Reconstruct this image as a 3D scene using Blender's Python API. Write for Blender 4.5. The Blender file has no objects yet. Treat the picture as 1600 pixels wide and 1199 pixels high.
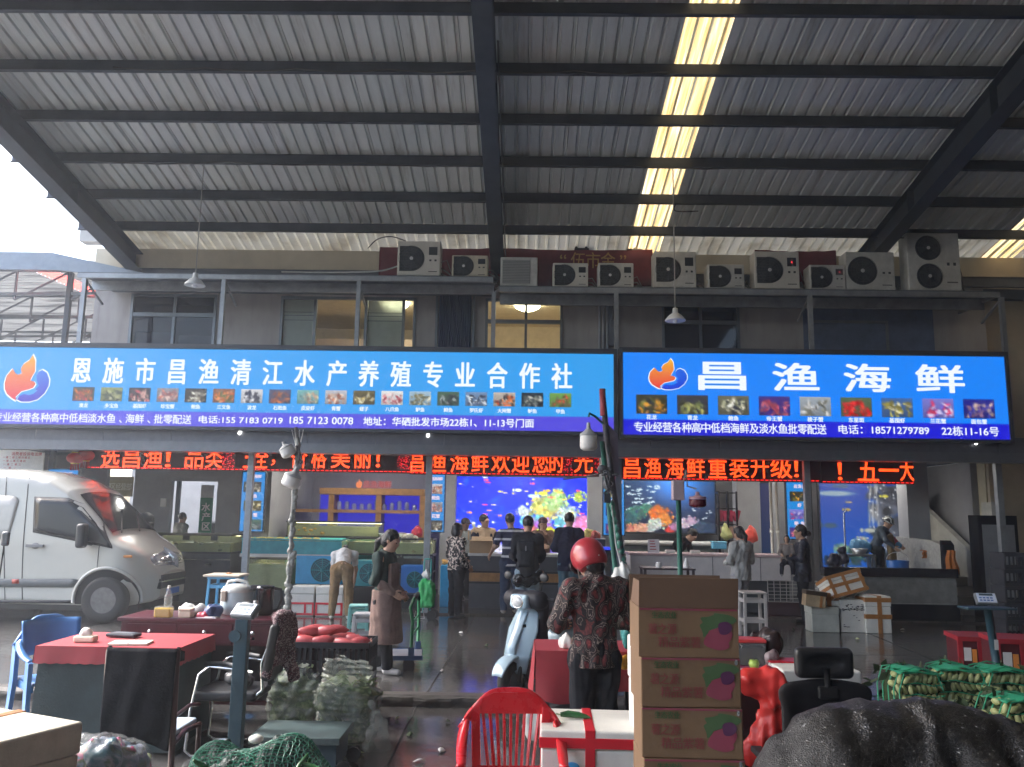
import bpy, math, random
import numpy as np
from mathutils import Vector, Matrix
rnd = random.Random(7)
S = bpy.context.scene; C = S.collection
PI = math.pi; sin, cos, MR = math.sin, math.cos, Matrix.Rotation
# ------------------------------------------------------------------ camera
F = 1300.0; PITCH = math.atan(203/F); YAW = math.radians(0.85); ROLL = 0.0150; CAMZ = 1.8
cam = bpy.data.cameras.new('camera'); cam.sensor_width = 36; cam.lens = F/1600*36
cam.clip_start = 0.05; cam.clip_end = 3000
camo = bpy.data.objects.new('camera', cam); C.objects.link(camo)
RC = (MR(YAW, 3, 'Z') @ MR(PI/2+PITCH, 3, 'X') @ MR(ROLL, 3, 'Z'))
camo.matrix_world = Matrix.Translation((0, 0, CAMZ)) @ RC.to_4x4()
S.camera = camo
# ------------------------------------------------------------------ light
EXPO = 3.05
S.view_settings.view_transform = 'Standard'; S.view_settings.look = 'None'
S.view_settings.exposure = EXPO; S.view_settings.gamma = 1
S.view_settings.use_curve_mapping = False
SUN_EL, SUN_AZ = math.radians(48), math.radians(-75)      # overcast, brighter towards the open left side
W = bpy.data.worlds.new('World'); S.world = W; W.use_nodes = True
_nt = W.node_tree; _sk = _nt.nodes.new('ShaderNodeTexSky'); _sk.sky_type = 'NISHITA'; _sk.sun_disc = False
_sk.sun_elevation = SUN_EL; _sk.sun_rotation = SUN_AZ; _sk.air_density = 1.0; _sk.dust_density = 4.0; _sk.ozone_density = 1.0
_bg = _nt.nodes['Background']; _bg.inputs['Strength'].default_value = 0.11
_nt.links.new(_sk.outputs[0], _bg.inputs['Color'])
sun = bpy.data.lights.new('sun', 'SUN'); sun.energy = 1.0; sun.angle = math.radians(14); sun.color = (.97, .98, 1)
suno = bpy.data.objects.new('sun', sun); C.objects.link(suno)
_sd = Vector((sin(SUN_AZ)*cos(SUN_EL), cos(SUN_AZ)*cos(SUN_EL), sin(SUN_EL)))
suno.rotation_euler = _sd.to_track_quat('Z', 'Y').to_euler()
S.cycles.use_denoising = True
S.cycles.max_bounces = 8; S.cycles.sample_clamp_indirect = 6
try: S.cycles.denoiser = 'OPENIMAGEDENOISE'
except Exception: pass

# ------------------------------------------------------------------ photo pixel -> place
def ray(u, v): return RC @ Vector(((u-800)/F, -(v-599.5)/F, -1))
def D(u, v, Y):
    r = ray(u, v); t = Y/r.y; return Vector((r.x*t, Y, CAMZ+r.z*t))
def G(u, v, z=0.0):
    r = ray(u, v); t = (z-CAMZ)/r.z; return Vector((r.x*t, r.y*t, z))
def DX(u, Y, v=700): return D(u, v, Y).x
def DZ(v, Y, u=800): return D(u, v, Y).z
NEAR = -0.10                                              # level of the slab before the kerb

# ------------------------------------------------------------------ materials
def s2l(c):
    if isinstance(c, str): c = tuple(int(c[i:i+2], 16)/255 for i in (0, 2, 4))
    else: c = tuple(x/255 for x in c) if max(c) > 1 else c
    return tuple(x/12.92 if x <= .04045 else ((x+.055)/1.055)**2.4 for x in c)
_mc = {}
def mat(name, col, rough=.55, metal=0., spec=.5, var=.12, vs=6., bump=0., bs=40., coat=0., alpha=1., trans=0., ior=1.45, var2=None):
    """principled material whose colour and roughness wander a little with noise"""
    if name in _mc: return _mc[name]
    m = bpy.data.materials.new(name); m.use_nodes = True; nt = m.node_tree; p = nt.nodes['Principled BSDF']
    p.inputs['Metallic'].default_value = metal; p.inputs['IOR'].default_value = ior
    p.inputs['Specular IOR Level'].default_value = spec; p.inputs['Coat Weight'].default_value = coat
    p.inputs['Transmission Weight'].default_value = trans; p.inputs['Alpha'].default_value = alpha
    tc = nt.nodes.new('ShaderNodeTexCoord')
    n = nt.nodes.new('ShaderNodeTexNoise'); n.inputs['Scale'].default_value = vs; n.inputs['Detail'].default_value = 6; n.inputs['Roughness'].default_value = .65
    nt.links.new(tc.outputs['Object'], n.inputs['Vector'])
    r = nt.nodes.new('ShaderNodeValToRGB'); e = r.color_ramp.elements
    c2 = var2 if var2 else tuple(min(1, x*(1+var)) for x in col)
    e[0].position = .3; e[0].color = (*[x*(1-var) for x in col], 1); e[1].position = .72; e[1].color = (*c2, 1)
    nt.links.new(n.outputs['Fac'], r.inputs['Fac']); nt.links.new(r.outputs['Color'], p.inputs['Base Color'])
    mr = nt.nodes.new('ShaderNodeMapRange'); mr.inputs['To Min'].default_value = max(.02, rough-.1); mr.inputs['To Max'].default_value = min(1, rough+.12)
    nt.links.new(n.outputs['Fac'], mr.inputs['Value']); nt.links.new(mr.outputs['Result'], p.inputs['Roughness'])
    if bump:
        b = nt.nodes.new('ShaderNodeBump'); b.inputs['Strength'].default_value = bump; b.inputs['Distance'].default_value = .01
        n2 = nt.nodes.new('ShaderNodeTexNoise'); n2.inputs['Scale'].default_value = bs; n2.inputs['Detail'].default_value = 4
        nt.links.new(tc.outputs['Object'], n2.inputs['Vector']); nt.links.new(n2.outputs['Fac'], b.inputs['Height']); nt.links.new(b.outputs[0], p.inputs['Normal'])
    _mc[name] = m; return m
def emat(name, srgb, k=1., base=None):
    """a lit surface: gives off light so that it shows in the given screen colour"""
    if name in _mc: return _mc[name]
    m = bpy.data.materials.new(name); m.use_nodes = True; p = m.node_tree.nodes['Principled BSDF']
    c = s2l(srgb); p.inputs['Base Color'].default_value = (*(base or (.05, .05, .05)), 1); p.inputs['Roughness'].default_value = .4
    p.inputs['Emission Color'].default_value = (*c, 1); p.inputs['Emission Strength'].default_value = k/2**EXPO
    _mc[name] = m; return m
def vmat(name, emit=0., rough=.5, layer='Col'):
    """printed or lit picture, colours in a mesh attribute"""
    if name in _mc: return _mc[name]
    m = bpy.data.materials.new(name); m.use_nodes = True; nt = m.node_tree; p = nt.nodes['Principled BSDF']
    a = nt.nodes.new('ShaderNodeAttribute'); a.attribute_name = layer; p.inputs['Roughness'].default_value = rough
    if emit:
        p.inputs['Base Color'].default_value = (.03, .03, .03, 1)
        nt.links.new(a.outputs['Color'], p.inputs['Emission Color']); p.inputs['Emission Strength'].default_value = emit/2**EXPO
    else: nt.links.new(a.outputs['Color'], p.inputs['Base Color'])
    _mc[name] = m; return m
def glass(name, col=(.9, .95, .93), rough=.03, mixf=.82, tint=None):
    """thin pane: mostly see-through, with a reflection"""
    if name in _mc: return _mc[name]
    m = bpy.data.materials.new(name); m.use_nodes = True; nt = m.node_tree; nt.nodes.clear()
    o = nt.nodes.new('ShaderNodeOutputMaterial'); t = nt.nodes.new('ShaderNodeBsdfTransparent'); t.inputs[0].default_value = (*col, 1)
    g = nt.nodes.new('ShaderNodeBsdfPrincipled'); g.inputs['Base Color'].default_value = (*(tint or (.3, .32, .32)), 1); g.inputs['Roughness'].default_value = rough
    x = nt.nodes.new('ShaderNodeMixShader'); x.inputs[0].default_value = mixf
    nt.links.new(g.outputs[0], x.inputs[1]); nt.links.new(t.outputs[0], x.inputs[2]); nt.links.new(x.outputs[0], o.inputs[0])
    _mc[name] = m; return m
def pmat(name, build, rough=.6):
    """principled material with a custom colour tree: build(nt, principled, coord_output)"""
    if name in _mc: return _mc[name]
    m = bpy.data.materials.new(name); m.use_nodes = True; nt = m.node_tree; p = nt.nodes['Principled BSDF']; p.inputs['Roughness'].default_value = rough
    tc = nt.nodes.new('ShaderNodeTexCoord'); build(nt, p, tc.outputs['Object']); _mc[name] = m; return m
def ramp(nt, fac, stops, interp='LINEAR'):
    r = nt.nodes.new('ShaderNodeValToRGB'); r.color_ramp.interpolation = interp; el = r.color_ramp.elements
    while len(el) < len(stops): el.new(.5)
    for e, (p, c) in zip(el, stops): e.position = p; e.color = (*c, 1)
    nt.links.new(fac, r.inputs['Fac']); return r.outputs['Color']

# ------------------------------------------------------------------ mesh building
_gly = {}
def glyph(body, bold):
    k = (body, bold)
    if k not in _gly:
        c = bpy.data.curves.new('lettering', 'FONT'); c.body = body; c.resolution_u = 3; c.offset = bold
        o = bpy.data.objects.new('lettering', c); C.objects.link(o)
        dg = bpy.context.evaluated_depsgraph_get(); me = bpy.data.meshes.new_from_object(o.evaluated_get(dg))
        vs = np.array([v.co[:] for v in me.vertices]) if len(me.vertices) else np.zeros((0, 3))
        _gly[k] = (vs, [list(p.vertices) for p in me.polygons])
        bpy.data.objects.remove(o); bpy.data.curves.remove(c); bpy.data.meshes.remove(me)
    return _gly[k]
class MB:
    def __init__(s): s.v = []; s.f = []; s.m = []; s.s = []; s.T = None
    def add(s, vs, fs, m=0, sm=False):
        n = len(s.v)
        for p in vs:
            p = Vector(p); s.v.append(tuple(s.T @ p) if s.T is not None else tuple(p))
        for f in fs: s.f.append([i+n for i in f]); s.m.append(m); s.s.append(sm)
        return s
    def box(s, x0, x1, y0, y1, z0, z1, m=0):
        return s.add([(x, y, z) for x in (x0, x1) for y in (y0, y1) for z in (z0, z1)],
                     [(0, 1, 3, 2), (4, 6, 7, 5), (0, 4, 5, 1), (2, 3, 7, 6), (0, 2, 6, 4), (1, 5, 7, 3)], m)
    def bxc(s, c, d, m=0, R=None):
        T0 = s.T; T = Matrix.Translation(c) @ (R.to_4x4() if R is not None else Matrix.Identity(4)); s.T = T if T0 is None else T0 @ T
        s.box(-d[0]/2, d[0]/2, -d[1]/2, d[1]/2, -d[2]/2, d[2]/2, m); s.T = T0; return s
    def bar(s, a, b, w, h=None, m=0, up=(0, 0, 1)):
        a, b = Vector(a), Vector(b); d = (b-a); L = d.length; d.normalize(); h = h or w; up = Vector(up)
        if abs(d.dot(up)) > .98: up = Vector((0, 1, 0)) if abs(d.y) < .9 else Vector((1, 0, 0))
        x = d.cross(up).normalized(); z = x.cross(d)
        R = Matrix((x, d, z)).transposed(); return s.bxc((a+b)/2, (w, L, h), m, R)
    def tube(s, path, r, n=8, m=0, cap=True, closed=False):
        P = [Vector(p) for p in path]; N = len(P); rr = r if isinstance(r, (list, tuple)) else [r]*N
        vs = []; prev = None
        for i, p in enumerate(P):
            if closed: d = P[(i+1) % N]-P[i-1]
            else: d = P[min(i+1, N-1)]-P[max(i-1, 0)]
            d = d.normalized() if d.length > 1e-9 else Vector((0, 0, 1))
            if prev is None:
                u = d.cross(Vector((0, 0, 1)));  u = u if u.length > .1 else d.cross(Vector((0, 1, 0)))
            else: u = prev-d*prev.dot(d)
            u.normalize(); prev = u; w = d.cross(u)
            for k in range(n):
                a = 2*PI*k/n; vs.append(p+(u*cos(a)+w*sin(a))*rr[i])
        fs = []
        for i in range(N if closed else N-1):
            j = (i+1) % N
            for k in range(n): fs.append((i*n+k, j*n+k, j*n+(k+1) % n, i*n+(k+1) % n))
        if cap and not closed: s.add(vs, [tuple(range(n))[::-1], tuple(range((N-1)*n, N*n))], m)
        n0 = len(s.v) - (len(vs) if (cap and not closed) else 0)
        if cap and not closed:
            for f in fs: s.f.append([i+n0 for i in f]); s.m.append(m); s.s.append(True)
        else: s.add(vs, fs, m, True)
        return s
    def cyl(s, a, b, r, r2=None, n=16, m=0): return s.tube([a, b], [r, r if r2 is None else r2], n, m)
    def lathe(s, prof, c=(0, 0, 0), n=20, m=0, R=None, sx=1., sy=1., ends=True):
        vs = []; c = Vector(c)
        for (r, z) in prof:
            for k in range(n):
                a = 2*PI*k/n; p = Vector((r*cos(a)*sx, r*sin(a)*sy, z)); vs.append(c+(R @ p if R is not None else p))
        fs = [(i*n+k, i*n+(k+1) % n, (i+1)*n+(k+1) % n, (i+1)*n+k) for i in range(len(prof)-1) for k in range(n)]
        s.add(vs, fs, m, True)
        if ends and prof[0][0] > 1e-4: s.add(vs[:n], [tuple(range(n))[::-1]], m)
        if ends and prof[-1][0] > 1e-4: s.add(vs[-n:], [tuple(range(n))], m)
        return s
    def ell(s, c, r, n=12, m=0, R=None):
        k = max(4, n//2); prof = [(sin(PI*i/k), -cos(PI*i/k)) for i in range(k+1)]
        r = (r, r, r) if isinstance(r, (int, float)) else tuple(float(q) for q in r)
        A = Matrix.Diagonal(r); A = (R @ A) if R is not None else A
        return s.lathe([(max(a, 1e-5), b) for a, b in prof], c, n, m, A)
    def prism(s, pts, d0, d1, axis='y', m=0, sm=False):
        """polygon in the plane across `axis`, extruded from d0 to d1 along it"""
        mk = {'y': lambda p, d: (p[0], d, p[1]), 'x': lambda p, d: (d, p[0], p[1]), 'z': lambda p, d: (p[0], p[1], d)}[axis]
        n = len(pts); vs = [mk(p, d0) for p in pts]+[mk(p, d1) for p in pts]
        s.add(vs, [tuple(range(n)), tuple(range(n, 2*n))[::-1]], m)
        s.add(vs, [(i, i+n, (i+1) % n+n, (i+1) % n) for i in range(n)], m, sm); return s
    def grid(s, fn, nu, nv, m=0, sm=True):
        vs = [fn(i/nu, j/nv) for j in range(nv+1) for i in range(nu+1)]; w = nu+1
        return s.add(vs, [(j*w+i, j*w+i+1, (j+1)*w+i+1, (j+1)*w+i) for j in range(nv) for i in range(nu)], m, sm)
    def text(s, body, x0, x1, z0, z1, y, bold=.0, m=0, spread=True, cond=1.):
        """letters standing in the XZ plane facing -y: one per equal slot between x0 and x1, or as one run; bold: stroke thickening in letter heights"""
        d = bold*(z1-z0)*.8
        offs = [(0, 0)] if not bold else [(-d, -d*.6), (d, -d*.6), (-d, d*.6), (d, d*.6)]
        def put(vs, fs, fx):
            for q, (ox, oz) in enumerate(offs): s.add([(fx(p)[0]+ox, y-q*.0006, fx(p)[1]+oz) for p in vs], fs, m)
        if spread:
            w = (x1-x0)/len(body); sc = (z1-z0)/.92
            for i, ch in enumerate(body):
                if ch in ' 　': continue
                vs, fs = glyph(ch, 0)
                if not len(vs): continue
                a, b = vs[:, 0].min(), vs[:, 0].max(); cx = (a+b)/2; kx = sc
                if ord(ch) > 0x2e00 and ch not in '！，、：': kx = min(sc, w*.95/max(.05, b-a))*cond
                put(vs, fs, lambda p: (x0+(i+.5)*w+(p[0]-cx)*kx, z0+(p[1]+.07)*sc))
        else:
            vs, fs = glyph(body, 0); a, b = vs[:, 0].min(), vs[:, 0].max(); lo = vs[:, 1].min(); hi = vs[:, 1].max()
            put(vs, fs, lambda p: (x0+(p[0]-a)/(b-a)*(x1-x0), z0+(p[1]-lo)/(hi-lo)*(z1-z0)))
        return s
    def obj(s, name, mats, parent=None, bevel=0., seg=2, sub=0, loc=None, rot=None, solid=0., smooth=None, disp=None, weld=False):
        me = bpy.data.meshes.new(name); me.from_pydata(s.v, [], s.f)
        for m in (mats if isinstance(mats, (list, tuple)) else [mats]): me.materials.append(m)
        me.polygons.foreach_set('material_index', s.m)
        me.polygons.foreach_set('use_smooth', s.s if smooth is None else [smooth]*len(s.f))
        me.update(); o = bpy.data.objects.new(name, me); C.objects.link(o)
        if parent: o.parent = parent
        if loc: o.location = loc
        if rot: o.rotation_euler = rot
        if weld: o.modifiers.new('weld', 'WELD').merge_threshold = .0005
        if solid: q = o.modifiers.new('solid', 'SOLIDIFY'); q.thickness = solid; q.offset = 0
        if sub: q = o.modifiers.new('sub', 'SUBSURF'); q.levels = sub; q.render_levels = sub
        if bevel: q = o.modifiers.new('bevel', 'BEVEL'); q.width = bevel; q.segments = seg; q.limit_method = 'ANGLE'; q.angle_limit = math.radians(40); q.harden_normals = False
        return o
def tag(o, label=None, cat=None, group=None, kind=None):
    if label: o['label'] = label
    if cat: o['category'] = cat
    if group: o['group'] = group
    if kind: o['kind'] = kind
    return o
def thing(name, label, cat, loc=(0, 0, 0), rz=0., group=None, rot=None):
    o = bpy.data.objects.new(name, None); C.objects.link(o); o.empty_display_size = .1
    o.location = loc; o.rotation_euler = rot or (0, 0, rz); return tag(o, label, cat, group)
def children(o): return [c for c in C.objects if c.parent == o]
def dup(root, loc, rz, label, group=None, scale=None):
    r = root.copy(); C.objects.link(r); r.location = loc; r.rotation_euler = (0, 0, rz); r['label'] = label
    if group: r['group'] = group
    if scale: r.scale = scale
    for ch in children(root):
        c = ch.copy(); C.objects.link(c); c.parent = r
        for g in children(ch): d = g.copy(); C.objects.link(d); d.parent = c
    return r
def picture(name, arr, p0, ux, uz, material, parent=None, label=None):
    """flat picture: arr[rows from top, cols, 3] in screen colours on a grid from corner p0 along ux and uz"""
    H, Wd = arr.shape[:2]; p0, ux, uz = Vector(p0), Vector(ux), Vector(uz)
    vs = [p0+ux*(i/(Wd-1))+uz*(1-j/(H-1)) for j in range(H) for i in range(Wd)]
    fs = [(j*Wd+i, (j+1)*Wd+i, (j+1)*Wd+i+1, j*Wd+i+1) for j in range(H-1) for i in range(Wd-1)]
    me = bpy.data.meshes.new(name); me.from_pydata([tuple(v) for v in vs], [], fs); me.materials.append(material)
    a = np.clip(arr, 0, 1); lin = np.where(a <= .04045, a/12.92, ((a+.055)/1.055)**2.4).reshape(-1, 3)
    at = me.color_attributes.new('Col', 'FLOAT_COLOR', 'POINT'); at.data.foreach_set('color', np.hstack([lin, np.ones((len(lin), 1))]).astype(np.float32).ravel())
    o = bpy.data.objects.new(name, me); C.objects.link(o)
    if parent: o.parent = parent
    return o

# ------------------------------------------------------------------ soft shapes (distance field -> one smooth surface)
def smin(a, b, k):
    h = np.clip(.5+.5*(b-a)/k, 0, 1); return b*(1-h)+a*h-k*h*(1-h)
class Field:
    """ops: (kind, data, blend); evaluated in order with smooth union"""
    def __init__(s): s.ops = []
    def cap(s, a, b, ra, rb=None, k=.03, flat=None):
        s.ops.append(('c', np.array(a, float), np.array(b, float), ra, ra if rb is None else rb, k, flat)); return s
    def ell(s, c, r, k=.02, R=None):
        s.ops.append(('e', np.array(c, float), np.array(r, float), R, None, k, None)); return s
    def box(s, c, h, r, k=.02, R=None):
        s.ops.append(('b', np.array(c, float), np.array(h, float), R, r, k, None)); return s
    def cut(s, c, r, k=.01, R=None):
        s.ops.append(('x', np.array(c, float), np.array(r, float), R, None, k, None)); return s
    def bounds(s):
        lo, hi = [], []
        for o in s.ops:
            if o[0] == 'c': e = max(o[3], o[4])*1.25; lo += [np.minimum(o[1], o[2])-e]; hi += [np.maximum(o[1], o[2])+e]
            elif o[0] in 'eb': e = np.linalg.norm(o[2]) if o[3] is not None else o[2]; e = e+(o[4] or 0); lo += [o[1]-e]; hi += [o[1]+e]
        return np.min(lo, 0), np.max(hi, 0)
    def ev(s, P):
        d = None
        for kind, A, B, ra, rb, k, flat in s.ops:
            if kind == 'c':
                Q = P-A; ba = B-A
                if flat is not None:
                    ax = np.array(flat[0], float); ax = ax/np.linalg.norm(ax); Q = Q+(Q @ ax)[..., None]*ax*(1/flat[1]-1)
                t = np.clip(Q @ ba/max(1e-9, ba @ ba), 0, 1); e = np.linalg.norm(Q-t[..., None]*ba, axis=-1)-(ra+(rb-ra)*t)
                if flat is not None: e = e*min(1, flat[1]*1.2)
            else:
                Q = P-A
                if ra is not None: Q = Q @ np.array(ra)          # into the rotated frame
                if kind == 'b': q = np.abs(Q)-(B-rb); e = np.linalg.norm(np.maximum(q, 0), axis=-1)+np.minimum(q.max(-1), 0)-rb
                else: l = np.linalg.norm(Q/B, axis=-1); e = (l-1)*np.min(B)*np.where(l < 1, 1, 1)
            if kind == 'x': d = -smin(-d, e, k) if False else np.maximum(d, -e)
            else: d = e if d is None else smin(d, e, k)
        return d
def surface(fld, h, clip=None, wr=None, pad=None):
    """surface nets over the field; clip: list of (point, normal) keeping the side the normal points away from; wr: (amp, freq, seed) folds"""
    lo, hi = fld.bounds(); lo = lo-2.5*h; hi = hi+2.5*h
    if wr: lo -= wr[0]; hi += wr[0]
    n = np.ceil((hi-lo)/h).astype(int)+1
    ax = [lo[i]+h*np.arange(n[i]) for i in range(3)]
    P = np.stack(np.meshgrid(*ax, indexing='ij'), -1)
    d = fld.ev(P)
    if wr:
        amp, fq, seed = wr[:3]; r = np.random.RandomState(seed); w = 0
        for i in range(7):
            kx = r.normal(size=3)*fq*(1+.35*i); kx[2] *= wr[3] if len(wr) > 3 else .55; w = w+np.sin(P @ kx+r.rand()*6.3+1.5*np.sin(P @ (r.normal(size=3)*fq*.5)))/(1+.3*i)
        d = d+amp*w*.4
    for (pt, nr) in (clip or []): d = np.maximum(d, (P-np.array(pt, float)) @ np.array(nr, float))
    ins = d < 0
    cs = [(i, j, k) for i in (0, 1) for j in (0, 1) for k in (0, 1)]
    sl = lambda a, o: a[o[0]:a.shape[0]-1+o[0], o[1]:a.shape[1]-1+o[1], o[2]:a.shape[2]-1+o[2]]
    cnt = sum(sl(ins, o).astype(np.int8) for o in cs); act = (cnt > 0) & (cnt < 8)
    acc = np.zeros(act.shape+(3,)); num = np.zeros(act.shape)
    for a in cs:
        for x in range(3):
            if a[x] == 0:
                b = list(a); b[x] = 1; da, db = sl(d, a), sl(d, b); cr = (da < 0) != (db < 0); t = np.where(cr, da/np.where(cr, da-db, 1), 0)
                p = np.array(a, float); e = np.zeros(3); e[x] = 1
                acc += np.where(cr[..., None], p+t[..., None]*e, 0); num += cr
    idx = -np.ones(act.shape, int); ii = np.argwhere(act); idx[act] = np.arange(len(ii))
    V = lo+h*(ii+acc[act]/num[act][:, None]); Fs = []
    for x in range(3):
        y, z = (x+1) % 3, (x+2) % 3
        a = [slice(None)]*3; b = [slice(None)]*3; a[x] = slice(0, -1); b[x] = slice(1, None)
        cr = ins[tuple(a)] != ins[tuple(b)]; e = np.argwhere(cr)
        e = e[(e[:, y] > 0) & (e[:, z] > 0) & (e[:, y] < n[y]-1) & (e[:, z] < n[z]-1)]
        if not len(e): continue
        def q(dy, dz): f = e.copy(); f[:, y] -= dy; f[:, z] -= dz; return idx[f[:, 0], f[:, 1], f[:, 2]]
        quad = np.stack([q(1, 1), q(0, 1), q(0, 0), q(1, 0)], 1); flip = ~ins[tuple(a)][e[:, 0], e[:, 1], e[:, 2]]
        quad[flip] = quad[flip][:, ::-1]; Fs.append(quad[(quad >= 0).all(1)])
    Fs = np.vstack(Fs)
    return V, Fs
def soft(name, fld, h, mats, parent=None, clip=None, wr=None, sub=0, extra=None, matfn=None, relax=2):
    V, Fs = surface(fld, h, clip, wr)
    if relax:
        e = np.vstack([Fs[:, [0, 1]], Fs[:, [1, 2]], Fs[:, [2, 3]], Fs[:, [3, 0]]])
        for lam in [.5, -.52]*relax:
            A = np.zeros_like(V); c = np.zeros(len(V)); np.add.at(A, e[:, 0], V[e[:, 1]]); np.add.at(c, e[:, 0], 1); np.add.at(A, e[:, 1], V[e[:, 0]]); np.add.at(c, e[:, 1], 1)
            V = V+lam*(A/np.maximum(c, 1)[:, None]-V)
    mb = MB(); mb.v = [tuple(v) for v in V]; mb.f = Fs.tolist(); mb.s = [True]*len(Fs)
    mb.m = (matfn(V[Fs].mean(1)).astype(int).tolist() if matfn else [0]*len(Fs))
    for x in (extra or []):
        V2, F2 = surface(*x); n0 = len(mb.v); mb.v += [tuple(v) for v in V2]; mb.f += (F2+n0).tolist(); mb.s += [True]*len(F2); mb.m += [0]*len(F2)
    o = mb.obj(name, mats, parent, sub=sub)
    return o
# ================================================================== SETTING: ground, roof, building
def PR(u0, u1, v0, v1, Y):
    um, vm = (u0+u1)/2, (v0+v1)/2
    return D(u0, vm, Y).x, D(u1, vm, Y).x, D(um, v1, Y).z, D(um, v0, Y).z
def wet(name, base, tile=None, stain=(.10, .095, .09), rlo=.08, rhi=.42):
    def b(nt, p, co):
        n = nt.nodes.new('ShaderNodeTexNoise'); n.inputs['Scale'].default_value = .55; n.inputs['Detail'].default_value = 8; n.inputs['Roughness'].default_value = .6
        nt.links.new(co, n.inputs['Vector'])
        n2 = nt.nodes.new('ShaderNodeTexNoise'); n2.inputs['Scale'].default_value = 9; n2.inputs['Detail'].default_value = 8; n2.inputs['Roughness'].default_value = .7; nt.links.new(co, n2.inputs['Vector'])
        c = ramp(nt, n.outputs['Fac'], [(.3, [x*.75 for x in base]), (.55, base), (.75, stain)])
        c2 = ramp(nt, n2.outputs['Fac'], [(.25, (.55, .55, .55)), (.6, (1, 1, 1)), (.8, (1.35, 1.3, 1.25))])
        mx = nt.nodes.new('ShaderNodeMix'); mx.data_type = 'RGBA'; mx.blend_type = 'MULTIPLY'; mx.inputs[0].default_value = 1
        nt.links.new(c, mx.inputs[6]); nt.links.new(c2, mx.inputs[7]); nt.links.new(mx.outputs[2], p.inputs['Base Color'])
        ad = nt.nodes.new('ShaderNodeMath'); ad.operation = 'MULTIPLY_ADD'; ad.inputs[1].default_value = .35; nt.links.new(n2.outputs['Fac'], ad.inputs[0]); nt.links.new(n.outputs['Fac'], ad.inputs[2])
        r = nt.nodes.new('ShaderNodeMapRange'); r.inputs['From Min'].default_value = .5; r.inputs['From Max'].default_value = .85; r.inputs['To Min'].default_value = rlo; r.inputs['To Max'].default_value = rhi
        nt.links.new(ad.outputs[0], r.inputs['Value']); nt.links.new(r.outputs['Result'], p.inputs['Roughness'])
        bp = nt.nodes.new('ShaderNodeBump'); bp.inputs['Strength'].default_value = .22; bp.inputs['Distance'].default_value = .012
        n3 = nt.nodes.new('ShaderNodeTexNoise'); n3.inputs['Scale'].default_value = 9; n3.inputs['Detail'].default_value = 6; nt.links.new(co, n3.inputs['Vector'])
        nt.links.new(n3.outputs['Fac'], bp.inputs['Height']); nt.links.new(bp.outputs[0], p.inputs['Normal'])
        if tile:
            br = nt.nodes.new('ShaderNodeTexBrick'); br.offset = 0; br.inputs['Scale'].default_value = 1; br.inputs['Brick Width'].default_value = tile[0]; br.inputs['Row Height'].default_value = tile[1]
            br.inputs['Mortar Size'].default_value = tile[2]; br.inputs['Color1'].default_value = (1, 1, 1, 1); br.inputs['Color2'].default_value = (.9, .9, .9, 1); br.inputs['Mortar'].default_value = (.45, .45, .45, 1)
            nt.links.new(co, br.inputs['Vector']); m2 = nt.nodes.new('ShaderNodeMix'); m2.data_type = 'RGBA'; m2.blend_type = 'MULTIPLY'; m2.inputs[0].default_value = 1
            nt.links.new(mx.outputs[2], m2.inputs[6]); nt.links.new(br.outputs['Color'], m2.inputs[7]); nt.links.new(m2.outputs[2], p.inputs['Base Color'])
    return pmat(name, b)
KY = G(655, 1087).y                                                  # the kerb line in front of the camera
def struct(o): o['kind'] = 'structure'; return o
g = MB().add([(-160, KY, 0), (160, KY, 0), (160, 220, 0), (-160, 220, 0)], [(0, 1, 2, 3)])
g.add([(-160, KY, NEAR-.02), (160, KY, NEAR-.02), (160, KY, 0), (-160, KY, 0)], [(0, 1, 2, 3)])
struct(g.obj('road', wet('wet_concrete', (.078, .075, .073), rlo=.03, rhi=.18)))
g = MB().add([(-160, -120, NEAR), (160, -120, NEAR), (160, KY+.002, NEAR), (-160, KY+.002, NEAR)], [(0, 1, 2, 3)])
struct(g.obj('ground', wet('wet_slab', (.066, .062, .061), rlo=.04, rhi=.2)))
# worn kerb with a chipped top edge, and the joints cut in the slabs
kb = MB()
def kf(i, j):
    x = -9+i*22; w = .012*sin(x*9)+.01*sin(x*23+1)
    return [(x, KY-.05+w*.3, NEAR), (x, KY-.055+w, NEAR+.06), (x, KY-.045+w, -.015+w*.4), (x, KY+.02+w, .006), (x, KY+.16, .004)][j]
kb.grid(lambda u, v: kf(u, round(v*4)), 180, 4, 0, False)
struct(kb.obj('kerb', mat('kerb_concrete', (.06, .055, .05), .6, bump=.6, bs=25, var=.35)))
jt = MB()
def joint(a, b, w, z): a, b = Vector((*a, z)), Vector((*b, z)); d = (b-a).normalized(); n = Vector((-d.y, d.x, 0))*w/2; jt.add([a-n, b-n, b+n, a+n], [(0, 1, 2, 3)])
p, q = G(666, 1085), G(726, 990); dd = (q-p).normalized(); q = p+dd*7.0
joint(p[:2], q[:2], .018, .004)
p2, q2 = G(605, 1199, NEAR), G(643, 1120, NEAR); dd = (q2-p2).normalized(); joint((p2-dd*4)[:2], (p2+dd*2.6)[:2], .018, NEAR+.004)
joint((-12, 11.6), (14, 11.6), .012, .004); joint((5.2, KY+.2), (5.6, 15), .014, .004)
struct(jt.obj('slab_joints', mat('joint_dirt', (.02, .019, .018), .8)))
struct(MB().box(-12.5, 9.4, 15.25, 21, -.05, .03).obj('shop_floor', wet('wet_tile', (.10, .09, .08), (.3, .3, .008), rlo=.05, rhi=.25)))

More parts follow.
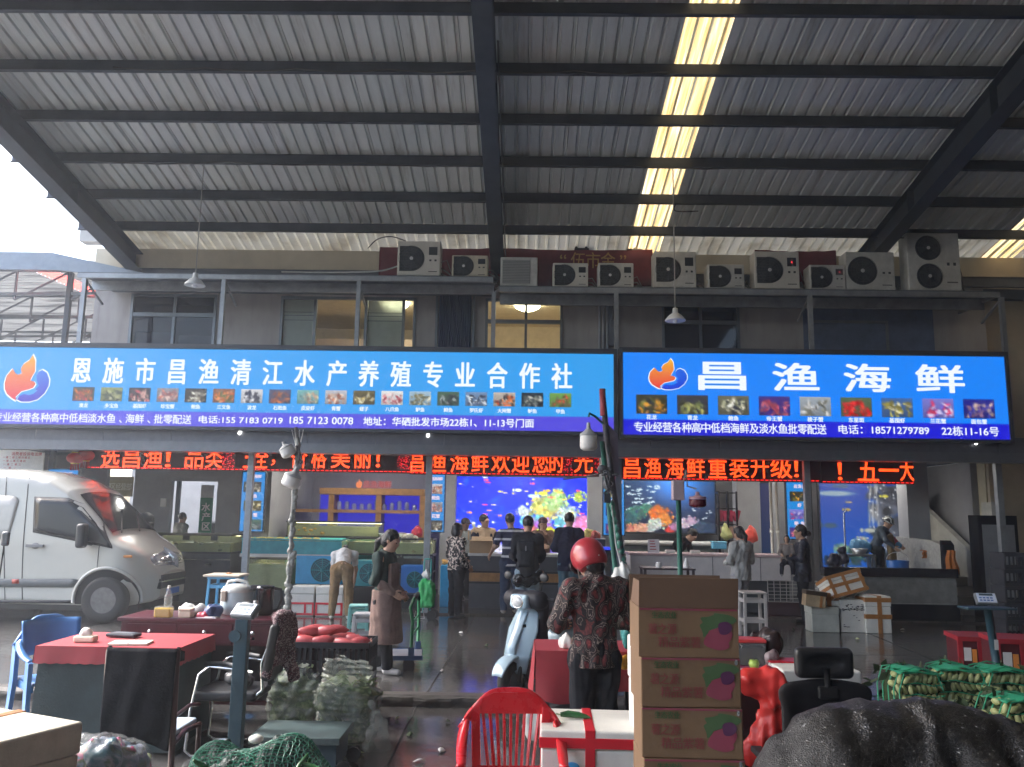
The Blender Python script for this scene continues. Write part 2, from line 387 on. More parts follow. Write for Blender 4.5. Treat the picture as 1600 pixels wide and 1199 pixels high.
# ------------------------------------------------------------------ the big market roof
M_STEEL = mat('dark_steel', (.045, .055, .07), .5, .3, var=.3, vs=3)
def sheetb(nt, p, co):
    mp = nt.nodes.new('ShaderNodeMapping'); mp.inputs['Scale'].default_value = (1.22, .05, .05); nt.links.new(co, mp.inputs[0])
    w = nt.nodes.new('ShaderNodeTexWhiteNoise'); fl = nt.nodes.new('ShaderNodeVectorMath'); fl.operation = 'FLOOR'; nt.links.new(mp.outputs[0], fl.inputs[0]); nt.links.new(fl.outputs[0], w.inputs['Vector'])
    n = nt.nodes.new('ShaderNodeTexNoise'); n.inputs['Scale'].default_value = 1; n.inputs['Detail'].default_value = 7; n.inputs['Roughness'].default_value = .7
    m2 = nt.nodes.new('ShaderNodeMapping'); m2.inputs['Scale'].default_value = (5, .5, 1); nt.links.new(co, m2.inputs[0]); nt.links.new(m2.outputs[0], n.inputs['Vector'])
    a = ramp(nt, w.outputs['Value'], [(0, (.54, .57, .56)), (.5, (.62, .63, .60)), (1, (.57, .59, .61))]); b = ramp(nt, n.outputs['Fac'], [(.28, (.58, .56, .52)), (.45, (.92, .93, .93)), (.7, (1.06, 1.08, 1.08))])
    x = nt.nodes.new('ShaderNodeMix'); x.data_type = 'RGBA'; x.blend_type = 'MULTIPLY'; x.inputs[0].default_value = 1; nt.links.new(a, x.inputs[6]); nt.links.new(b, x.inputs[7]); nt.links.new(x.outputs[2], p.inputs['Base Color'])
M_SHEET = pmat('roof_sheet_paint', sheetb, .5)
RZ = lambda Y: 7.2+.19*(17-Y)
roof = thing('market_roof', 'big sloping corrugated steel market roof on dark beams, with yellowed skylight strips', 'roof', (0, 17, 7.2))
rl = Vector((0, -17, -7.2))
def robj(mb, n, m): mb.v = [tuple(Vector(v)+rl) for v in mb.v]; return mb.obj(n, m, roof)
SKY = [(2.12, 2.78), (9.5, 10.16), (-13, -13.001)]
RIDGE = -2.0
def ribbed(x0, x1, ya, yb, za, zb, pitch=.205):
    mb = MB(); pts = []; x = x0; k = 0
    while x < x1-1e-3:
        # broad pan, then a narrow up-standing rib (seen from below as a dark groove); every fourth rib doubles at the lap
        lap = .012 if k % 4 == 0 else 0
        for dx, dz in ((0, 0), (.135, 0), (.150, .038), (.182, .038), (.197, -lap)):
            if x+dx < x1: pts.append((x+dx, dz))
        x += pitch; k += 1
    pts.append((x1, 0)); n = len(pts)
    mb.add([(a, ya, za+b) for a, b in pts]+[(a, yb, zb+b) for a, b in pts], [(i, i+1, n+i+1, n+i) for i in range(n-1)])
    return mb
sh = MB()
for x0, x1 in ((-8.55, 2.12), (2.78, 9.5), (10.16, 22)):
    for (ya, yb, za, zb) in ((15.8, RIDGE, RZ(15.8), RZ(RIDGE)), (RIDGE, -9, RZ(RIDGE), RZ(RIDGE)-1.3)):
        q = ribbed(x0, x1, ya, yb, za, zb); sh.add(q.v, q.f)
robj(sh, 'roof_sheet', M_SHEET)
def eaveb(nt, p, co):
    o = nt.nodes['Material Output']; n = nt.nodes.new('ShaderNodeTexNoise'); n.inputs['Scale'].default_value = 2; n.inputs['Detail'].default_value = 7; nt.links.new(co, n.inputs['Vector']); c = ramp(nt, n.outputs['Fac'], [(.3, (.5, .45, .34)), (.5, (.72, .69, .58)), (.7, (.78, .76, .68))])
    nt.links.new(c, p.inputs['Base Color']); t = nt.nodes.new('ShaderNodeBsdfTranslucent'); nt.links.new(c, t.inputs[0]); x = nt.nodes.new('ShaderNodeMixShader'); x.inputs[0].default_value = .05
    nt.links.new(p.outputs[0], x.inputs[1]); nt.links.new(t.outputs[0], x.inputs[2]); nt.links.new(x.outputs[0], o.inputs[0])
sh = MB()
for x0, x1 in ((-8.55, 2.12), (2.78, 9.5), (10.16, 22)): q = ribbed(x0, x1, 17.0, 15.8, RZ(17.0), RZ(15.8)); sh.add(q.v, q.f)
robj(sh, 'eave_sheet', pmat('uplit_eave_cream', eaveb, .5))  # paler cream colour stands for upward light on the last bay
rs = np.random.RandomState(2)
for Y, xa, xb in ((13.38, -7.5, 6.5), (11.1, -6, 2), (15.6, -3, 8)):
    robj(MB().tube([(xa+(xb-xa)*i/24, Y, RZ(Y)-.23-.05*abs(sin(i*PI/4))-.01*rs.rand()) for i in range(25)], .011, 5), 'wire', mat('roof_wire', (.05, .05, .05), .6))
robj(MB().tube([(-.40, Y, RZ(Y)-.60-.2*k_) for k_, Y in ((0, 16.6), (.1, 14.6), (.15, 12.4), (.3, 10.0))], .014, 5), 'wire', mat('roof_wire', (.05, .05, .05)))
def skyb(nt, p, co):
    nt.nodes.remove(p); o = nt.nodes['Material Output']
    n = nt.nodes.new('ShaderNodeTexNoise'); n.inputs['Scale'].default_value = 3; n.inputs['Detail'].default_value = 5
    mp = nt.nodes.new('ShaderNodeMapping'); mp.inputs['Scale'].default_value = (9, .25, 1); nt.links.new(co, mp.inputs[0]); nt.links.new(mp.outputs[0], n.inputs['Vector'])
    c = ramp(nt, n.outputs['Fac'], [(.3, (.22, .13, .042)), (.5, (.32, .225, .10)), (.7, (.42, .36, .24))])
    t = nt.nodes.new('ShaderNodeBsdfTranslucent'); nt.links.new(c, t.inputs[0]); d = nt.nodes.new('ShaderNodeBsdfDiffuse'); nt.links.new(c, d.inputs[0])
    x = nt.nodes.new('ShaderNodeMixShader'); x.inputs[0].default_value = .9; nt.links.new(d.outputs[0], x.inputs[1]); nt.links.new(t.outputs[0], x.inputs[2]); nt.links.new(x.outputs[0], o.inputs[0])
M_SKYL = pmat('yellowed_skylight', skyb)
for x0, x1 in SKY[:2]:
    q = ribbed(x0-.02, x1+.02, 17.0, RIDGE, RZ(17.0)+.006, RZ(RIDGE)+.006); robj(q, 'skylight', M_SKYL)
for Y in [16.86, 15.75, 14.62, 13.5, 12.38, 11.25, 10.12, 9.0, 7.85, 6.7, 5.55, 4.4, 3.2, 2.0, .8, -.4, -1.6]:
    z = RZ(Y); mb = MB(); x0, x1 = -8.9, 22
    mb.box(x0, x1, Y-.008, Y, z-.21, z-.012); mb.box(x0, x1, Y-.075, Y-.0085, z-.21, z-.2); mb.box(x0, x1, Y+.0005, Y+.07, z-.022, z-.012)
    robj(mb, 'purlin', M_STEEL)
for X, w in ((-8.15, .30), (-.58, .26), (6.83, .26), (14.2, .26)):
    mb = MB(); sl = math.atan(.19)
    for ya, yb, dep0, dep1 in ((16.75, RIDGE, .36, .75),):
        A = [(ya, RZ(ya)-.212), (yb, RZ(yb)-.212), (yb, RZ(yb)-.212-dep1), (ya, RZ(ya)-.212-dep0)]
        mb.prism(A, X-.006, X+.006, 'x')
        for (za, zb, o) in ((RZ(ya)-.212-dep0, RZ(yb)-.212-dep1, -.012), (RZ(ya)-.212, RZ(yb)-.212, -.012)):
            mb.prism([(ya, za), (yb, zb), (yb, zb+o), (ya, za+o)], X-w/2, X+w/2, 'x')
        for k in range(1, 7):
            Y = ya+(yb-ya)*k/7; t = k/7; mb.box(X-w/2+.01, X+w/2-.01, Y-.005, Y+.005, RZ(Y)-.212-(dep0+(dep1-dep0)*t), RZ(Y)-.23)
    robj(mb, 'rafter', M_STEEL)
robj(MB().box(-8.5, 22, -9.2, -9.0, NEAR, RZ(RIDGE)-1.25), 'rear_light_blocker', mat('light_blocker_dark', (.07, .07, .07), .8)); robj(MB().box(22.01, 22.2, -9.2, 24, NEAR, RZ(RIDGE)), 'side_wall', mat('light_blocker_dark', (.07, .07, .07)))  # unseen rear and right walls, added to block light from those sides
mb = MB().prism([(17.1, RZ(17.1)+.04), (RIDGE, RZ(RIDGE)+.04), (RIDGE, RZ(RIDGE)-.24), (17.1, RZ(17.1)-.2)], -8.62, -8.57, 'x'); robj(mb, 'verge_trim', mat('verge_paint', (.30, .36, .42), .5))
for k in range(9): 
    Y = 15.9-k*1.15; mb = MB().box(-8.72, -8.62, Y-.04, Y, RZ(Y)-.1, RZ(Y)-.06); robj(mb, 'verge_bracket', M_STEEL)

# ------------------------------------------------------------------ the building behind
def plasb(nt, p, co):
    n = nt.nodes.new('ShaderNodeTexNoise'); n.inputs['Scale'].default_value = 1; n.inputs['Detail'].default_value = 8; n.inputs['Roughness'].default_value = .68
    m2 = nt.nodes.new('ShaderNodeMapping'); m2.inputs['Scale'].default_value = (3.2, 1, .55); nt.links.new(co, m2.inputs[0]); nt.links.new(m2.outputs[0], n.inputs['Vector'])
    n2 = nt.nodes.new('ShaderNodeTexNoise'); n2.inputs['Scale'].default_value = .9; n2.inputs['Detail'].default_value = 5; nt.links.new(co, n2.inputs['Vector'])
    a = ramp(nt, n.outputs['Fac'], [(.28, (.20, .185, .175)), (.44, (.33, .305, .29)), (.7, (.39, .365, .345))]); b = ramp(nt, n2.outputs['Fac'], [(.3, (.8, .79, .78)), (.6, (1.05, 1.05, 1.05))])
    x = nt.nodes.new('ShaderNodeMix'); x.data_type = 'RGBA'; x.blend_type = 'MULTIPLY'; x.inputs[0].default_value = 1; nt.links.new(a, x.inputs[6]); nt.links.new(b, x.inputs[7]); nt.links.new(x.outputs[2], p.inputs['Base Color'])
M_PLAS = pmat('grey_plaster', plasb, .85)
M_BEIGE = mat('beige_beam_paint', (.50, .44, .33), .8, var=.14, vs=1.5)
M_DARKP = mat('dark_grey_paint', (.11, .125, .15), .7, var=.2, vs=2)
M_FRAME = mat('window_aluminium', (.16, .18, .2), .4, .4)
M_CONC = mat('raw_concrete', (.34, .33, .31), .85, var=.28, vs=2.5, bump=.3)
M_ROOM = mat('room_paint', (.72, .62, .47), .8)
YU = 16.8
bld = thing('market_building', 'grey two-storey market hall building with shops below and dim windows above', 'building', (0, YU, 0))
def bob(mb, n, m, parent=None, **k):
    mb.v = [(v[0], v[1]-YU, v[2]) for v in mb.v]; return mb.obj(n, m, parent or bld, **k)
def holed(mb, x0, x1, z0, z1, y0, y1, holes, m=0):
    xs = sorted({x0, x1, *[h[0] for h in holes], *[h[1] for h in holes]}); zs = sorted({z0, z1, *[h[2] for h in holes], *[h[3] for h in holes]})
    for a, b in zip(xs, xs[1:]):
        for c, d in zip(zs, zs[1:]):
            if not any(h[0] <= (a+b)/2 <= h[1] and h[2] <= (c+d)/2 <= h[3] for h in holes): mb.box(a, b, y0, y1, c, d, m)
W1 = (-8.22, -6.42, 4.5, 6.22); W2 = (-5.08, -2.26, 4.5, 6.2); W3 = (-.82, .78, 4.5, 6.2); W4 = (2.82, 4.42, 4.5, 6.2); W5 = (5.85, 7.45, 4.5, 5.82)
mb = MB(); holed(mb, -9.0, 9.45, 3.3, 6.75, YU, YU+.2, [W1, W2, W3, W4, W5]); bob(mb, 'wall', M_PLAS)
mb = MB().box(-9.0, 12, YU-.12, YU+.2, 6.752, 7.16); bob(mb, 'beam', M_BEIGE)
mb = MB().box(-9.0, 12, YU-.10, YU-.003, 6.55, 6.75); bob(mb, 'band', M_DARKP)
mb = MB().box(9.46, 24, YU+.3, YU+.5, 0, 7.1); bob(mb, 'wall', mat('beige_wall_paint', (.42, .36, .27), .85, var=.2, vs=1.2))
mb = MB().box(9.0, 24, YU+.1, YU+.29, 6.35, 6.55); bob(mb, 'band', M_DARKP)
mb = MB().box(-9.0, -8.8, YU+.21, 26, 3.3, 7.1).box(-9.0, 9.45, 25.8, 26, 3.3, 7.1).box(9.25, 9.45, YU+.21, 25.8, 3.3, 7.1); bob(mb, 'wall', M_PLAS)
mb = MB().box(-12.5, 9.45, 15.1, 26, 3.02, 3.28); bob(mb, 'floor_slab', M_DARKP)
mb = MB().box(-9.05, 9.45, YU+.22, 26.1, 7.1, 7.25); bob(mb, 'roof_slab', M_CONC)
mb = MB().box(5.72, 8.38, YU-.012, YU-.002, 4.5, 6.12); bob(mb, 'painted_patch', mat('blue_grey_patch', (.10, .13, .2), .8, var=.25, vs=3))
# concrete parapet stub at the left end, above the shed
x0, x1, z0, z1 = PR(137, 215, 333, 384, 17.6); mb = MB().prism([(x0, z0), (x1+.4, z0), (x1+.4, z0+.2), (x0+.55, z1-.12), (x0+.12, z1), (x0, z1)], 17.3, 17.6); bob(mb, 'parapet', M_CONC)
G_DARK = glass('dark_pane', (.10, .13, .2), .04, .5, (.02, .03, .05)); G_CLR = glass('clear_pane', (.86, .9, .88), .03, .9)
def window(h, cols, tz, pane, slide=None):
    x0, x1, z0, z1 = h; f = MB(); t = .055; y0, y1 = YU-.03, YU+.06
    f.box(x0, x0+t, y0, y1, z0, z1).box(x1-t, x1, y0, y1, z0, z1).box(x0+t, x1-t, y0, y1, z1-t, z1)
    for c in cols: f.box(c-t/2, c+t/2, y0+.01, y1-.002, z0, z1-t-.001)
    if tz: 
        ex = [x0+t]+[s for c in cols for s in (c-t/2-.001, c+t/2+.001)]+[x1-t]
        for a, b in zip(ex[::2], ex[1::2]): f.box(a, b, y0+.012, y1-.004, tz-.04, tz+.04)
    w = bob(f, 'window', M_FRAME)
    mb = MB().add([(x0+t, YU+.02, z0), (x1-t, YU+.02, z0), (x1-t, YU+.02, z1-t), (x0+t, YU+.02, z1-t)], [(0, 1, 2, 3)])
    mb.v = [(v[0], v[1]-YU, v[2]) for v in mb.v]; mb.obj('pane', pane, w)
    return w
w1 = window(W1, (-7.3,), 5.78, G_DARK); w2 = window(W2, (-4.36, -3.3, -2.52), None, G_CLR); w3 = window(W3, (.02,), 5.72, G_CLR); w4 = window(W4, (3.62,), 5.75, G_DARK); w5 = window(W5, (), None, G_DARK)
# frosted sliding leaf with lines, and white blinds seen low in the first window
fr = MB()
for a, b in ((-5.02, -4.39), (-3.27, -2.55)): fr.box(a, b, YU+.035, YU+.045, 4.5, 6.14)
o = fr.obj('sliding_pane', mat('frosted_glass', (.42, .46, .42), .35, trans=.35), w2); o.location = (0, -YU, 0)
fl = MB()
for a, b in ((-5.02, -4.39), (-3.27, -2.55)):
    for z in (5.7, 5.8, 5.87): fl.box(a, b, YU+.024, YU+.034, z, z+.012)
o = fl.obj('pane_line', M_FRAME, w2); o.location = (0, -YU, 0)
bl = MB().box(-8.1, -7.36, YU+.07, YU+.075, 4.5, 5.42).box(-7.2, -6.5, YU+.07, YU+.075, 4.5, 5.36); o = bl.obj('blind', mat('white_blind', (.75, .75, .7), .7), w1); o.location = (0, -YU, 0)
def room(h, y1, ceil=6.5, lamp=None):
    x0, x1 = h[0]-.5, h[1]+.5; mb = MB(); y0 = YU+.21; z0 = 3.4
    mb.add([(x0, y0, z0), (x0, y1, z0), (x1, y1, z0), (x1, y0, z0), (x0, y0, ceil), (x0, y1, ceil), (x1, y1, ceil), (x1, y0, ceil)], [(0, 4, 5, 1), (1, 5, 6, 2), (2, 6, 7, 3), (4, 7, 6, 5), (0, 1, 2, 3)]); bob(mb, 'room', M_ROOM)
    if lamp:
        q = MB().lathe([(.02, -.14), (.14, -.13), (.26, -.07), (.3, 0)], (lamp, y0+.75, ceil-.01), 20); bob(q, 'ceiling_lamp', emat('warm_room_lamp', (255, 244, 205), 34))
room(W2, 20.5, 6.34, -2.85); room(W3, 20, 6.34, .05)
mb = MB().box(-5.6, -1.7, 18.9, 18.95, 3.42, 5.75).box(-1.3, 1.3, 18.9, 18.95, 5.2, 5.3); bob(mb, 'wardrobe', mat('pale_wardrobe', (.55, .42, .36), .5))
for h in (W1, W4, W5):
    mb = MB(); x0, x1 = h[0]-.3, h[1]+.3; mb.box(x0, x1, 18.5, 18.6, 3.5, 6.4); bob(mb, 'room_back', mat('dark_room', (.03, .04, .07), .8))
# blue corrugated vent shaft between the windows and grey pipes beside the third one
x0, x1, z0, z1 = PR(686, 736, 453, 548, YU-.05); mb = MB()
n = 14
for i in range(n): a = x0+(x1-x0)*i/n; b = x0+(x1-x0)*(i+1)/n; mb.prism([(a, YU-.02), (a, YU-.06), ((a+b)/2, YU-.1), (b, YU-.06), (b, YU-.02)], 4.4, z1+.05, 'z')
bob(mb, 'vent_louvre', mat('blue_louvre', (.035, .06, .13), .5))
mb = MB().bar((x0-.05, YU-.05, 4.4), (x0-.05, YU-.05, 6.25), .05).bar((x1+.05, YU-.05, 4.4), (x1+.05, YU-.05, 6.25), .05); bob(mb, 'vent_frame', M_FRAME)
for u in (937, 943, 949):
    x = DX(u, YU-.08, 500); mb = MB().cyl((x, YU-.08, 4.4), (x, YU-.08, 6.3), .028, n=8); bob(mb, 'drain_pipe', mat('pipe_grey', (.25, .27, .3), .5))
x0, x1, z0, z1 = PR(951, 962, 468, 540, YU-.1); mb = MB().box(x0, x1, YU-.15, YU-.004, z0, z1); bob(mb, 'meter_box', M_DARKP)
# ground floor: side and back walls, pillars
M_SHOPW = mat('shop_grey_panel', (.27, .27, .285), .55, var=.15, vs=2)
YB = 19.9
def xs(u, Y): return DX(u, Y, 790)
mb = MB(); a0, a1 = xs(163, YB), xs(207, YB); b0, b1 = xs(266, YB), xs(338, YB)
holed(mb, -12.5, 9.45, .031, 3.019, YB, YB+.15, [(a0, a1, DZ(872, YB, 185), DZ(733, YB, 185)), (b0, b1, DZ(836, YB, 300), DZ(752, YB, 300))]); bob(mb, 'back_wall', M_SHOPW)
bob(MB().box(-12.7, -12.5, 15.3, 20, 0, 3.0), 'wall', M_SHOPW); bob(MB().box(9.3, 9.45, 17.5, 20, 0, 3.0), 'wall', M_SHOPW)
for (u0, u1, Y, d) in ((919, 941, 17.6, .35), (1152, 1188, 18.3, .4), (1214, 1232, 17.2, .35), (1418, 1452, 16.9, .45), (688, 711, 18.6, .35)):
    a, b = xs(u0, Y), xs(u1, Y); bob(MB().box(a, b, Y, Y+d, .031, 3.018), 'pillar', mat('pillar_grey', (.33, .33, .34), .6, var=.15, vs=1.5))
# partition between the first two shops, and the ceiling trim
bob(MB().box(-5.15, -5.0, 16.6, YB-.001, .031, 3.018), 'partition_wall', M_SHOPW)
mb = MB().add([(-10.5, YB-1.2, 3.015), (9.2, YB-1.2, 3.015), (9.2, 15.4, 3.015), (-10.5, 15.4, 3.015)], [(0, 1, 2, 3)]); bob(mb, 'ceiling', mat('shop_ceiling', (.3, .31, .33), .6))
M_FILL = emat('fill_light_white', (255, 250, 240), 170)  # hidden ceiling lamps added to brighten the shop interiors
dl = []
for (x, y) in [(-7.2, 17.2), (-4.2, 16.6), (-2.6, 16.6), (-3.4, 18.2), (-.9, 16.7), (.6, 16.7), (0, 18.1), (2.6, 16.7), (4.2, 16.7), (3.4, 18.2), (6.0, 17.0), (7.2, 17.6)]:
    o = bob(MB().cyl((x, y, 3.012), (x, y, 2.985), .10, n=14), 'fill_downlight', M_FILL)

# ------------------------------------------------------------------ open steel frame, canopy shelf and posts in front of the upper storey
M_GALV = mat('galvanised_steel', (.27, .285, .30), .45, .5, var=.25, vs=4)
fr = thing('terrace_frame', 'grey steel tube frame and shelf that carries the air conditioners above the signboards', 'steel frame', (0, 15.4, 3.3))
def fob(mb, n, m, **k): mb.v = [(v[0], v[1]-15.4, v[2]-3.3) for v in mb.v]; return mb.obj(n, m, fr, **k)
ZL, ZR = 6.26, 6.08
fob(MB().box(-8.6, -.62, 15.35, 15.41, ZL-.11, ZL-.02), 'rail', M_GALV); fob(MB().box(-.5, 8.95, 15.35, 15.41, ZR-.12, ZR-.02), 'rail', M_GALV)
fob(MB().box(-8.6, -.62, 15.36, 16.78, ZL-.018, ZL), 'shelf_panel', M_DARKP); fob(MB().box(-.5, 8.95, 15.36, 16.78, ZR-.018, ZR), 'shelf_panel', M_DARKP)
fob(MB().box(-8.6, -.62, 15.9, 15.96, ZL-.2, ZL-.02), 'joist', M_GALV); fob(MB().box(-.5, 8.95, 15.9, 15.96, ZR-.22, ZR-.02), 'joist', M_GALV)
for u, zt in ((128, ZL), (347, ZL), (559, ZL), (771, ZR), (963, ZR), (1266, ZR), (1566, ZR)):
    x = DX(u, 15.38, 490); fob(MB().box(x-.04, x+.04, 15.34, 15.42, 3.3, zt-.12), 'post', M_GALV)
    if u not in (771,): fob(MB().bar((x, 15.42, zt-.16), (x, 16.1, zt-.45), .035), 'bracket', M_GALV)
fob(MB().bar((8.93, 15.42, ZR-.06), (8.93, 16.8, ZR-.06), .06, .06), 'rail', M_GALV)
posts = []
for i, u in enumerate((370, 665, 970, 1275, 1588)):
    x = (-5.0, -1.72, 1.74, 5.16, 8.62)[i]
    o = MB().box(-.055, .055, -.055, .055, 0, 2.88).box(-.09, .09, -.09, .09, 0, .012).obj('post', M_GALV if i != 2 else M_DARKP, None, bevel=.004)
    o.location = (x, 15.3, .031); lab = ['square steel post between the glass-tank counter and the blue seafood tanks', 'square steel post left of the big coral screen, behind the green trolley', 'dark steel post where the two big signboards meet', 'square steel post beside the woman holding a child', 'square steel post at the far right end of the shop fronts'][i]
    tag(o, lab, 'post', 'steel posts along the shop fronts')

# ------------------------------------------------------------------ low metal shed roof at the left
shd = thing('shed_canopy', 'corrugated metal shed roof on steel trusses at the far left, with a red strip', 'canopy', (-11, 17, 5.8))
def sob(mb, n, m): mb.v = [(v[0]+11, v[1]-17, v[2]-5.8) for v in mb.v]; return mb.obj(n, m, shd)
zf = lambda y: 6.95+.035*(y-16.6)
def shp(x0, x1, y0, y1, dz=0):
    mb = MB(); n = int((y1-y0)/.16); pts = []
    for i in range(n): pts += [(y0+i*.16, 0), (y0+i*.16+.08, 0), (y0+i*.16+.095, .03), (y0+i*.16+.145, .03)]
    pts.append((y0+n*.16, 0)); k = len(pts)
    mb.add([(x0, a, zf(a)+b+dz) for a, b in pts]+[(x1, a, zf(a)+b+dz-.0) for a, b in pts], [(i, i+1, k+i+1, k+i) for i in range(k-1)]); return mb
mb = shp(-20, -9.05, 16.9, 27.5); q = shp(-11.0, -10.5, 16.9, 27.5, -.012)
def shedb(nt, p, co):
    o = nt.nodes['Material Output']; p.inputs['Base Color'].default_value = (.3, .32, .33, 1); t_ = nt.nodes.new('ShaderNodeBsdfTranslucent'); w = nt.nodes.new('ShaderNodeTexNoise'); w.inputs['Scale'].default_value = 2.5
    m2 = nt.nodes.new('ShaderNodeMapping'); m2.inputs['Scale'].default_value = (.3, 3, 1); nt.links.new(co, m2.inputs[0]); nt.links.new(m2.outputs[0], w.inputs['Vector']); nt.links.new(ramp(nt, w.outputs['Fac'], [(.4, (.05, .055, .06)), (.55, (.6, .6, .56))]), t_.inputs[0])
    x = nt.nodes.new('ShaderNodeMixShader'); x.inputs[0].default_value = .13; nt.links.new(p.outputs[0], x.inputs[1]); nt.links.new(t_.outputs[0], x.inputs[2]); nt.links.new(x.outputs[0], o.inputs[0])
M_SHED = pmat('shed_sheet', shedb, .5)
sob(shp(-20, -11.02, 16.9, 27.5), 'sheet', M_SHED); sob(shp(-10.48, -9.2, 16.9, 27.5), 'sheet', M_SHED)
def redb(nt, p, co):
    nt.nodes.remove(p); t = nt.nodes.new('ShaderNodeBsdfTranslucent'); t.inputs[0].default_value = (.75, .12, .1, 1); nt.links.new(t.outputs[0], nt.nodes['Material Output'].inputs[0])
sob(shp(-11.01, -10.49, 16.9, 27.5, .004), 'red_strip', pmat('red_translucent', redb))
mb = MB().prism([(-20, zf(16.9)+.08), (-9.9, zf(16.9)+.08), (-7.55, zf(16.9)-.42), (-7.55, zf(16.9)-.55), (-9.7, zf(16.9)-.3), (-20, zf(16.9)-.3)], 16.6, 16.66); sob(mb, 'fascia', mat('shed_fascia', (.2, .24, .28), .5))
for Y in (17.6, 20.2, 22.8, 25.4):
    z = zf(Y); mb = MB(); mb.bar((-20, Y, z-.05), (-9.2, Y, z-.05), .06).bar((-20, Y, z-.75), (-9.2, Y, z-.55), .06)
    for k in range(9): x = -19.6+k*1.2; mb.bar((x, Y, z-.06), (x, Y, z-.72), .04); mb.bar((x, Y, z-.72), (x+1.2, Y, z-.06), .035)
    sob(mb, 'truss', mat('truss_grey', (.16, .18, .2), .5, .2))
for x, Y in ((-10.0, 17.6), (-9.4, 22.8), (-16, 17.6)): sob(MB().box(x-.05, x+.05, Y-.05, Y+.05, 0, zf(Y)-.1), 'column', M_STEEL)
# ================================================================== SIGNS AND LIT PANELS
def part(t, mb, n, m, parent=None, **k):
    """a part modelled in world place, hung under its thing"""
    L = t.location; mb.v = [(v[0]-L[0], v[1]-L[1], v[2]-L[2]) for v in mb.v]; return mb.obj(n, m, parent or t, **k)
def pbox(mb, u0, u1, v0, v1, Y, d, m=0):
    x0, x1, z0, z1 = PR(u0, u1, v0, v1, Y); return mb.box(x0, x1, Y, Y+d, z0, z1, m)
def canvas(W, H, top, bot):
    a = np.zeros((H, W, 3)); t = np.linspace(0, 1, H)[:, None, None]; return a+np.array(top)/255*(1-t)+np.array(bot)/255*t
def disk(a, x, y, rx, ry, col, rot=0., soft=.25, k=1.):
    H, W = a.shape[:2]; yy, xx = np.mgrid[0:H, 0:W]; dx, dy = xx-x, yy-y; c, s_ = cos(rot), sin(rot)
    r = np.sqrt(((dx*c+dy*s_)/rx)**2+((-dx*s_+dy*c)/ry)**2); w = np.clip((1-r)/soft+.0, 0, 1)[..., None]*k
    a[:] = a*(1-w)+np.array(col)/255*w
def coral(a, x, y, r, col, rs, n=40, dark=.55):
    for i in range(7):
        an = rs.rand()*6.28; disk(a, x+r*.4*cos(an), y+r*.3*sin(an), r*.75, r*.5, np.array(col)*(.72+.15*rs.rand()), rs.rand()*3, .5)
    for i in range(n):
        an = rs.rand()*6.28; q = r*math.sqrt(rs.rand()); px, py = x+q*cos(an)*1.3, y+q*sin(an)*.8
        f = dark+(1.1-dark)*rs.rand(); disk(a, px, py, r*(.08+.14*rs.rand()), r*(.08+.14*rs.rand()), np.clip(np.array(col)*f+rs.normal(size=3)*12, 0, 255), rs.rand()*3, .6)
def fish(a, x, y, l, col, d=1, rot=0.):
    disk(a, x, y, l, l*.38, col, rot, .4); disk(a, x-d*l*1.1, y, l*.3, l*.4, col, rot, .5)
# ---- two long signboards
M_SBOX = mat('sign_case', (.05, .055, .065), .5, .2)
YSG = 14.55
def logo(t, u0, u1, v0, v1, warm, cool):
    x0, x1, z0, z1 = PR(u0, u1, v0, v1, YSG); sx = lambda p: (x0+(x1-x0)*p[0], YSG-.016, z1-(z1-z0)*p[1])
    flame = [(.0, .62), (.03, .45), (.15, .30), (.22, .40), (.28, .43), (.36, .40), (.33, .30), (.38, .2), (.50, .12), (.57, 0), (.64, .12), (.65, .25), (.66, .36), (.60, .47), (.57, .55), (.66, .57), (.70, .62), (.66, .70), (.55, .74), (.40, .78), (.28, .90), (.30, .98), (.20, .93), (.08, .84), (.02, .74)]
    fishp = [(.82, .32), (.93, .38), (1, .52), (1, .66), (.92, .82), (.78, .95), (.6, 1.0), (.42, 1.0), (.32, .96), (.36, .88), (.46, .84), (.58, .86), (.66, .84), (.76, .76), (.70, .74), (.78, .66), (.72, .55), (.70, .44), (.74, .36)]
    for nm, pts, cols in (('flame_emblem', flame, warm), ('fish_emblem', fishp, cool)):
        c = np.mean(pts, 0); big = [tuple(c+(np.array(p)-c)*1.07) for p in pts]
        part(t, MB().add([tuple(Vector(sx(p))+Vector((0, .006, 0))) for p in big], [tuple(range(len(big)))]), 'emblem_outline', emat('sign_white', (240, 248, 255), 1.05))
        o = part(t, MB().add([sx(p) for p in pts], [tuple(range(len(pts)))]), nm, vmat('lit_emblem', .95))
        at = o.data.color_attributes.new('Col', 'FLOAT_COLOR', 'POINT'); zz = np.array([p[1] for p in pts]); f = (zz-zz.min())/(zz.max()-zz.min())
        cc = np.array([s2l(tuple(np.array(cols[0])*(1-k)+np.array(cols[1])*k)) for k in f]); at.data.foreach_set('color', np.hstack([cc, np.ones((len(f), 1))]).astype(np.float32).ravel())
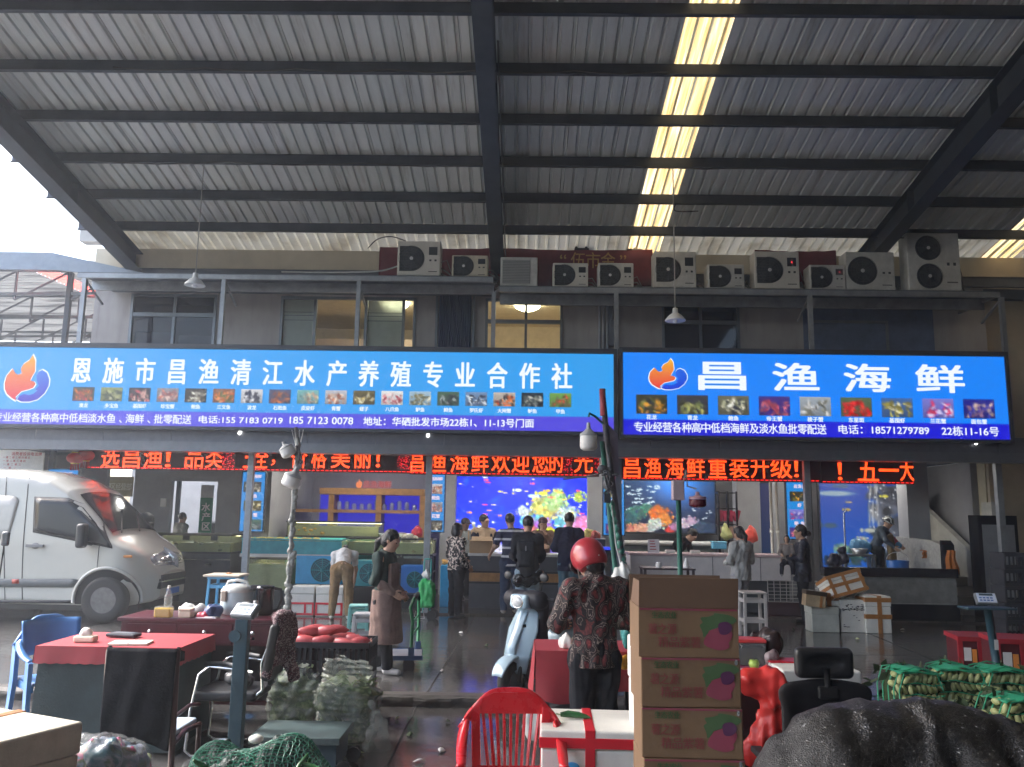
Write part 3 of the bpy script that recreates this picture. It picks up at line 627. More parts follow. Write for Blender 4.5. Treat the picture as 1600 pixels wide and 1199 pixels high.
PAL = [((60, 70, 60), [(200, 60, 50), (230, 120, 40), (90, 90, 60)]), ((150, 160, 100), [(60, 70, 60), (90, 100, 80), (190, 190, 140)]), ((70, 60, 60), [(230, 110, 120), (60, 50, 50), (220, 170, 160)]),
       ((150, 150, 160), [(200, 120, 100), (170, 110, 120), (220, 190, 180)]), ((60, 55, 50), [(220, 215, 200), (60, 50, 45), (150, 140, 120)]), ((150, 100, 70), [(250, 130, 70), (255, 160, 100), (80, 110, 60)]),
       ((225, 225, 230), [(30, 35, 50), (60, 60, 80), (240, 240, 245)]), ((90, 90, 120), [(200, 120, 70), (160, 90, 70), (60, 60, 80)]), ((130, 190, 190), [(200, 190, 160), (180, 150, 130), (120, 150, 150)]),
       ((200, 200, 210), [(190, 120, 90), (150, 80, 60), (230, 200, 180)]), ((110, 100, 60), [(240, 230, 190), (190, 170, 110), (80, 70, 40)]), ((240, 240, 240), [(210, 120, 130), (180, 80, 90), (240, 200, 200)]),
       ((170, 200, 220), [(120, 110, 70), (80, 90, 70), (220, 220, 200)]), ((80, 110, 90), [(40, 45, 50), (150, 160, 160), (60, 70, 70)]), ((120, 150, 190), [(50, 55, 70), (90, 100, 130), (200, 210, 220)]),
       ((200, 190, 180), [(230, 80, 50), (250, 130, 70), (60, 50, 50)]), ((30, 40, 50), [(190, 190, 180), (120, 130, 120), (60, 70, 80)]), ((120, 170, 80), [(120, 110, 60), (90, 90, 60), (200, 80, 60)])]
PAL2 = [((60, 60, 40), [(220, 150, 40), (120, 120, 60), (30, 40, 50)]), ((60, 60, 70), [(170, 170, 100), (120, 130, 80), (60, 60, 40)]), ((110, 110, 90), [(240, 235, 210), (170, 170, 140), (40, 45, 60)]),
        ((70, 50, 140), [(200, 80, 100), (230, 120, 140), (60, 40, 120)]), ((170, 180, 190), [(110, 110, 100), (140, 140, 130), (210, 210, 210)]), ((90, 110, 80), [(230, 40, 40), (255, 60, 50), (200, 20, 30)]),
        ((70, 110, 170), [(190, 180, 90), (140, 130, 70), (230, 225, 190)]), ((130, 130, 220), [(200, 190, 240), (100, 90, 190), (230, 60, 110)]), ((40, 40, 150), [(220, 190, 180), (150, 110, 140), (60, 60, 170)])]
def food(pal, seed, W=22, H=14):
    rs = np.random.RandomState(seed); a = canvas(W, H, pal[0], np.array(pal[0])*.75)
    for i in range(34):
        c = np.array(pal[1][rs.randint(3)])*(.7+.5*rs.rand()); L = 1+rs.rand()*3.6
        disk(a, W*(.12+.76*rs.rand()), H*(.25+.65*rs.rand()), L, .7+rs.rand()*1.1, np.clip(c, 0, 255), rs.rand()*3.1, .6)
    return a
M_PHOTO = vmat('lit_photo', .92); M_SW = emat('sign_white', (240, 248, 255), 1.05)
def photo(t, u, v, w, h, pal, seed, Y=YSG, nm='photo', off=.014):
    c = D(u, v, Y); k = Y/F*1.012; picture(nm, food(pal, seed), Vector((c.x-w*k/2, Y-off, c.z-h*k/2))-t.location, (w*k, 0, 0), (0, 0, h*k), M_PHOTO, t)
def signboard(label, x0, x1, z0, z1, zb, top, band, k):
    t = thing('signboard', label, 'signboard', (x0, YSG, z0))
    part(t, MB().box(x0-.06, x1+.06, YSG+.006, YSG+.28, z0-.06, z1+.09), 'case', M_SBOX, bevel=.01)
    m = MB(); f = .045; m.box(x0-.06, x1+.06, YSG-.03, YSG+.005, z1, z1+.09).box(x0-.06, x1+.06, YSG-.03, YSG+.005, z0-.06, z0).box(x0-.06, x0, YSG-.03, YSG+.005, z0, z1).box(x1, x1+.06, YSG-.03, YSG+.005, z0, z1)
    part(t, m, 'frame', M_SBOX)
    part(t, MB().add([(x0, YSG, zb), (x1, YSG, zb), (x1, YSG, z1), (x0, YSG, z1)], [(0, 1, 2, 3)]), 'lit_face', emat('sign_face_'+k, top, 1.0))
    part(t, MB().add([(x0, YSG, z0), (x1, YSG, z0), (x1, YSG, zb), (x0, YSG, zb)], [(0, 1, 2, 3)]), 'lit_band', emat('sign_band_'+k, band, 1.0))
    return t
def tx(mb, body, u0, u1, v, h, Y=YSG, off=.012, bold=.012, spread=True, cond=1.):
    um = (u0+u1)/2; x0, x1 = D(u0, v, Y).x, D(u1, v, Y).x; zc = D(um, v, Y).z; k = Y/F*1.012
    mb.text(body, x0, x1, zc-h*k/2, zc+h*k/2, Y-off, bold, spread=spread, cond=cond); return mb
zt = DZ(548, YSG, 480); zb_ = DZ(646, YSG, 480); z0_ = DZ(669, YSG, 480)
s1 = signboard('long sky blue lit signboard with sixteen white title characters over a row of fish photos', -9.9, 1.58, z0_, zt, zb_, (36, 158, 240), (78, 68, 222), 'left')
part(s1, tx(MB(), '恩施市昌渔清江水产养殖专业合作社', 103, 903, 583, 40, bold=.03, cond=.76), 'title_lettering', M_SW)
capt = ['澳龙', '多宝鱼', '基围虾', '珍宝蟹', '鲍鱼', '三文鱼', '波龙', '石斑鱼', '皮皮虾', '青蟹', '蛏子', '八爪鱼', '鲈鱼', '鲟鱼', '罗氏虾', '大闸蟹', '鲈鱼', '甲鱼']
cm = MB()
for i in range(18):
    u = 131+i*43.8; v = 616+i*.57; photo(s1, u, v, 34, 22, PAL[i], i+3); n = len(capt[i]); tx(cm, capt[i], u-n*3.6, u+n*3.6, v+17.5, 7, bold=.03)
part(s1, cm, 'caption_lettering', M_SW)
bm = MB(); tx(bm, '专业经营各种高中低档淡水鱼、海鲜、批零配送', -10, 300, 653.5, 14.5, bold=.018)
tx(bm, '电话:155 7183 0719', 311, 442, 656.5, 12, bold=.03, spread=False); tx(bm, '185 7123 0078', 453, 552, 657.5, 11, bold=.03, spread=False); tx(bm, '地址：华硒批发市场22栋1、11-13号门面', 568, 834, 660, 13.5, bold=.03, spread=False)
part(s1, bm, 'band_lettering', M_SW); logo(s1, 9, 78, 555, 628, ((250, 190, 60), (228, 50, 80)), ((50, 130, 235), (70, 50, 200)))
zt = DZ(554.5, YSG, 1275); zb_ = DZ(659, YSG, 1275); z0_ = DZ(683.5, YSG, 1275)
s2 = signboard('bright blue lit signboard with four wide white characters over nine seafood photos', 1.745, 8.46, z0_, zt, zb_, (0, 131, 255), (14, 16, 214), 'right')
tm = MB()
for ch, u0, u1 in (('昌', 1092, 1164), ('渔', 1208, 1278), ('海', 1319, 1390), ('鲜', 1431, 1505)): tx(tm, ch, u0, u1, 588+(u0-1092)*.012, 43, bold=.042, spread=False)
part(s2, tm, 'title_lettering', M_SW); cm = MB()
for i, c in enumerate(['花龙', '青龙', '鲍鱼', '帝王蟹', '梭子蟹', '东星斑', '基围虾', '兰花蟹', '面包蟹']):
    u = 1018+i*63.9; v = 632+i*.9; photo(s2, u, v, 48, 30, PAL2[i], 40+i); n = len(c); tx(cm, c, u-n*4.2, u+n*4.2, v+20, 7.5, bold=.03)
part(s2, cm, 'caption_lettering', M_SW); bm = MB()
tx(bm, '专业经营各种高中低档海鲜及淡水鱼批零配送', 990, 1291, 669, 15.5, bold=.018, spread=True); tx(bm, '电话：18571279789', 1310, 1451, 672, 14, bold=.02, spread=False); tx(bm, '22栋11-16号', 1471, 1560, 674, 14.5, bold=.02, spread=False)
part(s2, bm, 'band_lettering', M_SW); logo(s2, 1014, 1073, 561, 609, ((252, 190, 50), (235, 60, 60)), ((20, 110, 240), (20, 60, 220)))
# ---- dark fascia under the signboards
t = thing('fascia', 'dark grey metal fascia panels running under the signboards', 'fascia', (0, 14.75, 2.9)); x = -9.95; k = 0
while x < 9.0:
    x1 = min(x+1.22, 9.0); part(t, MB().box(x+.003, x1-.003, 14.75, 14.79, 2.98, 3.21), 'panel', mat('fascia_grey', (.10, .105, .125), .4, .2, var=.15)); x = x1
part(t, MB().box(-9.95, 9.0, 14.72, 15.05, DZ(711, 14.72, 700), 2.978), 'lower_rail', mat('fascia_rail', (.13, .135, .15), .35, .5)); part(t, MB().box(-9.95, 9.0, 14.8, 15.2, 2.99, 3.01), 'soffit', M_SBOX)
for u in (375, 669, 1523):
    x = DX(u, 14.7, 670); part(t, MB().cyl((x, 14.76, 3.2), (x, 14.68, 3.13), .028, n=10), 'spot_lamp', emat('spot_white', (255, 255, 250), 5))
# ---- scrolling LED strips behind the posts
M_LEDT = emat('led_orange', (255, 66, 18), 3.2); M_LEDR = emat('led_red', (255, 24, 14), 2.5); M_LEDB = mat('led_black', (.035, .012, .012), .55)
YL = 15.62
def led(u0, u1, vb, chars, label, flowers=()):
    x0, x1 = DX(u0, YL, vb), DX(u1, YL, vb); zb = DZ(vb, YL, (u0+u1)/2)
    t = thing('led_sign', label, 'LED sign', (x0, YL, zb), group='red LED text strips under the fascia')
    part(t, MB().box(x0, x1, YL, YL+.09, zb-.02, 2.985), 'panel', M_LEDB)
    m = MB()
    for ch, a, b in chars:
        v = vb-19.5+ (0 if ch not in '！，' else 2); 
        if ch in '！，': tx(m, ch, a, b, v+(0 if ch == '！' else 6), 26 if ch == '！' else 9, YL, .008, .02, False)
        elif ch == '一': tx(m, ch, a, b, v, 4, YL, .008, .02, False)
        else: tx(m, ch, a, b, v, 33, YL, .008, .012, False)
    part(t, m, 'lettering', M_LEDT)
    m = MB(); n = int((x1-x0)/.085); 
    for i in range(n): m.box(x0+.02+i*.085, x0+.075+i*.085, YL-.008, YL-.002, zb, zb+.014)
    part(t, m, 'dotted_line', M_LEDR)
    rs = np.random.RandomState(len(chars)); m = MB()
    for (fa, fb) in flowers:
        fx0, fx1 = DX(fa, YL, vb), DX(fb, YL, vb)
        for i in range(int((fx1-fx0)*260)):
            px = fx0+rs.rand()*(fx1-fx0); pz = zb+.03+rs.rand()*.36; m.box(px, px+.014, YL-.008, YL-.002, pz, pz+.014)
    if flowers: part(t, m, 'firework_pattern', emat('led_red2', (255, 30, 40), 2.0))
    return t
led(134, 650, 734.5, [('选', 159, 187), ('昌', 193, 219), ('渔', 225, 254), ('！', 259, 267), ('品', 290, 318), ('类', 322, 348), ('三', 381, 399), ('全', 399, 419), ('，', 424, 430), ('价', 455, 480), ('格', 487, 510), ('美', 518, 547), ('丽', 553, 580), ('！', 588, 594)],
    'red LED text strip over the left shop, starting beside the red lanterns', [(345, 365), (620, 650)])
led(640, 936, 741.5, [('昌', 642, 662), ('渔', 670, 697), ('海', 704, 732), ('鲜', 737, 763), ('欢', 768, 797), ('迎', 800, 827), ('您', 832, 857), ('的', 859, 879), ('光', 897, 926)], 'red LED text strip over the big coral screen', [(880, 894), (928, 936)])
led(958, 1282, 750, [('昌', 975, 1000), ('渔', 1007, 1033), ('海', 1040, 1068), ('鲜', 1073, 1101), ('重', 1107, 1135), ('装', 1140, 1169), ('升', 1173, 1201), ('级', 1204, 1237), ('！', 1241, 1247)], 'red LED text strip over the white counter and orange coral mural')
led(1284, 1428, 754.5, [('！', 1309, 1315), ('五', 1340, 1372), ('一', 1373, 1404), ('大', 1406, 1427)], 'short red LED text strip at the right, ending over the stone fish basin')
# ---- big lit reef pictures
rs = np.random.RandomState(3)
def reef1():
    W, H = 150, 84; a = canvas(W, H, (16, 40, 215), (20, 60, 235))
    for i in range(60): disk(a, rs.rand()*W, rs.rand()*H, 4+rs.rand()*9, 2+rs.rand()*4, (20+rs.rand()*40, 60+rs.rand()*60, 220+rs.rand()*30), rs.rand()*3, .8, .5)
    for (x, y, r, c) in [(12, 60, 15, (235, 235, 240)), (28, 70, 14, (225, 210, 235)), (6, 74, 12, (240, 190, 220)), (45, 78, 11, (220, 225, 245)), (100, 34, 17, (235, 225, 120)), (88, 45, 12, (120, 215, 235)), (112, 24, 14, (190, 230, 150)), (76, 36, 7, (225, 240, 245)), (97, 54, 14, (175, 120, 215)), (83, 58, 9, (235, 130, 120)),
                         (104, 64, 13, (230, 240, 40)), (94, 70, 9, (220, 235, 60)), (122, 50, 12, (110, 200, 220)), (128, 38, 10, (210, 235, 230)), (136, 58, 13, (240, 180, 210)), (120, 66, 11, (235, 225, 240)), (144, 48, 10, (240, 140, 200)), (146, 66, 9, (255, 120, 40)), (140, 70, 9, (245, 140, 60)), (130, 76, 12, (150, 180, 235)), (112, 78, 10, (110, 90, 200)), (70, 80, 9, (230, 60, 140)), (80, 76, 8, (240, 120, 110)), (140, 20, 7, (200, 220, 90)), (62, 70, 7, (150, 220, 240))]:
        coral(a, x, y, r, c, rs, 60)
    for i in range(46): x, y = rs.rand()*W, rs.rand()*H*.8; fish(a, x, y, 1.2+rs.rand()*2, [(240, 220, 60), (230, 240, 240), (250, 90, 110), (250, 160, 60)][rs.randint(4)], rs.choice([-1, 1]))
    fish(a, 98, 17, 7, (240, 230, 60)); fish(a, 104, 14, 4, (245, 190, 40)); fish(a, 36, 6, 3, (240, 60, 90)); fish(a, 33, 30, 3, (240, 60, 110)); fish(a, 70, 14, 5, (225, 240, 200)); fish(a, 86, 20, 6, (200, 240, 230), -1)
    return a
def reef2():
    W, H = 120, 64; a = canvas(W, H, (40, 130, 225), (20, 50, 110))
    yy, xx = np.mgrid[0:H, 0:W]; a *= (.42+.75*np.exp(-((xx-70)/34.)**2-((yy-6)/26.)**2))[..., None]; a = np.clip(a, 0, 1)
    for i in range(34): fish(a, rs.rand()*46+4, rs.rand()*30+6, 1.6+rs.rand()*2.2, (205, 225, 235), rs.choice([-1, 1]), rs.rand()-.5)
    for i in range(22): fish(a, 74+rs.rand()*44, 34+rs.rand()*20, .8+rs.rand()*1.4, (215, 225, 235), 1)
    for (x, y, r, c) in [(18, 40, 12, (60, 130, 120)), (8, 48, 10, (50, 100, 110)), (30, 34, 7, (70, 140, 120)), (46, 42, 14, (245, 120, 40)), (54, 48, 10, (250, 150, 60)), (42, 54, 10, (215, 225, 215)), (34, 58, 8, (200, 205, 200)), (12, 60, 9, (235, 150, 120)), (24, 58, 8, (240, 170, 140)), (60, 60, 6, (235, 60, 50)), (78, 52, 8, (220, 200, 220)), (88, 48, 7, (200, 170, 200)), (102, 56, 9, (60, 80, 110)), (112, 58, 8, (50, 70, 100)), (66, 56, 6, (190, 130, 170))]: coral(a, x, y, r, c, rs, 46)
    return a
def reef3():
    W, H = 84, 84; a = canvas(W, H, (16, 56, 150), (14, 84, 176))
    for i in range(70): q = rs.rand(); c = 30+70*rs.rand(); disk(a, 48+26*rs.rand()+6*q, 4+76*q, 3+6*rs.rand(), 4+7*rs.rand(), (c, c*1.05, c*1.2), rs.rand()*3, .5, .9)
    for i in range(26): c = 130+80*rs.rand(); disk(a, 46+9*rs.rand(), 4+rs.rand()*36, .7+rs.rand(), 5+rs.rand()*9, (c, c, c), .12, .9, .7)
    disk(a, 14, 12, 24, 3.2, (170, 185, 180), 0, .5, .8)
    for (x, y, r, c) in [(30, 70, 11, (40, 80, 80)), (18, 64, 7, (150, 190, 160)), (38, 58, 8, (170, 185, 170)), (52, 74, 9, (30, 40, 45)), (70, 74, 12, (25, 34, 36)), (10, 77, 10, (24, 50, 80)), (34, 66, 5, (210, 215, 190))]: coral(a, x, y, r, c, rs, 50, .4)
    for i in range(60): disk(a, 46+rs.rand()*36, rs.rand()*82, .5+rs.rand()*.8, .5+rs.rand()*.8, (205, 210, 215), 0, .6)
    fish(a, 9, 42, 8, (60, 80, 96)); fish(a, 22, 5, 7, (50, 76, 110)); fish(a, 26, 27, 4, (180, 150, 70)); fish(a, 62, 14, 4, (210, 200, 70)); fish(a, 46, 46, 7, (160, 165, 158)); fish(a, 28, 20, 3, (190, 160, 90))
    return a
def screen(name, label, cat, u0, u1, v0, v1, Y, arr, em, frame=.04):
    x0, x1, z0, z1 = PR(u0, u1, v0, v1, Y); t = thing(name, label, cat, ((x0+x1)/2, Y, z0))
    part(t, MB().box(x0-frame, x1+frame, Y+.004, Y+.08, z0-frame, z1+frame), 'housing', M_SBOX)
    picture('picture', arr, Vector((x0, Y, z0))-t.location, (x1-x0, 0, 0), (0, 0, z1-z0), vmat('lit_picture_%d' % int(em*100), em), t); return t
screen('coral_screen', 'big bright screen of a colourful coral reef behind the crowded counter', 'screen', 713, 918, 746, 868, 19.2, reef1(), 1.75)
screen('coral_mural', 'backlit mural of orange coral and white fish behind the white counter', 'mural', 974, 1117, 752, 832, 19.2, reef2(), 1.3)
screen('reef_mural', 'dim blue reef mural above the stone fish basin', 'mural', 1283, 1420, 752, 892, 18.3, reef3(), 1.1)
screen('reef_mural', 'narrow dark blue reef panel between the pillars beside the white counter', 'mural', 1186, 1214, 756, 868, 18.6, canvas(10, 30, (30, 40, 120), (20, 60, 110)), .4)
# blue light boxes with seafood photos
def lightbox(u0, u1, v0, v1, Y, label, pals, seed, caps=True, em='lightbox_blue', col=(28, 140, 222)):
    x0, x1, z0, z1 = PR(u0, u1, v0, v1, Y); t = thing('light_box', label, 'light box', ((x0+x1)/2, Y, z0), group='blue seafood light boxes on the shop pillars')
    part(t, MB().box(x0-.02, x1+.02, Y+.003, Y+.09, z0-.02, z1+.02), 'case', M_SBOX)
    part(t, MB().add([(x0, Y, z0), (x1, Y, z0), (x1, Y, z1), (x0, Y, z1)], [(0, 1, 2, 3)]), 'lit_face', emat(em, col, .95))
    h = v1-v0; w = u1-u0; m = MB(); tx(m, '昌渔海鲜', u0+w*.25, u1-w*.08, v0+h*.07, 5.5, Y, .008, .03)
    n = len(pals)
    for i, pl in enumerate(pals):
        vc = v0+h*(.25+.32*i); photo(t, (u0+u1)/2, vc, w*.78, h*.17, pl, seed+i, Y, 'photo', .006)
        if caps and i < n-1 or i == 0: tx(m, ['鲍鱼', '花蟹', '生蚝', '虾'][(i+seed) % 4], u0+w*.25, u1-w*.25, vc+h*.155, 6, Y, .008, .03)
    part(t, m, 'lettering', emat('sign_pink', (255, 225, 235), 1.0)); return t
lightbox(377, 412, 738, 830, 16.3, 'blue seafood light box between the first steel post and the ladder', [PAL[4], PAL[10], PAL[13]], 60)
lightbox(668, 694, 742, 831, 17.0, 'blue seafood light box left of the coral screen', [PAL[9], PAL[3], PAL[4]], 64)
lightbox(943, 975, 748, 836, 17.0, 'blue seafood light box behind the bundle of poles', [PAL2[6], PAL2[8], PAL2[3]], 68)
lightbox(1230, 1268, 754, 842, 16.8, 'blue seafood light box behind the adult holding a child', [PAL2[0], PAL2[7], PAL2[3]], 71)
lightbox(72, 118, 734, 822, 16.3, 'blue light box half hidden behind the white van', [PAL[2], PAL[5]], 75)
# white notice above the van, and the lanterns
x0, x1, z0, z1 = PR(-14, 68, 702, 737, 15.6); t = thing('notice_board', 'white notice board with red printed lines above the van roof', 'notice board', ((x0+x1)/2, 15.6, z0))
part(t, MB().prism([(x0, z0), (x1, z0), (x1, z1-.06), (x0+.3, z1+.03), (x0, z1+.03)], 15.6, 15.63), 'board', mat('notice_white', (.72, .70, .68), .6))
m = MB(); tx(m, '消费者投诉电话牌', 18, 66, 709.5, 5.5, 15.6, .004, .01); 
for i in range(4): tx(m, '一楼二楼三楼四楼五楼'[:9-i*2], 4, 48-7*i, 715+i*5.4, 3.6, 15.6, .004)
part(t, m, 'printed_lines', mat('notice_red', (.5, .05, .06), .6))
def lantern(u, v, r, Y, label):
    c = D(u, v, Y); t = thing('red_lantern', label, 'lantern', c, group='red festival lanterns under the fascia'); k = r*Y/F
    m = MB().lathe([(k*.45, -k*.62), (k*.8, -k*.45), (k*.98, -k*.15), (k, 0), (k*.98, .15*k), (k*.8, k*.45), (k*.45, k*.62)], (0, 0, 0), 24); m.obj('lantern_body', mat('lantern_red', (.5, .02, .02), .5, var=.3), t)
    MB().lathe([(k*.5, -k*.72), (k*.5, -k*.6)], (0, 0, 0), 16).lathe([(k*.5, k*.6), (k*.5, k*.72)], (0, 0, 0), 16).obj('gold_cap', mat('lantern_gold', (.6, .35, .06), .35, .6), t)
    m = MB()
    for i in range(14): a = i*2*PI/14; m.tube([(k*.42*cos(a), k*.42*sin(a), -k*.72), (k*.46*cos(a), k*.46*sin(a), -k*1.5)], .006, 4)
    m.obj('tassel', mat('lantern_red'[:], (.5, .02, .02)), t); return t
lantern(118, 716, 13, 15.4, 'red tasselled lantern left of the LED strip, the outer one of the pair'); lantern(134, 712, 13, 15.5, 'red tasselled lantern overlapping the start of the LED strip, the inner one')
# ================================================================== air conditioners, lamps, poles, shop fittings
M_ACW = mat('ac_casing', (.58, .56, .50), .5, var=.1, vs=3); M_ACD = mat('ac_dark', (.02, .025, .03), .5); M_ACG = mat('ac_grille', (.06, .07, .08), .45, .3)
M_PIPE = mat('pipe_lagging', (.16, .16, .155), .7, var=.4, vs=8); M_ACB = mat('ac_blade', (.035, .045, .05), .5)
def ac(u0, u1, v0, v1, label, fans=1, style='round', plate=True, lit=False, hub=(.5, .52, .54)):
    Y = 15.5; x0, x1, z0, z1 = PR(u0, u1, v0, v1, Y); zb = ZL if (u0+u1)/2 < 772 else ZR
    w = x1-x0; h = z1-zb; t = thing('air_conditioner', label, 'air conditioner', ((x0+x1)/2, Y, zb), group='air conditioner units on the canopy shelf')
    MB().box(-w/2, w/2, 0, .36, .045, h).obj('casing', [M_ACW, mat('ac_casing_yellowed', (.54, .49, .38), .55, var=.18, vs=5), mat('ac_casing_grey', (.50, .50, .47), .5, var=.2, vs=5)][int(u0) % 3], t, bevel=.018, seg=3)
    for s in (-1, 1): MB().box(s*w*.33-.03, s*w*.33+.03, .02, .34, .001, .045).obj('foot', M_ACD, t)
    if style == 'grille':
        MB().box(-w*.44, w*.3, -.012, -.001, h*.14, h*.9).obj('coil_recess', mat('coil_grey', (.16, .17, .17), .6), t)
        m = MB()
        for i in range(15): z = h*.16+i*h*.72/14; m.box(-w*.43, w*.29, -.022, -.013, z-.006, z+.006)
        m.obj('louvre_grille', mat('louvre_grey', (.3, .31, .3), .5), t); return
    cxs = -w*.17 if fans == 1 else -w*.10
    for k in range(fans):
        cz = h*.52 if fans == 1 else h*(.27+.47*k); r = min(w*.30, h*.42) if fans == 1 else h*.205
        if style == 'dee': m = MB().prism([(-w*.45, cz-r), (cxs, cz-r)]+[(cxs+r*sin(a), cz-r*cos(a)) for a in np.linspace(.01, PI-.01, 20)]+[(cxs, cz+r), (-w*.45, cz+r)], -.006, .0); 
        else: m = MB().cyl((cxs, 0, cz), (cxs, -.006, cz), r, n=32)
        m.obj('fan_recess', M_ACD, t)
        m = MB()
        for q in range(5):
            a = q*2*PI/5+k; A = lambda rr, da, dy: (cxs+rr*cos(a+da), -.012+dy, cz+rr*sin(a+da))
            m.add([A(r*.2, -.25, 0), A(r*.86, -.45, -.004), A(r*.9, .35, .004), A(r*.2, .3, .002)], [(0, 1, 2, 3)])
        m.obj('fan', M_ACB, t)
        m = MB()
        for q in range(1, 6): rr = r*q/5.2+.01; m.tube([(cxs+rr*cos(a), -.026, cz+rr*sin(a)) for a in np.linspace(0, 2*PI, 29)[:-1]], .0035, 4, closed=True)
        for q in range(12): a = q*PI/6; m.tube([(cxs+.04*cos(a), -.026, cz+.04*sin(a)), (cxs+r*cos(a), -.022, cz+r*sin(a))], .003, 4)
        if style == 'dee':
            for q in range(9): zz = cz-r*.9+q*r*.225; m.tube([(-w*.44, -.02, zz), (cxs, -.02, zz)], .003, 4)
        m.obj('fan_guard', M_ACG, t)
        MB().cyl((cxs, -.03, cz), (cxs, -.024, cz), r*.14, n=14).obj('hub_cap', mat('hub_grey', hub, .4), t)
    px = w*.33; rs_ = np.random.RandomState(int(u0)); q = MB()
    for i in range(3): z_ = h*(.2+.15*i); q.tube([(w/2-.01, .2, z_), (w/2+.1, .22+.02*i, z_+.05*rs_.normal()), (w/2+.2, .3, z_*.5), (w/2+.22+.05*i, .7, .05+.08*i), (w/2+.1, 1.2, .1+.1*i)], .016-.003*i, 6)
    q.obj('refrigerant_pipe', M_PIPE, t)
    if plate: MB().box(px-w*.1, px+w*.1, -.006, -.0005, h*.62, h*.84).obj('logo_plate', M_ACD, t)
    if lit: MB().box(px-w*.012, px+w*.02, -.009, -.0065, h*.70, h*.75).obj('status_light', emat('ac_red', (255, 40, 50), 1.2), t)
    m = MB(); 
    for s in (-.06, .06): m.box(px+w*s-w*.025, px+w*s+w*.025, -.005, -.0004, h*.45, h*.5)
    m.box(px-w*.1, px+w*.1, -.005, -.0004, h*.16, h*.18).obj('service_marks', M_ACD, t)
ac(621, 688, 377, 430, 'big air conditioner at the left end of the row, with a cable on top', style='dee', hub=(.6, .6, .6))
ac(706, 762, 399, 432, 'small low air conditioner just left of the middle roof beam', style='dee')
ac(782, 840, 402, 442, 'air conditioner with a flat louvred grille instead of a fan', style='grille')
ac(864, 919, 411, 443, 'small air conditioner under the black crate, before the red banner', style='dee')
ac(935, 990, 411, 444, 'small air conditioner below the skylight strip', style='dee')
ac(1022, 1088, 393, 445, 'big air conditioner crossed by the cord of the right hanging lamp', style='dee')
ac(1106, 1163, 413, 446, 'small air conditioner between the two big ones in the middle right', style='dee')
ac(1179, 1249, 393, 445, 'big air conditioner with a red lit display, right of the middle', style='dee', lit=True)
ac(1265, 1321, 414, 446, 'small air conditioner with a red lit display, below the sloping roof beam', style='dee', lit=True)
ac(1322, 1398, 394, 447, 'big air conditioner with one round grey fan, left of the tall twin unit', plate=False)
ac(1418, 1500, 364, 448, 'tall air conditioner with two round fans, one above the other', fans=2, plate=False)
for (u0, u1, v0, v1) in ((898, 922, 371, 388), (980, 1001, 374, 388)):
    x0, x1, z0, z1 = PR(u0, u1, v0, v1, 15.95); 
for u, v, lab in ((910, 380, 'black plastic crate perched on the wall ledge left of the skylight'), (990, 382, 'grey roll of pipe lagging on the wall ledge under the skylight')):
    c = D(u, v, 16.75); t = thing('crate' if u < 950 else 'pipe_roll', lab, 'crate' if u < 950 else 'roll', (c.x, 16.75, 7.162))
    if u < 950: MB().box(-.17, .13, -.1, .1, .001, .14).box(-.13, .17, -.1, .1, .142, .2).box(-.17, .0, -.09, .09, .202, .26).obj('crate_body', M_ACD, t, bevel=.01)
    else: MB().cyl((-.14, 0, .09), (.14, 0, .09), .085, n=16).obj('roll_body', mat('lagging', (.3, .29, .27), .6), t); MB().cyl((-.145, 0, .09), (-.05, 0, .09), .088, n=16).obj('wrap', M_ACD, t)
# red banner behind the units
def banner(u0, u1, v0, v1, label, text=None):
    Y = 16.62; x0, x1, z0, z1 = PR(u0, u1, v0, v1, Y); mb = MB()
    mb.grid(lambda a, b: (x0+(x1-x0)*a, Y+.012*sin(a*31)+.01*sin(a*13+b*3), z0+(z1-z0)*b-.03*sin(a*PI)), 40, 4)
    t = thing('banner', label, 'banner', ((x0+x1)/2, Y, z0)); part(t, mb, 'cloth', mat('faded_red_cloth', (.13, .024, .034), .85, var=.35, vs=2), solid=.004)
    if text: m = MB(); tx(m, text, 868, 985, (v0+v1)/2-10, 26, Y, .035, .008); part(t, m, 'lettering', mat('faded_gold', (.38, .22, .08), .7))
banner(592, 772, 387, 440, 'faded red cloth banner behind the leftmost air conditioners'); banner(778, 1020, 389, 446, 'faded red cloth banner with dull gold characters behind the small air conditioners', '“伍市金”'); banner(1180, 1307, 391, 446, 'faded dark red banner behind the units with red displays')
# cables looping on the shelf
def cable(pts, label, r=.012, m=None, n=10):
    P = [Vector(p) for p in pts]; path = []
    for i in range(len(P)-1):
        a, b, c, d = P[max(0, i-1)], P[i], P[i+1], P[min(len(P)-1, i+2)]
        for k in range(n): t = k/n; path.append(.5*((2*b)+(c-a)*t+(2*a-5*b+4*c-d)*t*t+(3*b-a-3*c+d)*t**3))
    path.append(P[-1]); return tag(MB().tube(path, r, 6).obj('cable', m or mat('black_cable', (.03, .03, .03), .5)), label, 'cable')
cable([D(575, 388, 16.5), D(590, 374, 16.2), D(612, 370, 16), D(634, 377, 15.7)], 'thin black cable looping up to the big left air conditioner')
cable([D(440, 425, 15.5), D(520, 426, 15.45), D(590, 424, 15.45), D(622, 416, 15.6)], 'pale cable lying along the canopy rail to the big left air conditioner', .014, mat('pale_cable', (.5, .5, .48), .5))
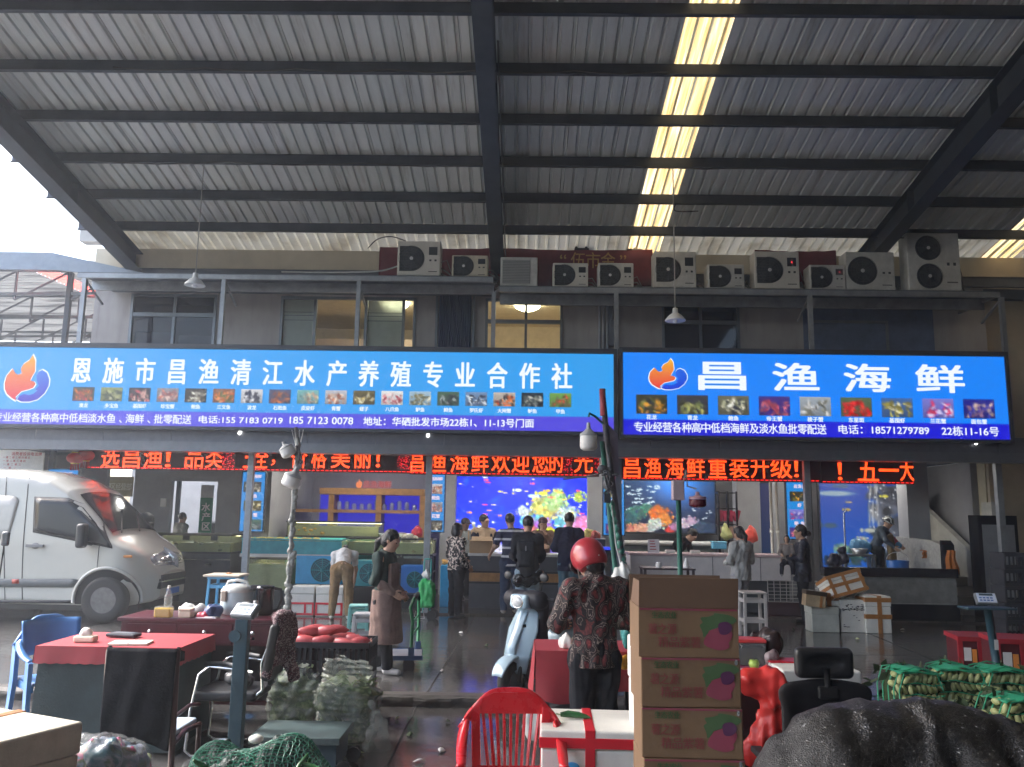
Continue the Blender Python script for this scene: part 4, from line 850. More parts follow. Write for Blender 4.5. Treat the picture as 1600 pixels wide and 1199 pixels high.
# hanging lamps
def pendant(ut, vt, Y, vb, label, r=.17):
    top = D(ut, vt, Y); c = DZ(vb, Y, ut); t = thing('hanging_lamp', label, 'lamp', (top.x, Y, c), group='tin shade lamps hanging from the roof'); L = RZ(Y)-.21-c
    MB().cyl((0, 0, .1), (0, 0, L), .009, n=6).obj('cord', mat('lamp_cord', (.3, .29, .27), .6), t)
    MB().lathe([(r, -.06), (r*.93, -.035), (r*.6, .03), (r*.28, .07), (.045, .085), (.04, .15), (.012, .16)], n=24).obj('lamp_shade', mat('lamp_shade_enamel', (.62, .62, .6), .4), t, solid=.004)
    MB().ell((0, 0, -.035), (.055, .055, .07), 14).obj('bulb', mat('glass_bulb', (.8, .82, .85), .15, spec=.6), t)
pendant(316, 292, 13.5, 441, 'tin shade lamp hanging from the roof at the left, in front of the dark window'); pendant(1052, 300, 13.5, 496, 'tin shade lamp hanging lower at the right, in front of the shuttered blue window')
cable([Vector((DX(1055, 14.62, 300), 14.6, RZ(14.6)-.2)), Vector((DX(1055, 14.62, 300), 14.6, RZ(14.6)-.34)), Vector((DX(1090, 14.62, 300), 14.6, RZ(14.6)-.34))], 'short bent pipe under the roof beam beside the skylight', .012)

# ------------------------------------------------------------------ stall poles with work lamps
M_POLE = mat('pole_grey', (.22, .22, .21), .5, .3, var=.3, vs=8); M_GREEN = mat('pole_green', (.03, .13, .10), .5, var=.25, vs=8); M_WRAP = mat('wrap_plastic', (.22, .22, .2), .35, var=.5, vs=20)
def worklamp(t, c, r, h, tilt=0., ro=0., m=None, m2=None):
    R = MR(ro, 3, 'Z') @ MR(tilt, 3, 'Y')
    part(t, MB().lathe([(r*.2, h*.62), (r*.24, h*.35), (r*.55, h*.22), (r*.95, .02), (r, 0)], c, 22, 0, R), 'lamp_cap', m or mat('lamp_cap_grey', (.34, .34, .33), .5, var=.1))
    part(t, MB().lathe([(r*.97, -.004), (r*.98, -h*.5), (r*.9, -h*.62), (r*.6, -h*.7), (.001, -h*.72)], c, 22, 0, R), 'bulb', m2 or mat('frosted_bulb', (.66, .64, .6), .35))
def wrapped(t, path, r, m, nm='pole'):
    part(t, MB().tube(path, r, 10), nm, m)
A, B = G(449, 985), D(462, 668, 11.4); A.y = 11.4; A = Vector((DX(447, 11.4, 985), 11.4, .0))
t = thing('stall_pole', 'thin pole wrapped in plastic with two grey work lamps, left of the bending woman', 'pole', A)
wrapped(t, [A+Vector((0, 0, .001)), Vector((D(452, 900, 11.4).x, 11.4, .9)), D(459, 760, 11.4), D(466, 700, 11.4), B], .024, M_POLE)
m = MB(); rs = np.random.RandomState(8)
for i in range(60):
    v = 985-i*5-3*rs.rand(); p = D(447+(985-v)*.062+rs.normal()*1.2, v, 11.4)
    if rs.rand() < .75: m.ell(p, (.027+.02*rs.rand(), .03, .03+.06*rs.rand()), 8, 0, MR(rs.normal()*.35, 3, 'Y'))
part(t, m, 'plastic_wrap', M_WRAP)
for k in range(4): part(t, MB().tube([D(466, 712, 11.4), D(456+k*6, 672, 11.4+.05*k)], .007, 5), 'rod', mat('rod_pale', (.5, .5, .5), .4))
m = MB()
for k in range(9): m.tube([D(458+rs.rand()*14, 690+rs.rand()*40, 11.37), D(455+rs.rand()*20, 705+rs.rand()*30, 11.33), D(455+rs.rand()*16, 720+rs.rand()*35, 11.36)], .012, 5)
part(t, m, 'cable_tangle', mat('tangle_grey', (.2, .18, .17), .6, var=.4, vs=20))
worklamp(t, D(447, 701, 11.3), .10, .17, -.5, 0.0); worklamp(t, D(458, 745, 11.25), .125, .22, .35)
Y = 9.6; base = Vector((DX(990, Y, 965), Y, 0.0))
t = thing('stall_pole', 'leaning bundle of green and dark poles between the signboards with a white work lamp', 'pole', base)
wrapped(t, [base, D(966, 820, Y), D(950, 700, Y), D(941, 608, Y)], .032, mat('dark_pole', (.06, .06, .07), .5, var=.4, vs=9)); wrapped(t, [base+Vector((-.06, .06, 0)), D(958, 860, Y+.06), D(948, 760, Y+.06), D(941, 690, Y+.06)], .03, M_GREEN, 'green_pole')
wrapped(t, [D(941, 608, Y)-Vector((0, .01, 0)), D(942.5, 650, Y)], .036, mat('red_tape', (.3, .05, .06), .6), 'red_band')
part(t, MB().prism([(D(941, 652, Y).x, D(941, 652, Y).z), (D(966, 678, Y).x, D(966, 678, Y).z), (D(968, 745, Y).x, D(968, 745, Y).z), (D(949, 735, Y).x, D(949, 735, Y).z)], Y+.05, Y+.08), 'board', mat('pole_board', (.12, .1, .14), .6))
part(t, MB().tube([D(942, 662, Y), D(930, 651, Y-.1), D(921, 646, Y-.15), D(920, 652, Y-.15)], .014, 8), 'lamp_arm', M_GREEN)
worklamp(t, D(919.5, 681, Y-.15), .10, .24, 0)
m = MB(); rs = np.random.RandomState(5)
for k in range(16): a = D(944+rs.rand()*10, 725+rs.rand()*20, Y-.05); b = D(940+rs.rand()*18, 735+rs.rand()*40, Y-.06); m.tube([a, (a+b)/2+Vector((rs.normal()*.04, -.05, 0)), b], .014, 5)
m.ell(D(941, 733, Y-.07), (.06, .05, .05), 8).ell(D(949, 757, Y-.06), (.06, .05, .07), 8); part(t, m, 'cable_tangle', mat('tangle_dark', (.07, .07, .075), .6, var=.5, vs=20))
part(t, MB().box(*[q for q in (D(943, 780, Y).x, D(953, 780, Y).x)], Y-.1, Y-.03, D(948, 786, Y).z, D(948, 772, Y).z), 'switch_box', M_ACD)
m = MB()
for k in range(14): v = 790+k*12; p = D(957+k*2.3, v, Y); m.ell(p, (.04, .04, .05+.02*rs.rand()), 7)
part(t, m, 'tape_wrap', mat('tape_green', (.05, .2, .15), .45, var=.4, vs=15)); part(t, MB().tube([D(956, 790, Y-.05), D(962, 850, Y-.06), D(975, 905, Y-.06)], .008, 5), 'cord', mat('cord_white', (.6, .6, .58), .5))
cable([D(880, 749, 9.9), D(905, 746, 9.8), D(930, 742, 9.65), D(941, 738, 9.6)], 'dark cable strung to the bundle of poles in front of the coral screen', .01)
f = Field()
for i in range(9): f.ell(D(964+rs.rand()*14, 892+rs.rand()*26, Y-.12+rs.rand()*.1), (.05+.03*rs.rand(), .04, .06+.03*rs.rand()), .03)
tag(soft('plastic_bag', f, .014, mat('white_plastic', (.62, .62, .58), .4), wr=(.012, 30, 3)), 'crumpled white plastic bag tied to the bundle of poles', 'bag')
Y = 7.2; base = Vector((DX(1066, Y, 1010), Y, NEAR))
t = thing('stall_pole', 'straight green pole behind the cardboard boxes with a grey box and dark lamp', 'pole', base)
wrapped(t, [base, D(1063, 900, Y), D(1060, 775, Y)], .022, M_GREEN); x0, x1, z0, z1 = PR(1050, 1068, 751, 782, Y); part(t, MB().box(x0, x1, Y-.05, Y+.05, z0, z1), 'switch_box', mat('box_pinkgrey', (.32, .25, .27), .5), bevel=.008)
worklamp(t, D(1090, 780, Y-.02), .075, .1, 0, 0, mat('lamp_rose', (.35, .2, .22), .4), mat('lamp_wine', (.09, .012, .02), .25))
part(t, MB().tube([D(1064, 772, Y), D(1072, 735, Y), D(1074, 760, Y-.02), D(1088, 764, Y-.02)], .008, 6), 'cord', M_WRAP)

# ------------------------------------------------------------------ fish shop fittings
M_TANKG = glass('tank_glass', (.95, .97, .9), .05, .88, (.3, .33, .22)); M_BLACKF = mat('black_frame', (.012, .012, .014), .4); M_CAB = mat('cabinet_grey', (.06, .065, .07), .4, var=.2)
M_WATER = mat('tank_water', (.55, .55, .34), .12, trans=.2, var=.2, vs=2); M_BLUE = mat('blue_paint', (.03, .30, .55), .45, var=.15); M_TEAL = mat('teal_paint', (.03, .27, .30), .45, var=.2); M_WHITEP = mat('white_paint', (.62, .6, .58), .45)
def tank(u0, u1, v0, v1, Y, d, label, fill=.7, stuff=None, n=40, seed=1, cabinet=None, frame=M_BLACKF):
    x0, x1, z0, z1 = PR(u0, u1, v0, v1, Y); zb = .031 if cabinet else z0; t = thing('fish_tank', label, 'fish tank', ((x0+x1)/2, Y, zb), group='glass fish tanks of the seafood shop')
    g = .012; part(t, MB().box(x0, x1, Y, Y+g, z0+.03, z1-.03).box(x0, x1, Y+d-g, Y+d, z0+.03, z1-.03).box(x0, x0+g, Y+g, Y+d-g, z0+.03, z1-.03).box(x1-g, x1, Y+g, Y+d-g, z0+.03, z1-.03), 'tank_glass', M_TANKG)
    m = MB()
    for z in (z0, z1-.03): m.box(x0-.01, x1+.01, Y-.012, Y+.02, z, z+.03).box(x0-.01, x1+.01, Y+d-.02, Y+d+.012, z, z+.03).box(x0-.01, x0+.02, Y+.021, Y+d-.021, z, z+.03).box(x1-.02, x1+.01, Y+.021, Y+d-.021, z, z+.03)
    m.box(x0-.004, x1+.004, Y, Y+d, z0-.002, z0+.012); part(t, m, 'frame', frame)
    part(t, MB().box(x0+.022, x1-.022, Y+.022, Y+d-.022, z0+.031, z0+.03+(z1-z0-.06)*fill), 'water', M_WATER)
    part(t, MB().box(x0+.05, x1-.05, Y+d-.07, Y+d-.03, z1-.045, z1-.032), 'tank_lamp', emat('tank_lamp', (255, 244, 200), 9))
    if stuff:
        rs = np.random.RandomState(seed); m = MB(); W_ = x1-x0
        for i in range(n):
            r = .03+.035*rs.rand(); m.ell((x0+.06+(W_*stuff[1]-.12)*rs.rand(), Y-.001+.03+rs.rand()*.2, z0+.05+rs.rand()*(z1-z0)*.45), (r, r*.8, r*.55), 8)
        part(t, m, 'seafood', stuff[0])
    if cabinet: part(t, MB().box(x0, x1, Y+.02, Y+d, .032, z0-.003), 'cabinet', cabinet)
    return t, x0, x1, z0, z1
rs = np.random.RandomState(4)
t, x0, x1, z0, z1 = tank(150, 361, 834, 864, 16.4, .7, 'long low glass tank counter beside the nose of the white van', .55, (mat('clams_olive', (.2, .19, .12), .6), .95), 50, 4, M_CAB)
for u in (250, 292, 336): a = DX(u, 16.4, 845); part(t, MB().box(a-.07, a+.06, 16.36, 16.395, z1-.11, z1-.03), 'price_tag', M_BLACKF)
for u in (270, 325): a = DX(u, 16.4, 884); part(t, MB().box(a-.06, a+.06, 16.40, 16.418, .72, .76), 'door_pull', mat('chrome', (.6, .6, .6), .2, 1))
part(t, MB().box(x0, x1, 16.405, 16.419, .82, .835), 'trim', mat('chrome', (.6, .6, .6), .2, 1))
tank(448, 593, 815, 840, 17.2, .6, 'upper glass tank heaped with orange clams at its left end', .75, (mat('clams_orange', (.62, .36, .07), .5, var=.3, vs=20), .42), 90, 2, None)
x0, x1, z0, z1 = PR(446, 594, 840, 866, 17.2); tag(MB().box(x0, x1, 17.22, 17.8, .032, DZ(840, 17.2, 520)-.005).obj('tank_stand', M_TEAL), 'teal stand carrying the upper glass tank', 'stand')
tank(541, 676, 841, 868, 16.5, .65, 'black framed glass tank at waist height behind the apron woman', .8, (mat('shells_tan', (.35, .28, .16), .6), .9), 30, 3, None)
x0, x1, z0, z1 = PR(541, 676, 868, 870, 16.5); t = thing('tank_rack', 'black steel rack under the waist high tank', 'rack', ((x0+x1)/2, 16.5, .031))
for x in (x0+.02, x1-.02, (x0+x1)/2):
    for y in (16.52, 17.1): part(t, MB().box(x-.02, x+.02, y-.02, y+.02, .032, z0-.01), 'leg', M_BLACKF)
for v in (893, 927): part(t, MB().box(x0, x1, 16.5, 17.12, DZ(v, 16.5, 610)-.02, DZ(v, 16.5, 610)), 'shelf', M_BLACKF)
for k, u in enumerate((612, 640, 655)):
    x = DX(u, 16.6, 885); tag(MB().prism([(x-.12, .9), (x+.12, .9), (x+.14, 1.02), (x-.14, 1.02)], 16.6, 16.85).obj('crab_tray', mat('tray_pale', (.45, .5, .42), .4)), ['pale tray at the left on the tank rack', 'pale tray in the middle of the tank rack', 'pale tray at the right on the tank rack'][k], 'tray')
t, x0, x1, z0, z1 = tank(378, 534, 842, 866, 15.9, .75, 'long blue sided tank with yellow goods along its top', .6, (mat('goods_yellow', (.6, .5, .12), .6, var=.3, vs=20), 1.0), 1, 6, None, M_TEAL)
m = MB()
for i in range(60): r = .025+.03*rs.rand(); m.ell((x0+.1+(x1-x0)*.7*rs.rand(), 15.95+.3*rs.rand(), z1-.03+.03*rs.rand()), (r*1.3, r, r*.6), 7)
part(t, m, 'shellfish', mat('goods_yellow', (.6, .5, .12))); part(t, MB().box(x0, x1, 15.885, 15.897, z0+.0, z1-.04), 'blue_panel', M_TEAL)
part(t, MB().box(x0-.02, x1+.02, 15.86, 16.7, z0-.06, z0-.003), 'table_slab', mat('steel_slab', (.4, .38, .36), .35, .5))
t, a, b, c, d = tank(382, 456, 872, 925, 15.95, .6, 'dark green water tank on the floor under the blue sided tank', .85, None, cabinet=None)
part(t, MB().box(a, b, 15.98, 16.5, .032, c-.004), 'base', M_BLACKF)
def chiller(u0, u1, v0, v1, Y, m, label):
    x0, x1, z0, z1 = PR(u0, u1, v0, v1, Y); t = thing('water_chiller', label, 'chiller', ((x0+x1)/2, Y, z0), group='blue fan chillers standing under the tanks'); w = x1-x0; h = z1-z0
    MB().box(-w/2, w/2, 0, .4, 0, h).obj('casing', m, t, bevel=.012); r = min(w*.33, h*.42)
    MB().cyl((w*.08, -.002, h*.5), (w*.08, -.012, h*.5), r, n=28).obj('fan_recess', mat('chill_dark', (.015, .07, .1), .5), t)
    q = MB()
    for k in range(1, 7): q.tube([(w*.08+r*k/6*cos(a), -.02, h*.5+r*k/6*sin(a)) for a in np.linspace(0, 2*PI, 25)[:-1]], .004, 4, closed=True)
    for k in range(8): a = k*PI/4; q.tube([(w*.08, -.022, h*.5), (w*.08+r*cos(a), -.02, h*.5+r*sin(a))], .009, 4)
    q.obj('fan_guard', M_TEAL, t); return t
x0, x1, z0, z1 = PR(452, 600, 914, 955, 15.9)
chiller(462, 534, 869, 913, 15.8, M_BLUE, 'bright blue chiller with a big round fan behind the bending woman'); chiller(550, 596, 876, 916, 16.0, M_TEAL, 'teal chiller half hidden behind the apron woman'); chiller(626, 664, 884, 928, 16.2, mat('deep_blue', (.02, .16, .5), .45), 'deep blue cabinet behind the steel post and the green trolley')
for k, (u0, u1) in enumerate(((455, 536), (545, 600), (622, 668))):
    a, b, c, d = PR(u0, u1, 914 if k == 0 else 917 if k == 1 else 929, 940, 15.85); tag(MB().box(a, b, 15.86, 16.3, .032, d-.004).obj('plinth', M_BLACKF), ['black plinth carrying the bright blue chiller', 'black plinth carrying the teal chiller', 'black plinth carrying the deep blue cabinet'][k], 'plinth')
# foam boxes with red tape on the floor by the chiller
M_FOAM = mat('foam_white', (.66, .65, .60), .7, var=.1, vs=5, bump=.25, bs=120); M_RTAPE = mat('red_tape_gloss', (.55, .015, .03), .3); M_BTAPE = mat('brown_tape', (.36, .16, .05), .3, var=.2, vs=15)
def foam(name, label, loc, w, d, h, rz=0, tapes=(), tm=None, group=None, lid=.3, rot=None, tw=.05, mats=None):
    t = thing(name, label, 'foam box', loc, rz, group, rot); e = .004; hl = h*(1-lid)
    MB().box(-w/2+.006, w/2-.006, -d/2+.006, d/2-.006, 0, hl-.002).obj('box_body', mats or M_FOAM, t, bevel=.012, seg=3); MB().box(-w/2, w/2, -d/2, d/2, hl, h).obj('lid', mats or M_FOAM, t, bevel=.014, seg=3)
    for tp in tapes:
        m = MB(); k, c = tp[0], tp[1]; a, b = c-tw/2, c+tw/2
        if k == 'x': m.box(a, b, -d/2-e, d/2+e, -.001, h+e)          # loop round the box across x
        elif k == 'y': m.box(-w/2-e, w/2+e, a, b, -.001, h+e)
        else: m.box(-w/2-e*1.2, w/2+e*1.2, -d/2-e*1.2, d/2+e*1.2, a, b)
        m.obj('tape', tm or M_RTAPE, t, bevel=.003)
    return t
for k, (u0, u1, lab) in enumerate(((453, 491, 'foam box with red tape frame, left of the bending woman'), (493, 536, 'foam box with red tape frame between the legs of the bending woman'))):
    x0, x1, z0, z1 = PR(u0, u1, 912, 957, 14.7); t = foam('foam_box', lab, ((x0+x1)/2, 14.9, .0), x1-x0, .4, .5, group='foam boxes with red tape by the blue chiller', lid=.25)
    w = x1-x0; m = MB()
    for (a, b, c, d) in ((-.5, .5, .2, .235), (-.5, .5, .02, .055), (-.5, -.42, .055, .2), (.42, .5, .055, .2), (.1, .18, .055, .2)): m.box(a*w, b*w, -.206, -.2015, c, d)
    m.obj('tape', M_RTAPE, t)
# shelf wall with blue light
t = thing('shelf_unit', 'wooden wall shelf lit blue from behind, holding glass jars, under a small red shop emblem', 'shelf', (DX(580, 18.4, 800), 18.4, .031)); M_WOOD = mat('warm_wood', (.34, .17, .06), .5, var=.3, vs=7)
x0, x1, z0, z1 = PR(492, 662, 765, 846, 18.4)
part(t, MB().box(x0, x1, 18.82, 18.9, z0-.4, z1), 'blue_back', emat('shelf_blue', (38, 32, 205), .75))
part(t, MB().box(x0+.1, x1, 18.3, 18.81, z1-.12, z1+.02), 'cornice', M_WOOD); part(t, MB().box(x0-.4, x1, 18.3, 18.81, DZ(802, 18.4, 580), DZ(797, 18.4, 580)), 'shelf', M_WOOD)
for u in (518, 592, 660): x = DX(u, 18.4, 800); part(t, MB().box(x-.06, x+.06, 18.32, 18.8, z0-.4, z1-.121), 'upright', M_WOOD)
m = MB()
for i in range(12): x = x0+.35+i*(x1-x0-.4)/12; h = .12+.1*rs.rand(); m.lathe([(.045, 0), (.05, .02), (.05, h*.8), (.03, h)], (x, 18.45, DZ(797, 18.4, 580)+.002), 10)
part(t, m, 'glass_jar', mat('jar_glass', (.4, .42, .6), .1, trans=.5))
m = MB(); tx(m, '昌渔海鲜', 567, 612, 757, 11, 18.25, 0, .03); part(t, m, 'lettering', emat('dim_red', (190, 50, 50), .9))
f = [(0, .6), (.2, .3), (.35, .5), (.5, 0), (.75, .35), (.95, .3), (1, .65), (.8, .95), (.4, 1), (.1, .85)]; a, b, c, d = PR(556, 566, 748, 763, 18.25); part(t, MB().add([(a+(b-a)*p, 18.25, d-(d-c)*q) for p, q in f], [tuple(range(len(f)))]), 'emblem', emat('emblem_orange', (240, 120, 50), 1.0))
part(t, MB().box(x0-.2, x1, 18.31, 18.9, .032, DZ(846, 18.4, 580)), 'base_cabinet', M_CAB)
f = Field()
for i in range(5): f.ell(D(648+rs.rand()*8, 828+rs.rand()*12, 17.3), (.07, .06, .09), .04)
tag(soft('plastic_bag', f, .02, mat('red_bag', (.5, .03, .05), .35), wr=(.015, 22, 2)), 'red plastic bag beside the waist high tank, left of the steel post', 'bag')
t = thing('basin', 'pale basin of shellfish under the blue shelf', 'basin', (DX(620, 17.4, 836), 17.4, DZ(843, 17.4, 620))); MB().lathe([(.18, 0), (.3, .12), (.28, .12), (.17, .01)], sx=1.5).obj('bowl', mat('basin_white', (.6, .62, .6), .4), t)
q = MB()
for i in range(20): q.ell((rs.normal()*.16, rs.normal()*.08, .1+.02*rs.rand()), (.04, .03, .025), 7)
q.obj('shellfish', mat('shells_tan', (.35, .28, .16)), t)
# ladder, and the mop on it
a = [D(424, 775, 18.0), D(431, 775, 18.0), D(418, 846, 17.4), D(433, 846, 17.4)]; t = thing('step_ladder', 'narrow aluminium step ladder leaning in the dark corner of the left shop', 'ladder', Vector((a[2].x, 17.4, .031)))
M_ALU = mat('aluminium', (.5, .5, .5), .35, .8); d0 = Vector((a[2].x, 17.3, .032)); d1 = Vector((a[3].x, 17.3, .032))
part(t, MB().bar(a[0], d0, .03, .05), 'rail', M_ALU); part(t, MB().bar(a[1], d1, .03, .05), 'rail', M_ALU)
for k in range(1, 8): part(t, MB().bar(a[0].lerp(d0, k/8), a[1].lerp(d1, k/8), .05, .02), 'rung', M_ALU)
# counters
M_CTOP = mat('counter_top', (.55, .53, .5), .3); M_PCTR = mat('pink_white_counter', (.62, .58, .57), .4, var=.08)
x0, x1, z0, z1 = PR(733, 905, 866, 931, 16.1); t = thing('shop_counter', 'dark grey shop counter with a wooden stripe, crowded by customers', 'counter', ((x0+x1)/2, 16.1, .031))
hh = z1; part(t, MB().box(x0, x1, 16.12, 16.7, .032, hh-.05), 'counter_body', mat('counter_grey', (.075, .08, .09), .4)); part(t, MB().box(x0-.03, x1+.03, 16.08, 16.74, hh-.048, hh), 'counter_top', M_CTOP)
part(t, MB().box(x0, x1, 16.105, 16.119, hh-.52, hh-.36), 'wood_stripe', M_WOOD); part(t, MB().box(x0, x1, 16.11, 16.118, hh-.355, hh-.33).box(x0, x1, 16.11, 16.118, hh-.56, hh-.525), 'dark_groove', M_BLACKF)
x0, x1, z0, z1 = PR(752, 768, 836, 866, 16.2); t = thing('cardboard_box', 'open cardboard box on the dark counter in front of the man in a dark jacket', 'box', (DX(752, 16.3, 850), 16.3, hh+.001)); M_CARD = mat('cardboard', (.34, .22, .12), .75, var=.12, vs=4, bump=.1, bs=60)
w = .44; MB().box(-w/2, w/2, -.15, .15, 0, .24).obj('box_body', M_CARD, t, bevel=.006); MB().bxc((.02, -.19, .27), (w*.9, .16, .008), 0, MR(.5, 3, 'X')).obj('flap', M_CARD, t); MB().bxc((-w/2-.03, 0, .33), (.008, .28, .18)).obj('flap', M_CARD, t)
x0, x1, z0, z1 = PR(985, 1236, 866, 907, 15.95); t = thing('white_counter', 'long white counter with a pinkish top below the orange coral mural', 'counter', ((x0+x1)/2, 15.95, .031)); zt2 = z1
part(t, MB().box(x0, x1, 15.98, 16.62, z0, zt2-.045), 'counter_body', M_PCTR, bevel=.01); part(t, MB().box(x0-.02, x1+.3, 15.94, 16.7, zt2-.043, zt2), 'counter_top', mat('pinkish_top', (.62, .45, .45), .25), bevel=.006); part(t, MB().box(x0+.1, x1, 16.1, 16.6, .032, z0-.003), 'plinth', M_CAB)
for u in (1115, 1190): a = DX(u, 15.9, 885); part(t, MB().box(a-.004, a+.004, 15.972, 15.979, z0, zt2-.05), 'panel_joint', M_CAB)
a, b, c, d = PR(1012, 1030, 843, 866, 16.05); t2 = thing('menu_stand', 'white paper menu standing on the white counter', 'sign', ((a+b)/2, 16.05, zt2+.001)); MB().bxc((0, 0, (d-zt2)/2), (b-a, .006, d-zt2), 0, MR(-.12, 3, 'X')).obj('card', mat('paper_white', (.75, .72, .74), .6), t2)
m = MB()
for i in range(4): m.box(-.07, .05-.01*i, -.022+.004*i, -.02+.004*i, .06+i*.05, .075+i*.05)
m.obj('printed_lines', mat('notice_red', (.5, .05, .06)), t2)
for k, (u, lab) in enumerate(((1047, 'small white tray on the counter right of the menu'), (1086, 'small white tray farthest along the white counter'))):
    a = DX(u, 16.1, 862); t2 = thing('tray', lab, 'tray', (a, 16.1, zt2+.001)); MB().box(-.09, .09, -.07, .07, 0, .05).obj('tray_body', M_FOAM, t2, bevel=.008); MB().box(-.08, .08, -.06, .06, .051, .06).obj('ice', mat('ice_pink', (.6, .5, .5), .3), t2)
a, b, c, d = PR(975, 1120, 838, 849, 18.0); t = thing('fish_trough', 'long white rimmed fish trough below the coral mural', 'trough', ((a+b)/2, 18, .031)); part(t, MB().box(a, b, 18.0, 19.0, .032, c-.02), 'trough_body', mat('trough_green', (.12, .14, .13), .5)); part(t, MB().cyl((a, 17.97, c), (b, 17.97, c), .05, n=12), 'rim_pipe', M_WHITEP)
# goods rack, hung bags, blue tub
x0, x1, z0, z1 = PR(1124, 1152, 768, 868, 17.6); t = thing('goods_rack', 'tall black rack with red and white packets beside the coral mural', 'rack', ((x0+x1)/2, 17.6, .031))
for x in (x0, (x0+x1)/2, x1): part(t, MB().box(x-.018, x+.018, 17.6, 17.64, .032, z1), 'upright', M_BLACKF)
for k in range(5): 
    z = z1-.02-k*.33; part(t, MB().box(x0, x1, 17.66, 17.95, z-.02, z), 'shelf', M_BLACKF)
    q = MB(); 
    for i in range(6): q.bxc((x0+.05+i*.07, 17.64+.02*rs.rand(), z-.16), (.06, .05, .2+.05*rs.rand()), 0, MR(rs.normal()*.1, 3, 'Y'))
    if k: part(t, q, 'packets', [M_WHITEP, mat('packet_wine', (.28, .03, .06), .4), mat('packet_tan', (.4, .25, .2), .5)][k % 3])
for k, (u, v, w, lab, col) in enumerate(((1134, 832, .1, 'pale yellow bag hanging below the goods rack', (.5, .5, .2)), (1172, 836, .13, 'orange red bag hanging on the pillar behind the woman in grey', (.75, .1, .07)))):
    c = D(u, v, 17.0 if k else 17.5); f = Field(); f.ell(c, (w, .07, .14), .03).ell(c+Vector((.02, 0, -.06)), (w*1.1, .08, .1), .04).ell(c+Vector((0, 0, .13)), (.04, .03, .06), .03)
    tag(soft('hanging_bag', f, .02, mat('bag_%d' % k, col, .35), wr=(.015, 20, k)), lab, 'bag')
t = thing('plastic_tub', 'light blue plastic tub behind the white counter', 'tub', (DX(1123, 17.0, 852), 17.0, DZ(858, 17, 1123))); MB().box(-.14, .14, -.1, .1, 0, .13).obj('tub_body', mat('tub_blue', (.15, .5, .7), .4), t, bevel=.02); MB().box(-.15, .15, -.11, .11, .131, .15).obj('rim', mat('tub_rim', (.25, .6, .75), .4), t, bevel=.006)
for k, u in enumerate((1205, 1214)):
    x = DX(u, 16.9, 800); tag(MB().cyl((x, 16.9, .031), (x, 16.9, 2.6), .03, n=10).cyl((x, 16.9, 1.5), (x, 16.9, 1.58), .042, n=10).obj('water_pipe', mat('pvc_pipe', (.6, .58, .5), .4)), ['thin white water pipe, the left one of two by the reef panel', 'thin white water pipe, the right one of two by the reef panel'][k], 'pipe', 'white water pipes by the reef panel')
# wire cage under the counter, small table, metal stools
x0, x1, z0, z1 = PR(1200, 1277, 908, 941, 15.75); t = thing('wire_cage', 'low white wire cage under the right end of the white counter', 'cage', ((x0+x1)/2, 15.75, z0)); m = MB(); w = x1-x0; h = z1-z0
for i in range(9): m.tube([(-w/2+w*i/8, 0, 0), (-w/2+w*i/8, 0, h)], .006, 4)
for i in range(7): m.tube([(-w/2, 0, h*i/6), (w/2, 0, h*i/6)], .006, 4)
m.obj('wire_front', M_WHITEP, t); MB().box(-w/2, w/2, .01, .2, 0, .012).obj('floor_pan', M_CAB, t); MB().box(-w/2, w/2, .0, .2, -z0+.032, -.003).obj('stand', mat('stand_wine', (.06, .03, .035), .5), t)
x0, x1, z0, z1 = PR(1005, 1087, 888, 905, 13.5); t = thing('low_table', 'small dark low table with slatted legs before the white counter', 'table', ((x0+x1)/2, 13.5, 0)); w = x1-x0; h = z1
MB().box(-w/2, w/2, -.02, .5, h-.03, h).obj('tabletop', mat('table_dark', (.06, .045, .05), .35), t, bevel=.004)
for sx in (-1, 1):
    for y in (.02, .46): MB().box(sx*w*.46-.02, sx*w*.46+.02, y-.02, y+.02, .001, h-.031).obj('leg', mat('table_dark', (.06, .045, .05)), t)
    MB().box(sx*w*.46-.012, sx*w*.46+.012, .041, .439, h*.35, h*.4).obj('stretcher', mat('table_dark', (.06, .045, .05)), t)
MB().box(-w*.44, w*.44, 0, .02, h*.62, h*.67).obj('rail', mat('table_dark', (.06, .045, .05)), t)
for k, (u, lab) in enumerate(((1029, 'small white cup at the left on the low dark table'), (1072, 'white cone shaped lamp glass at the right on the low dark table'))):
    t = thing('white_cup', lab, 'cup', (DX(u, 13.6, 880), 13.6, h+.001)); MB().lathe([(.03, 0), (.05, .02), (.045, .08)] if k == 0 else [(.05, 0), (.045, .06), (.02, .12), (.012, .15)], n=14).obj('cup_body', mat('cup_white', (.7, .68, .66), .3), t); MB().lathe([(.055, 0), (.055, .008)], n=14).obj('saucer', M_WHITEP, t)
def stool(name, label, loc, w, h, mt, rz=0, taper=1.15, mt2=None, slats=True, d=None, group=None):
    d = d or w; t = thing(name, label, 'stool', loc, rz, group); MB().box(-w/2, w/2, -d/2, d/2, h-.03, h).obj('seat', mt2 or mt, t, bevel=.012, seg=3)
    for sx in (-1, 1):
        for sy in (-1, 1): MB().bar((sx*w*.5*taper-sx*.02, sy*d*.5*taper-sy*.02, .001), (sx*w*.43, sy*d*.43, h-.031), .045, .035).obj('leg', mt, t, bevel=.006)
    if slats:
        for z in (h*.36, h*.8):
            k = 1+(taper-1)*(1-z/h)
            for s in (-1, 1): MB().box(-w*.4*k, w*.4*k, s*d*.45*k-.008, s*d*.45*k+.008, z-.025, z+.025).obj('side_rail', mt, t); MB().box(s*w*.45*k-.008, s*w*.45*k+.008, -d*.4*k, d*.4*k, z-.025, z+.025).obj('side_rail', mt, t)
    return t
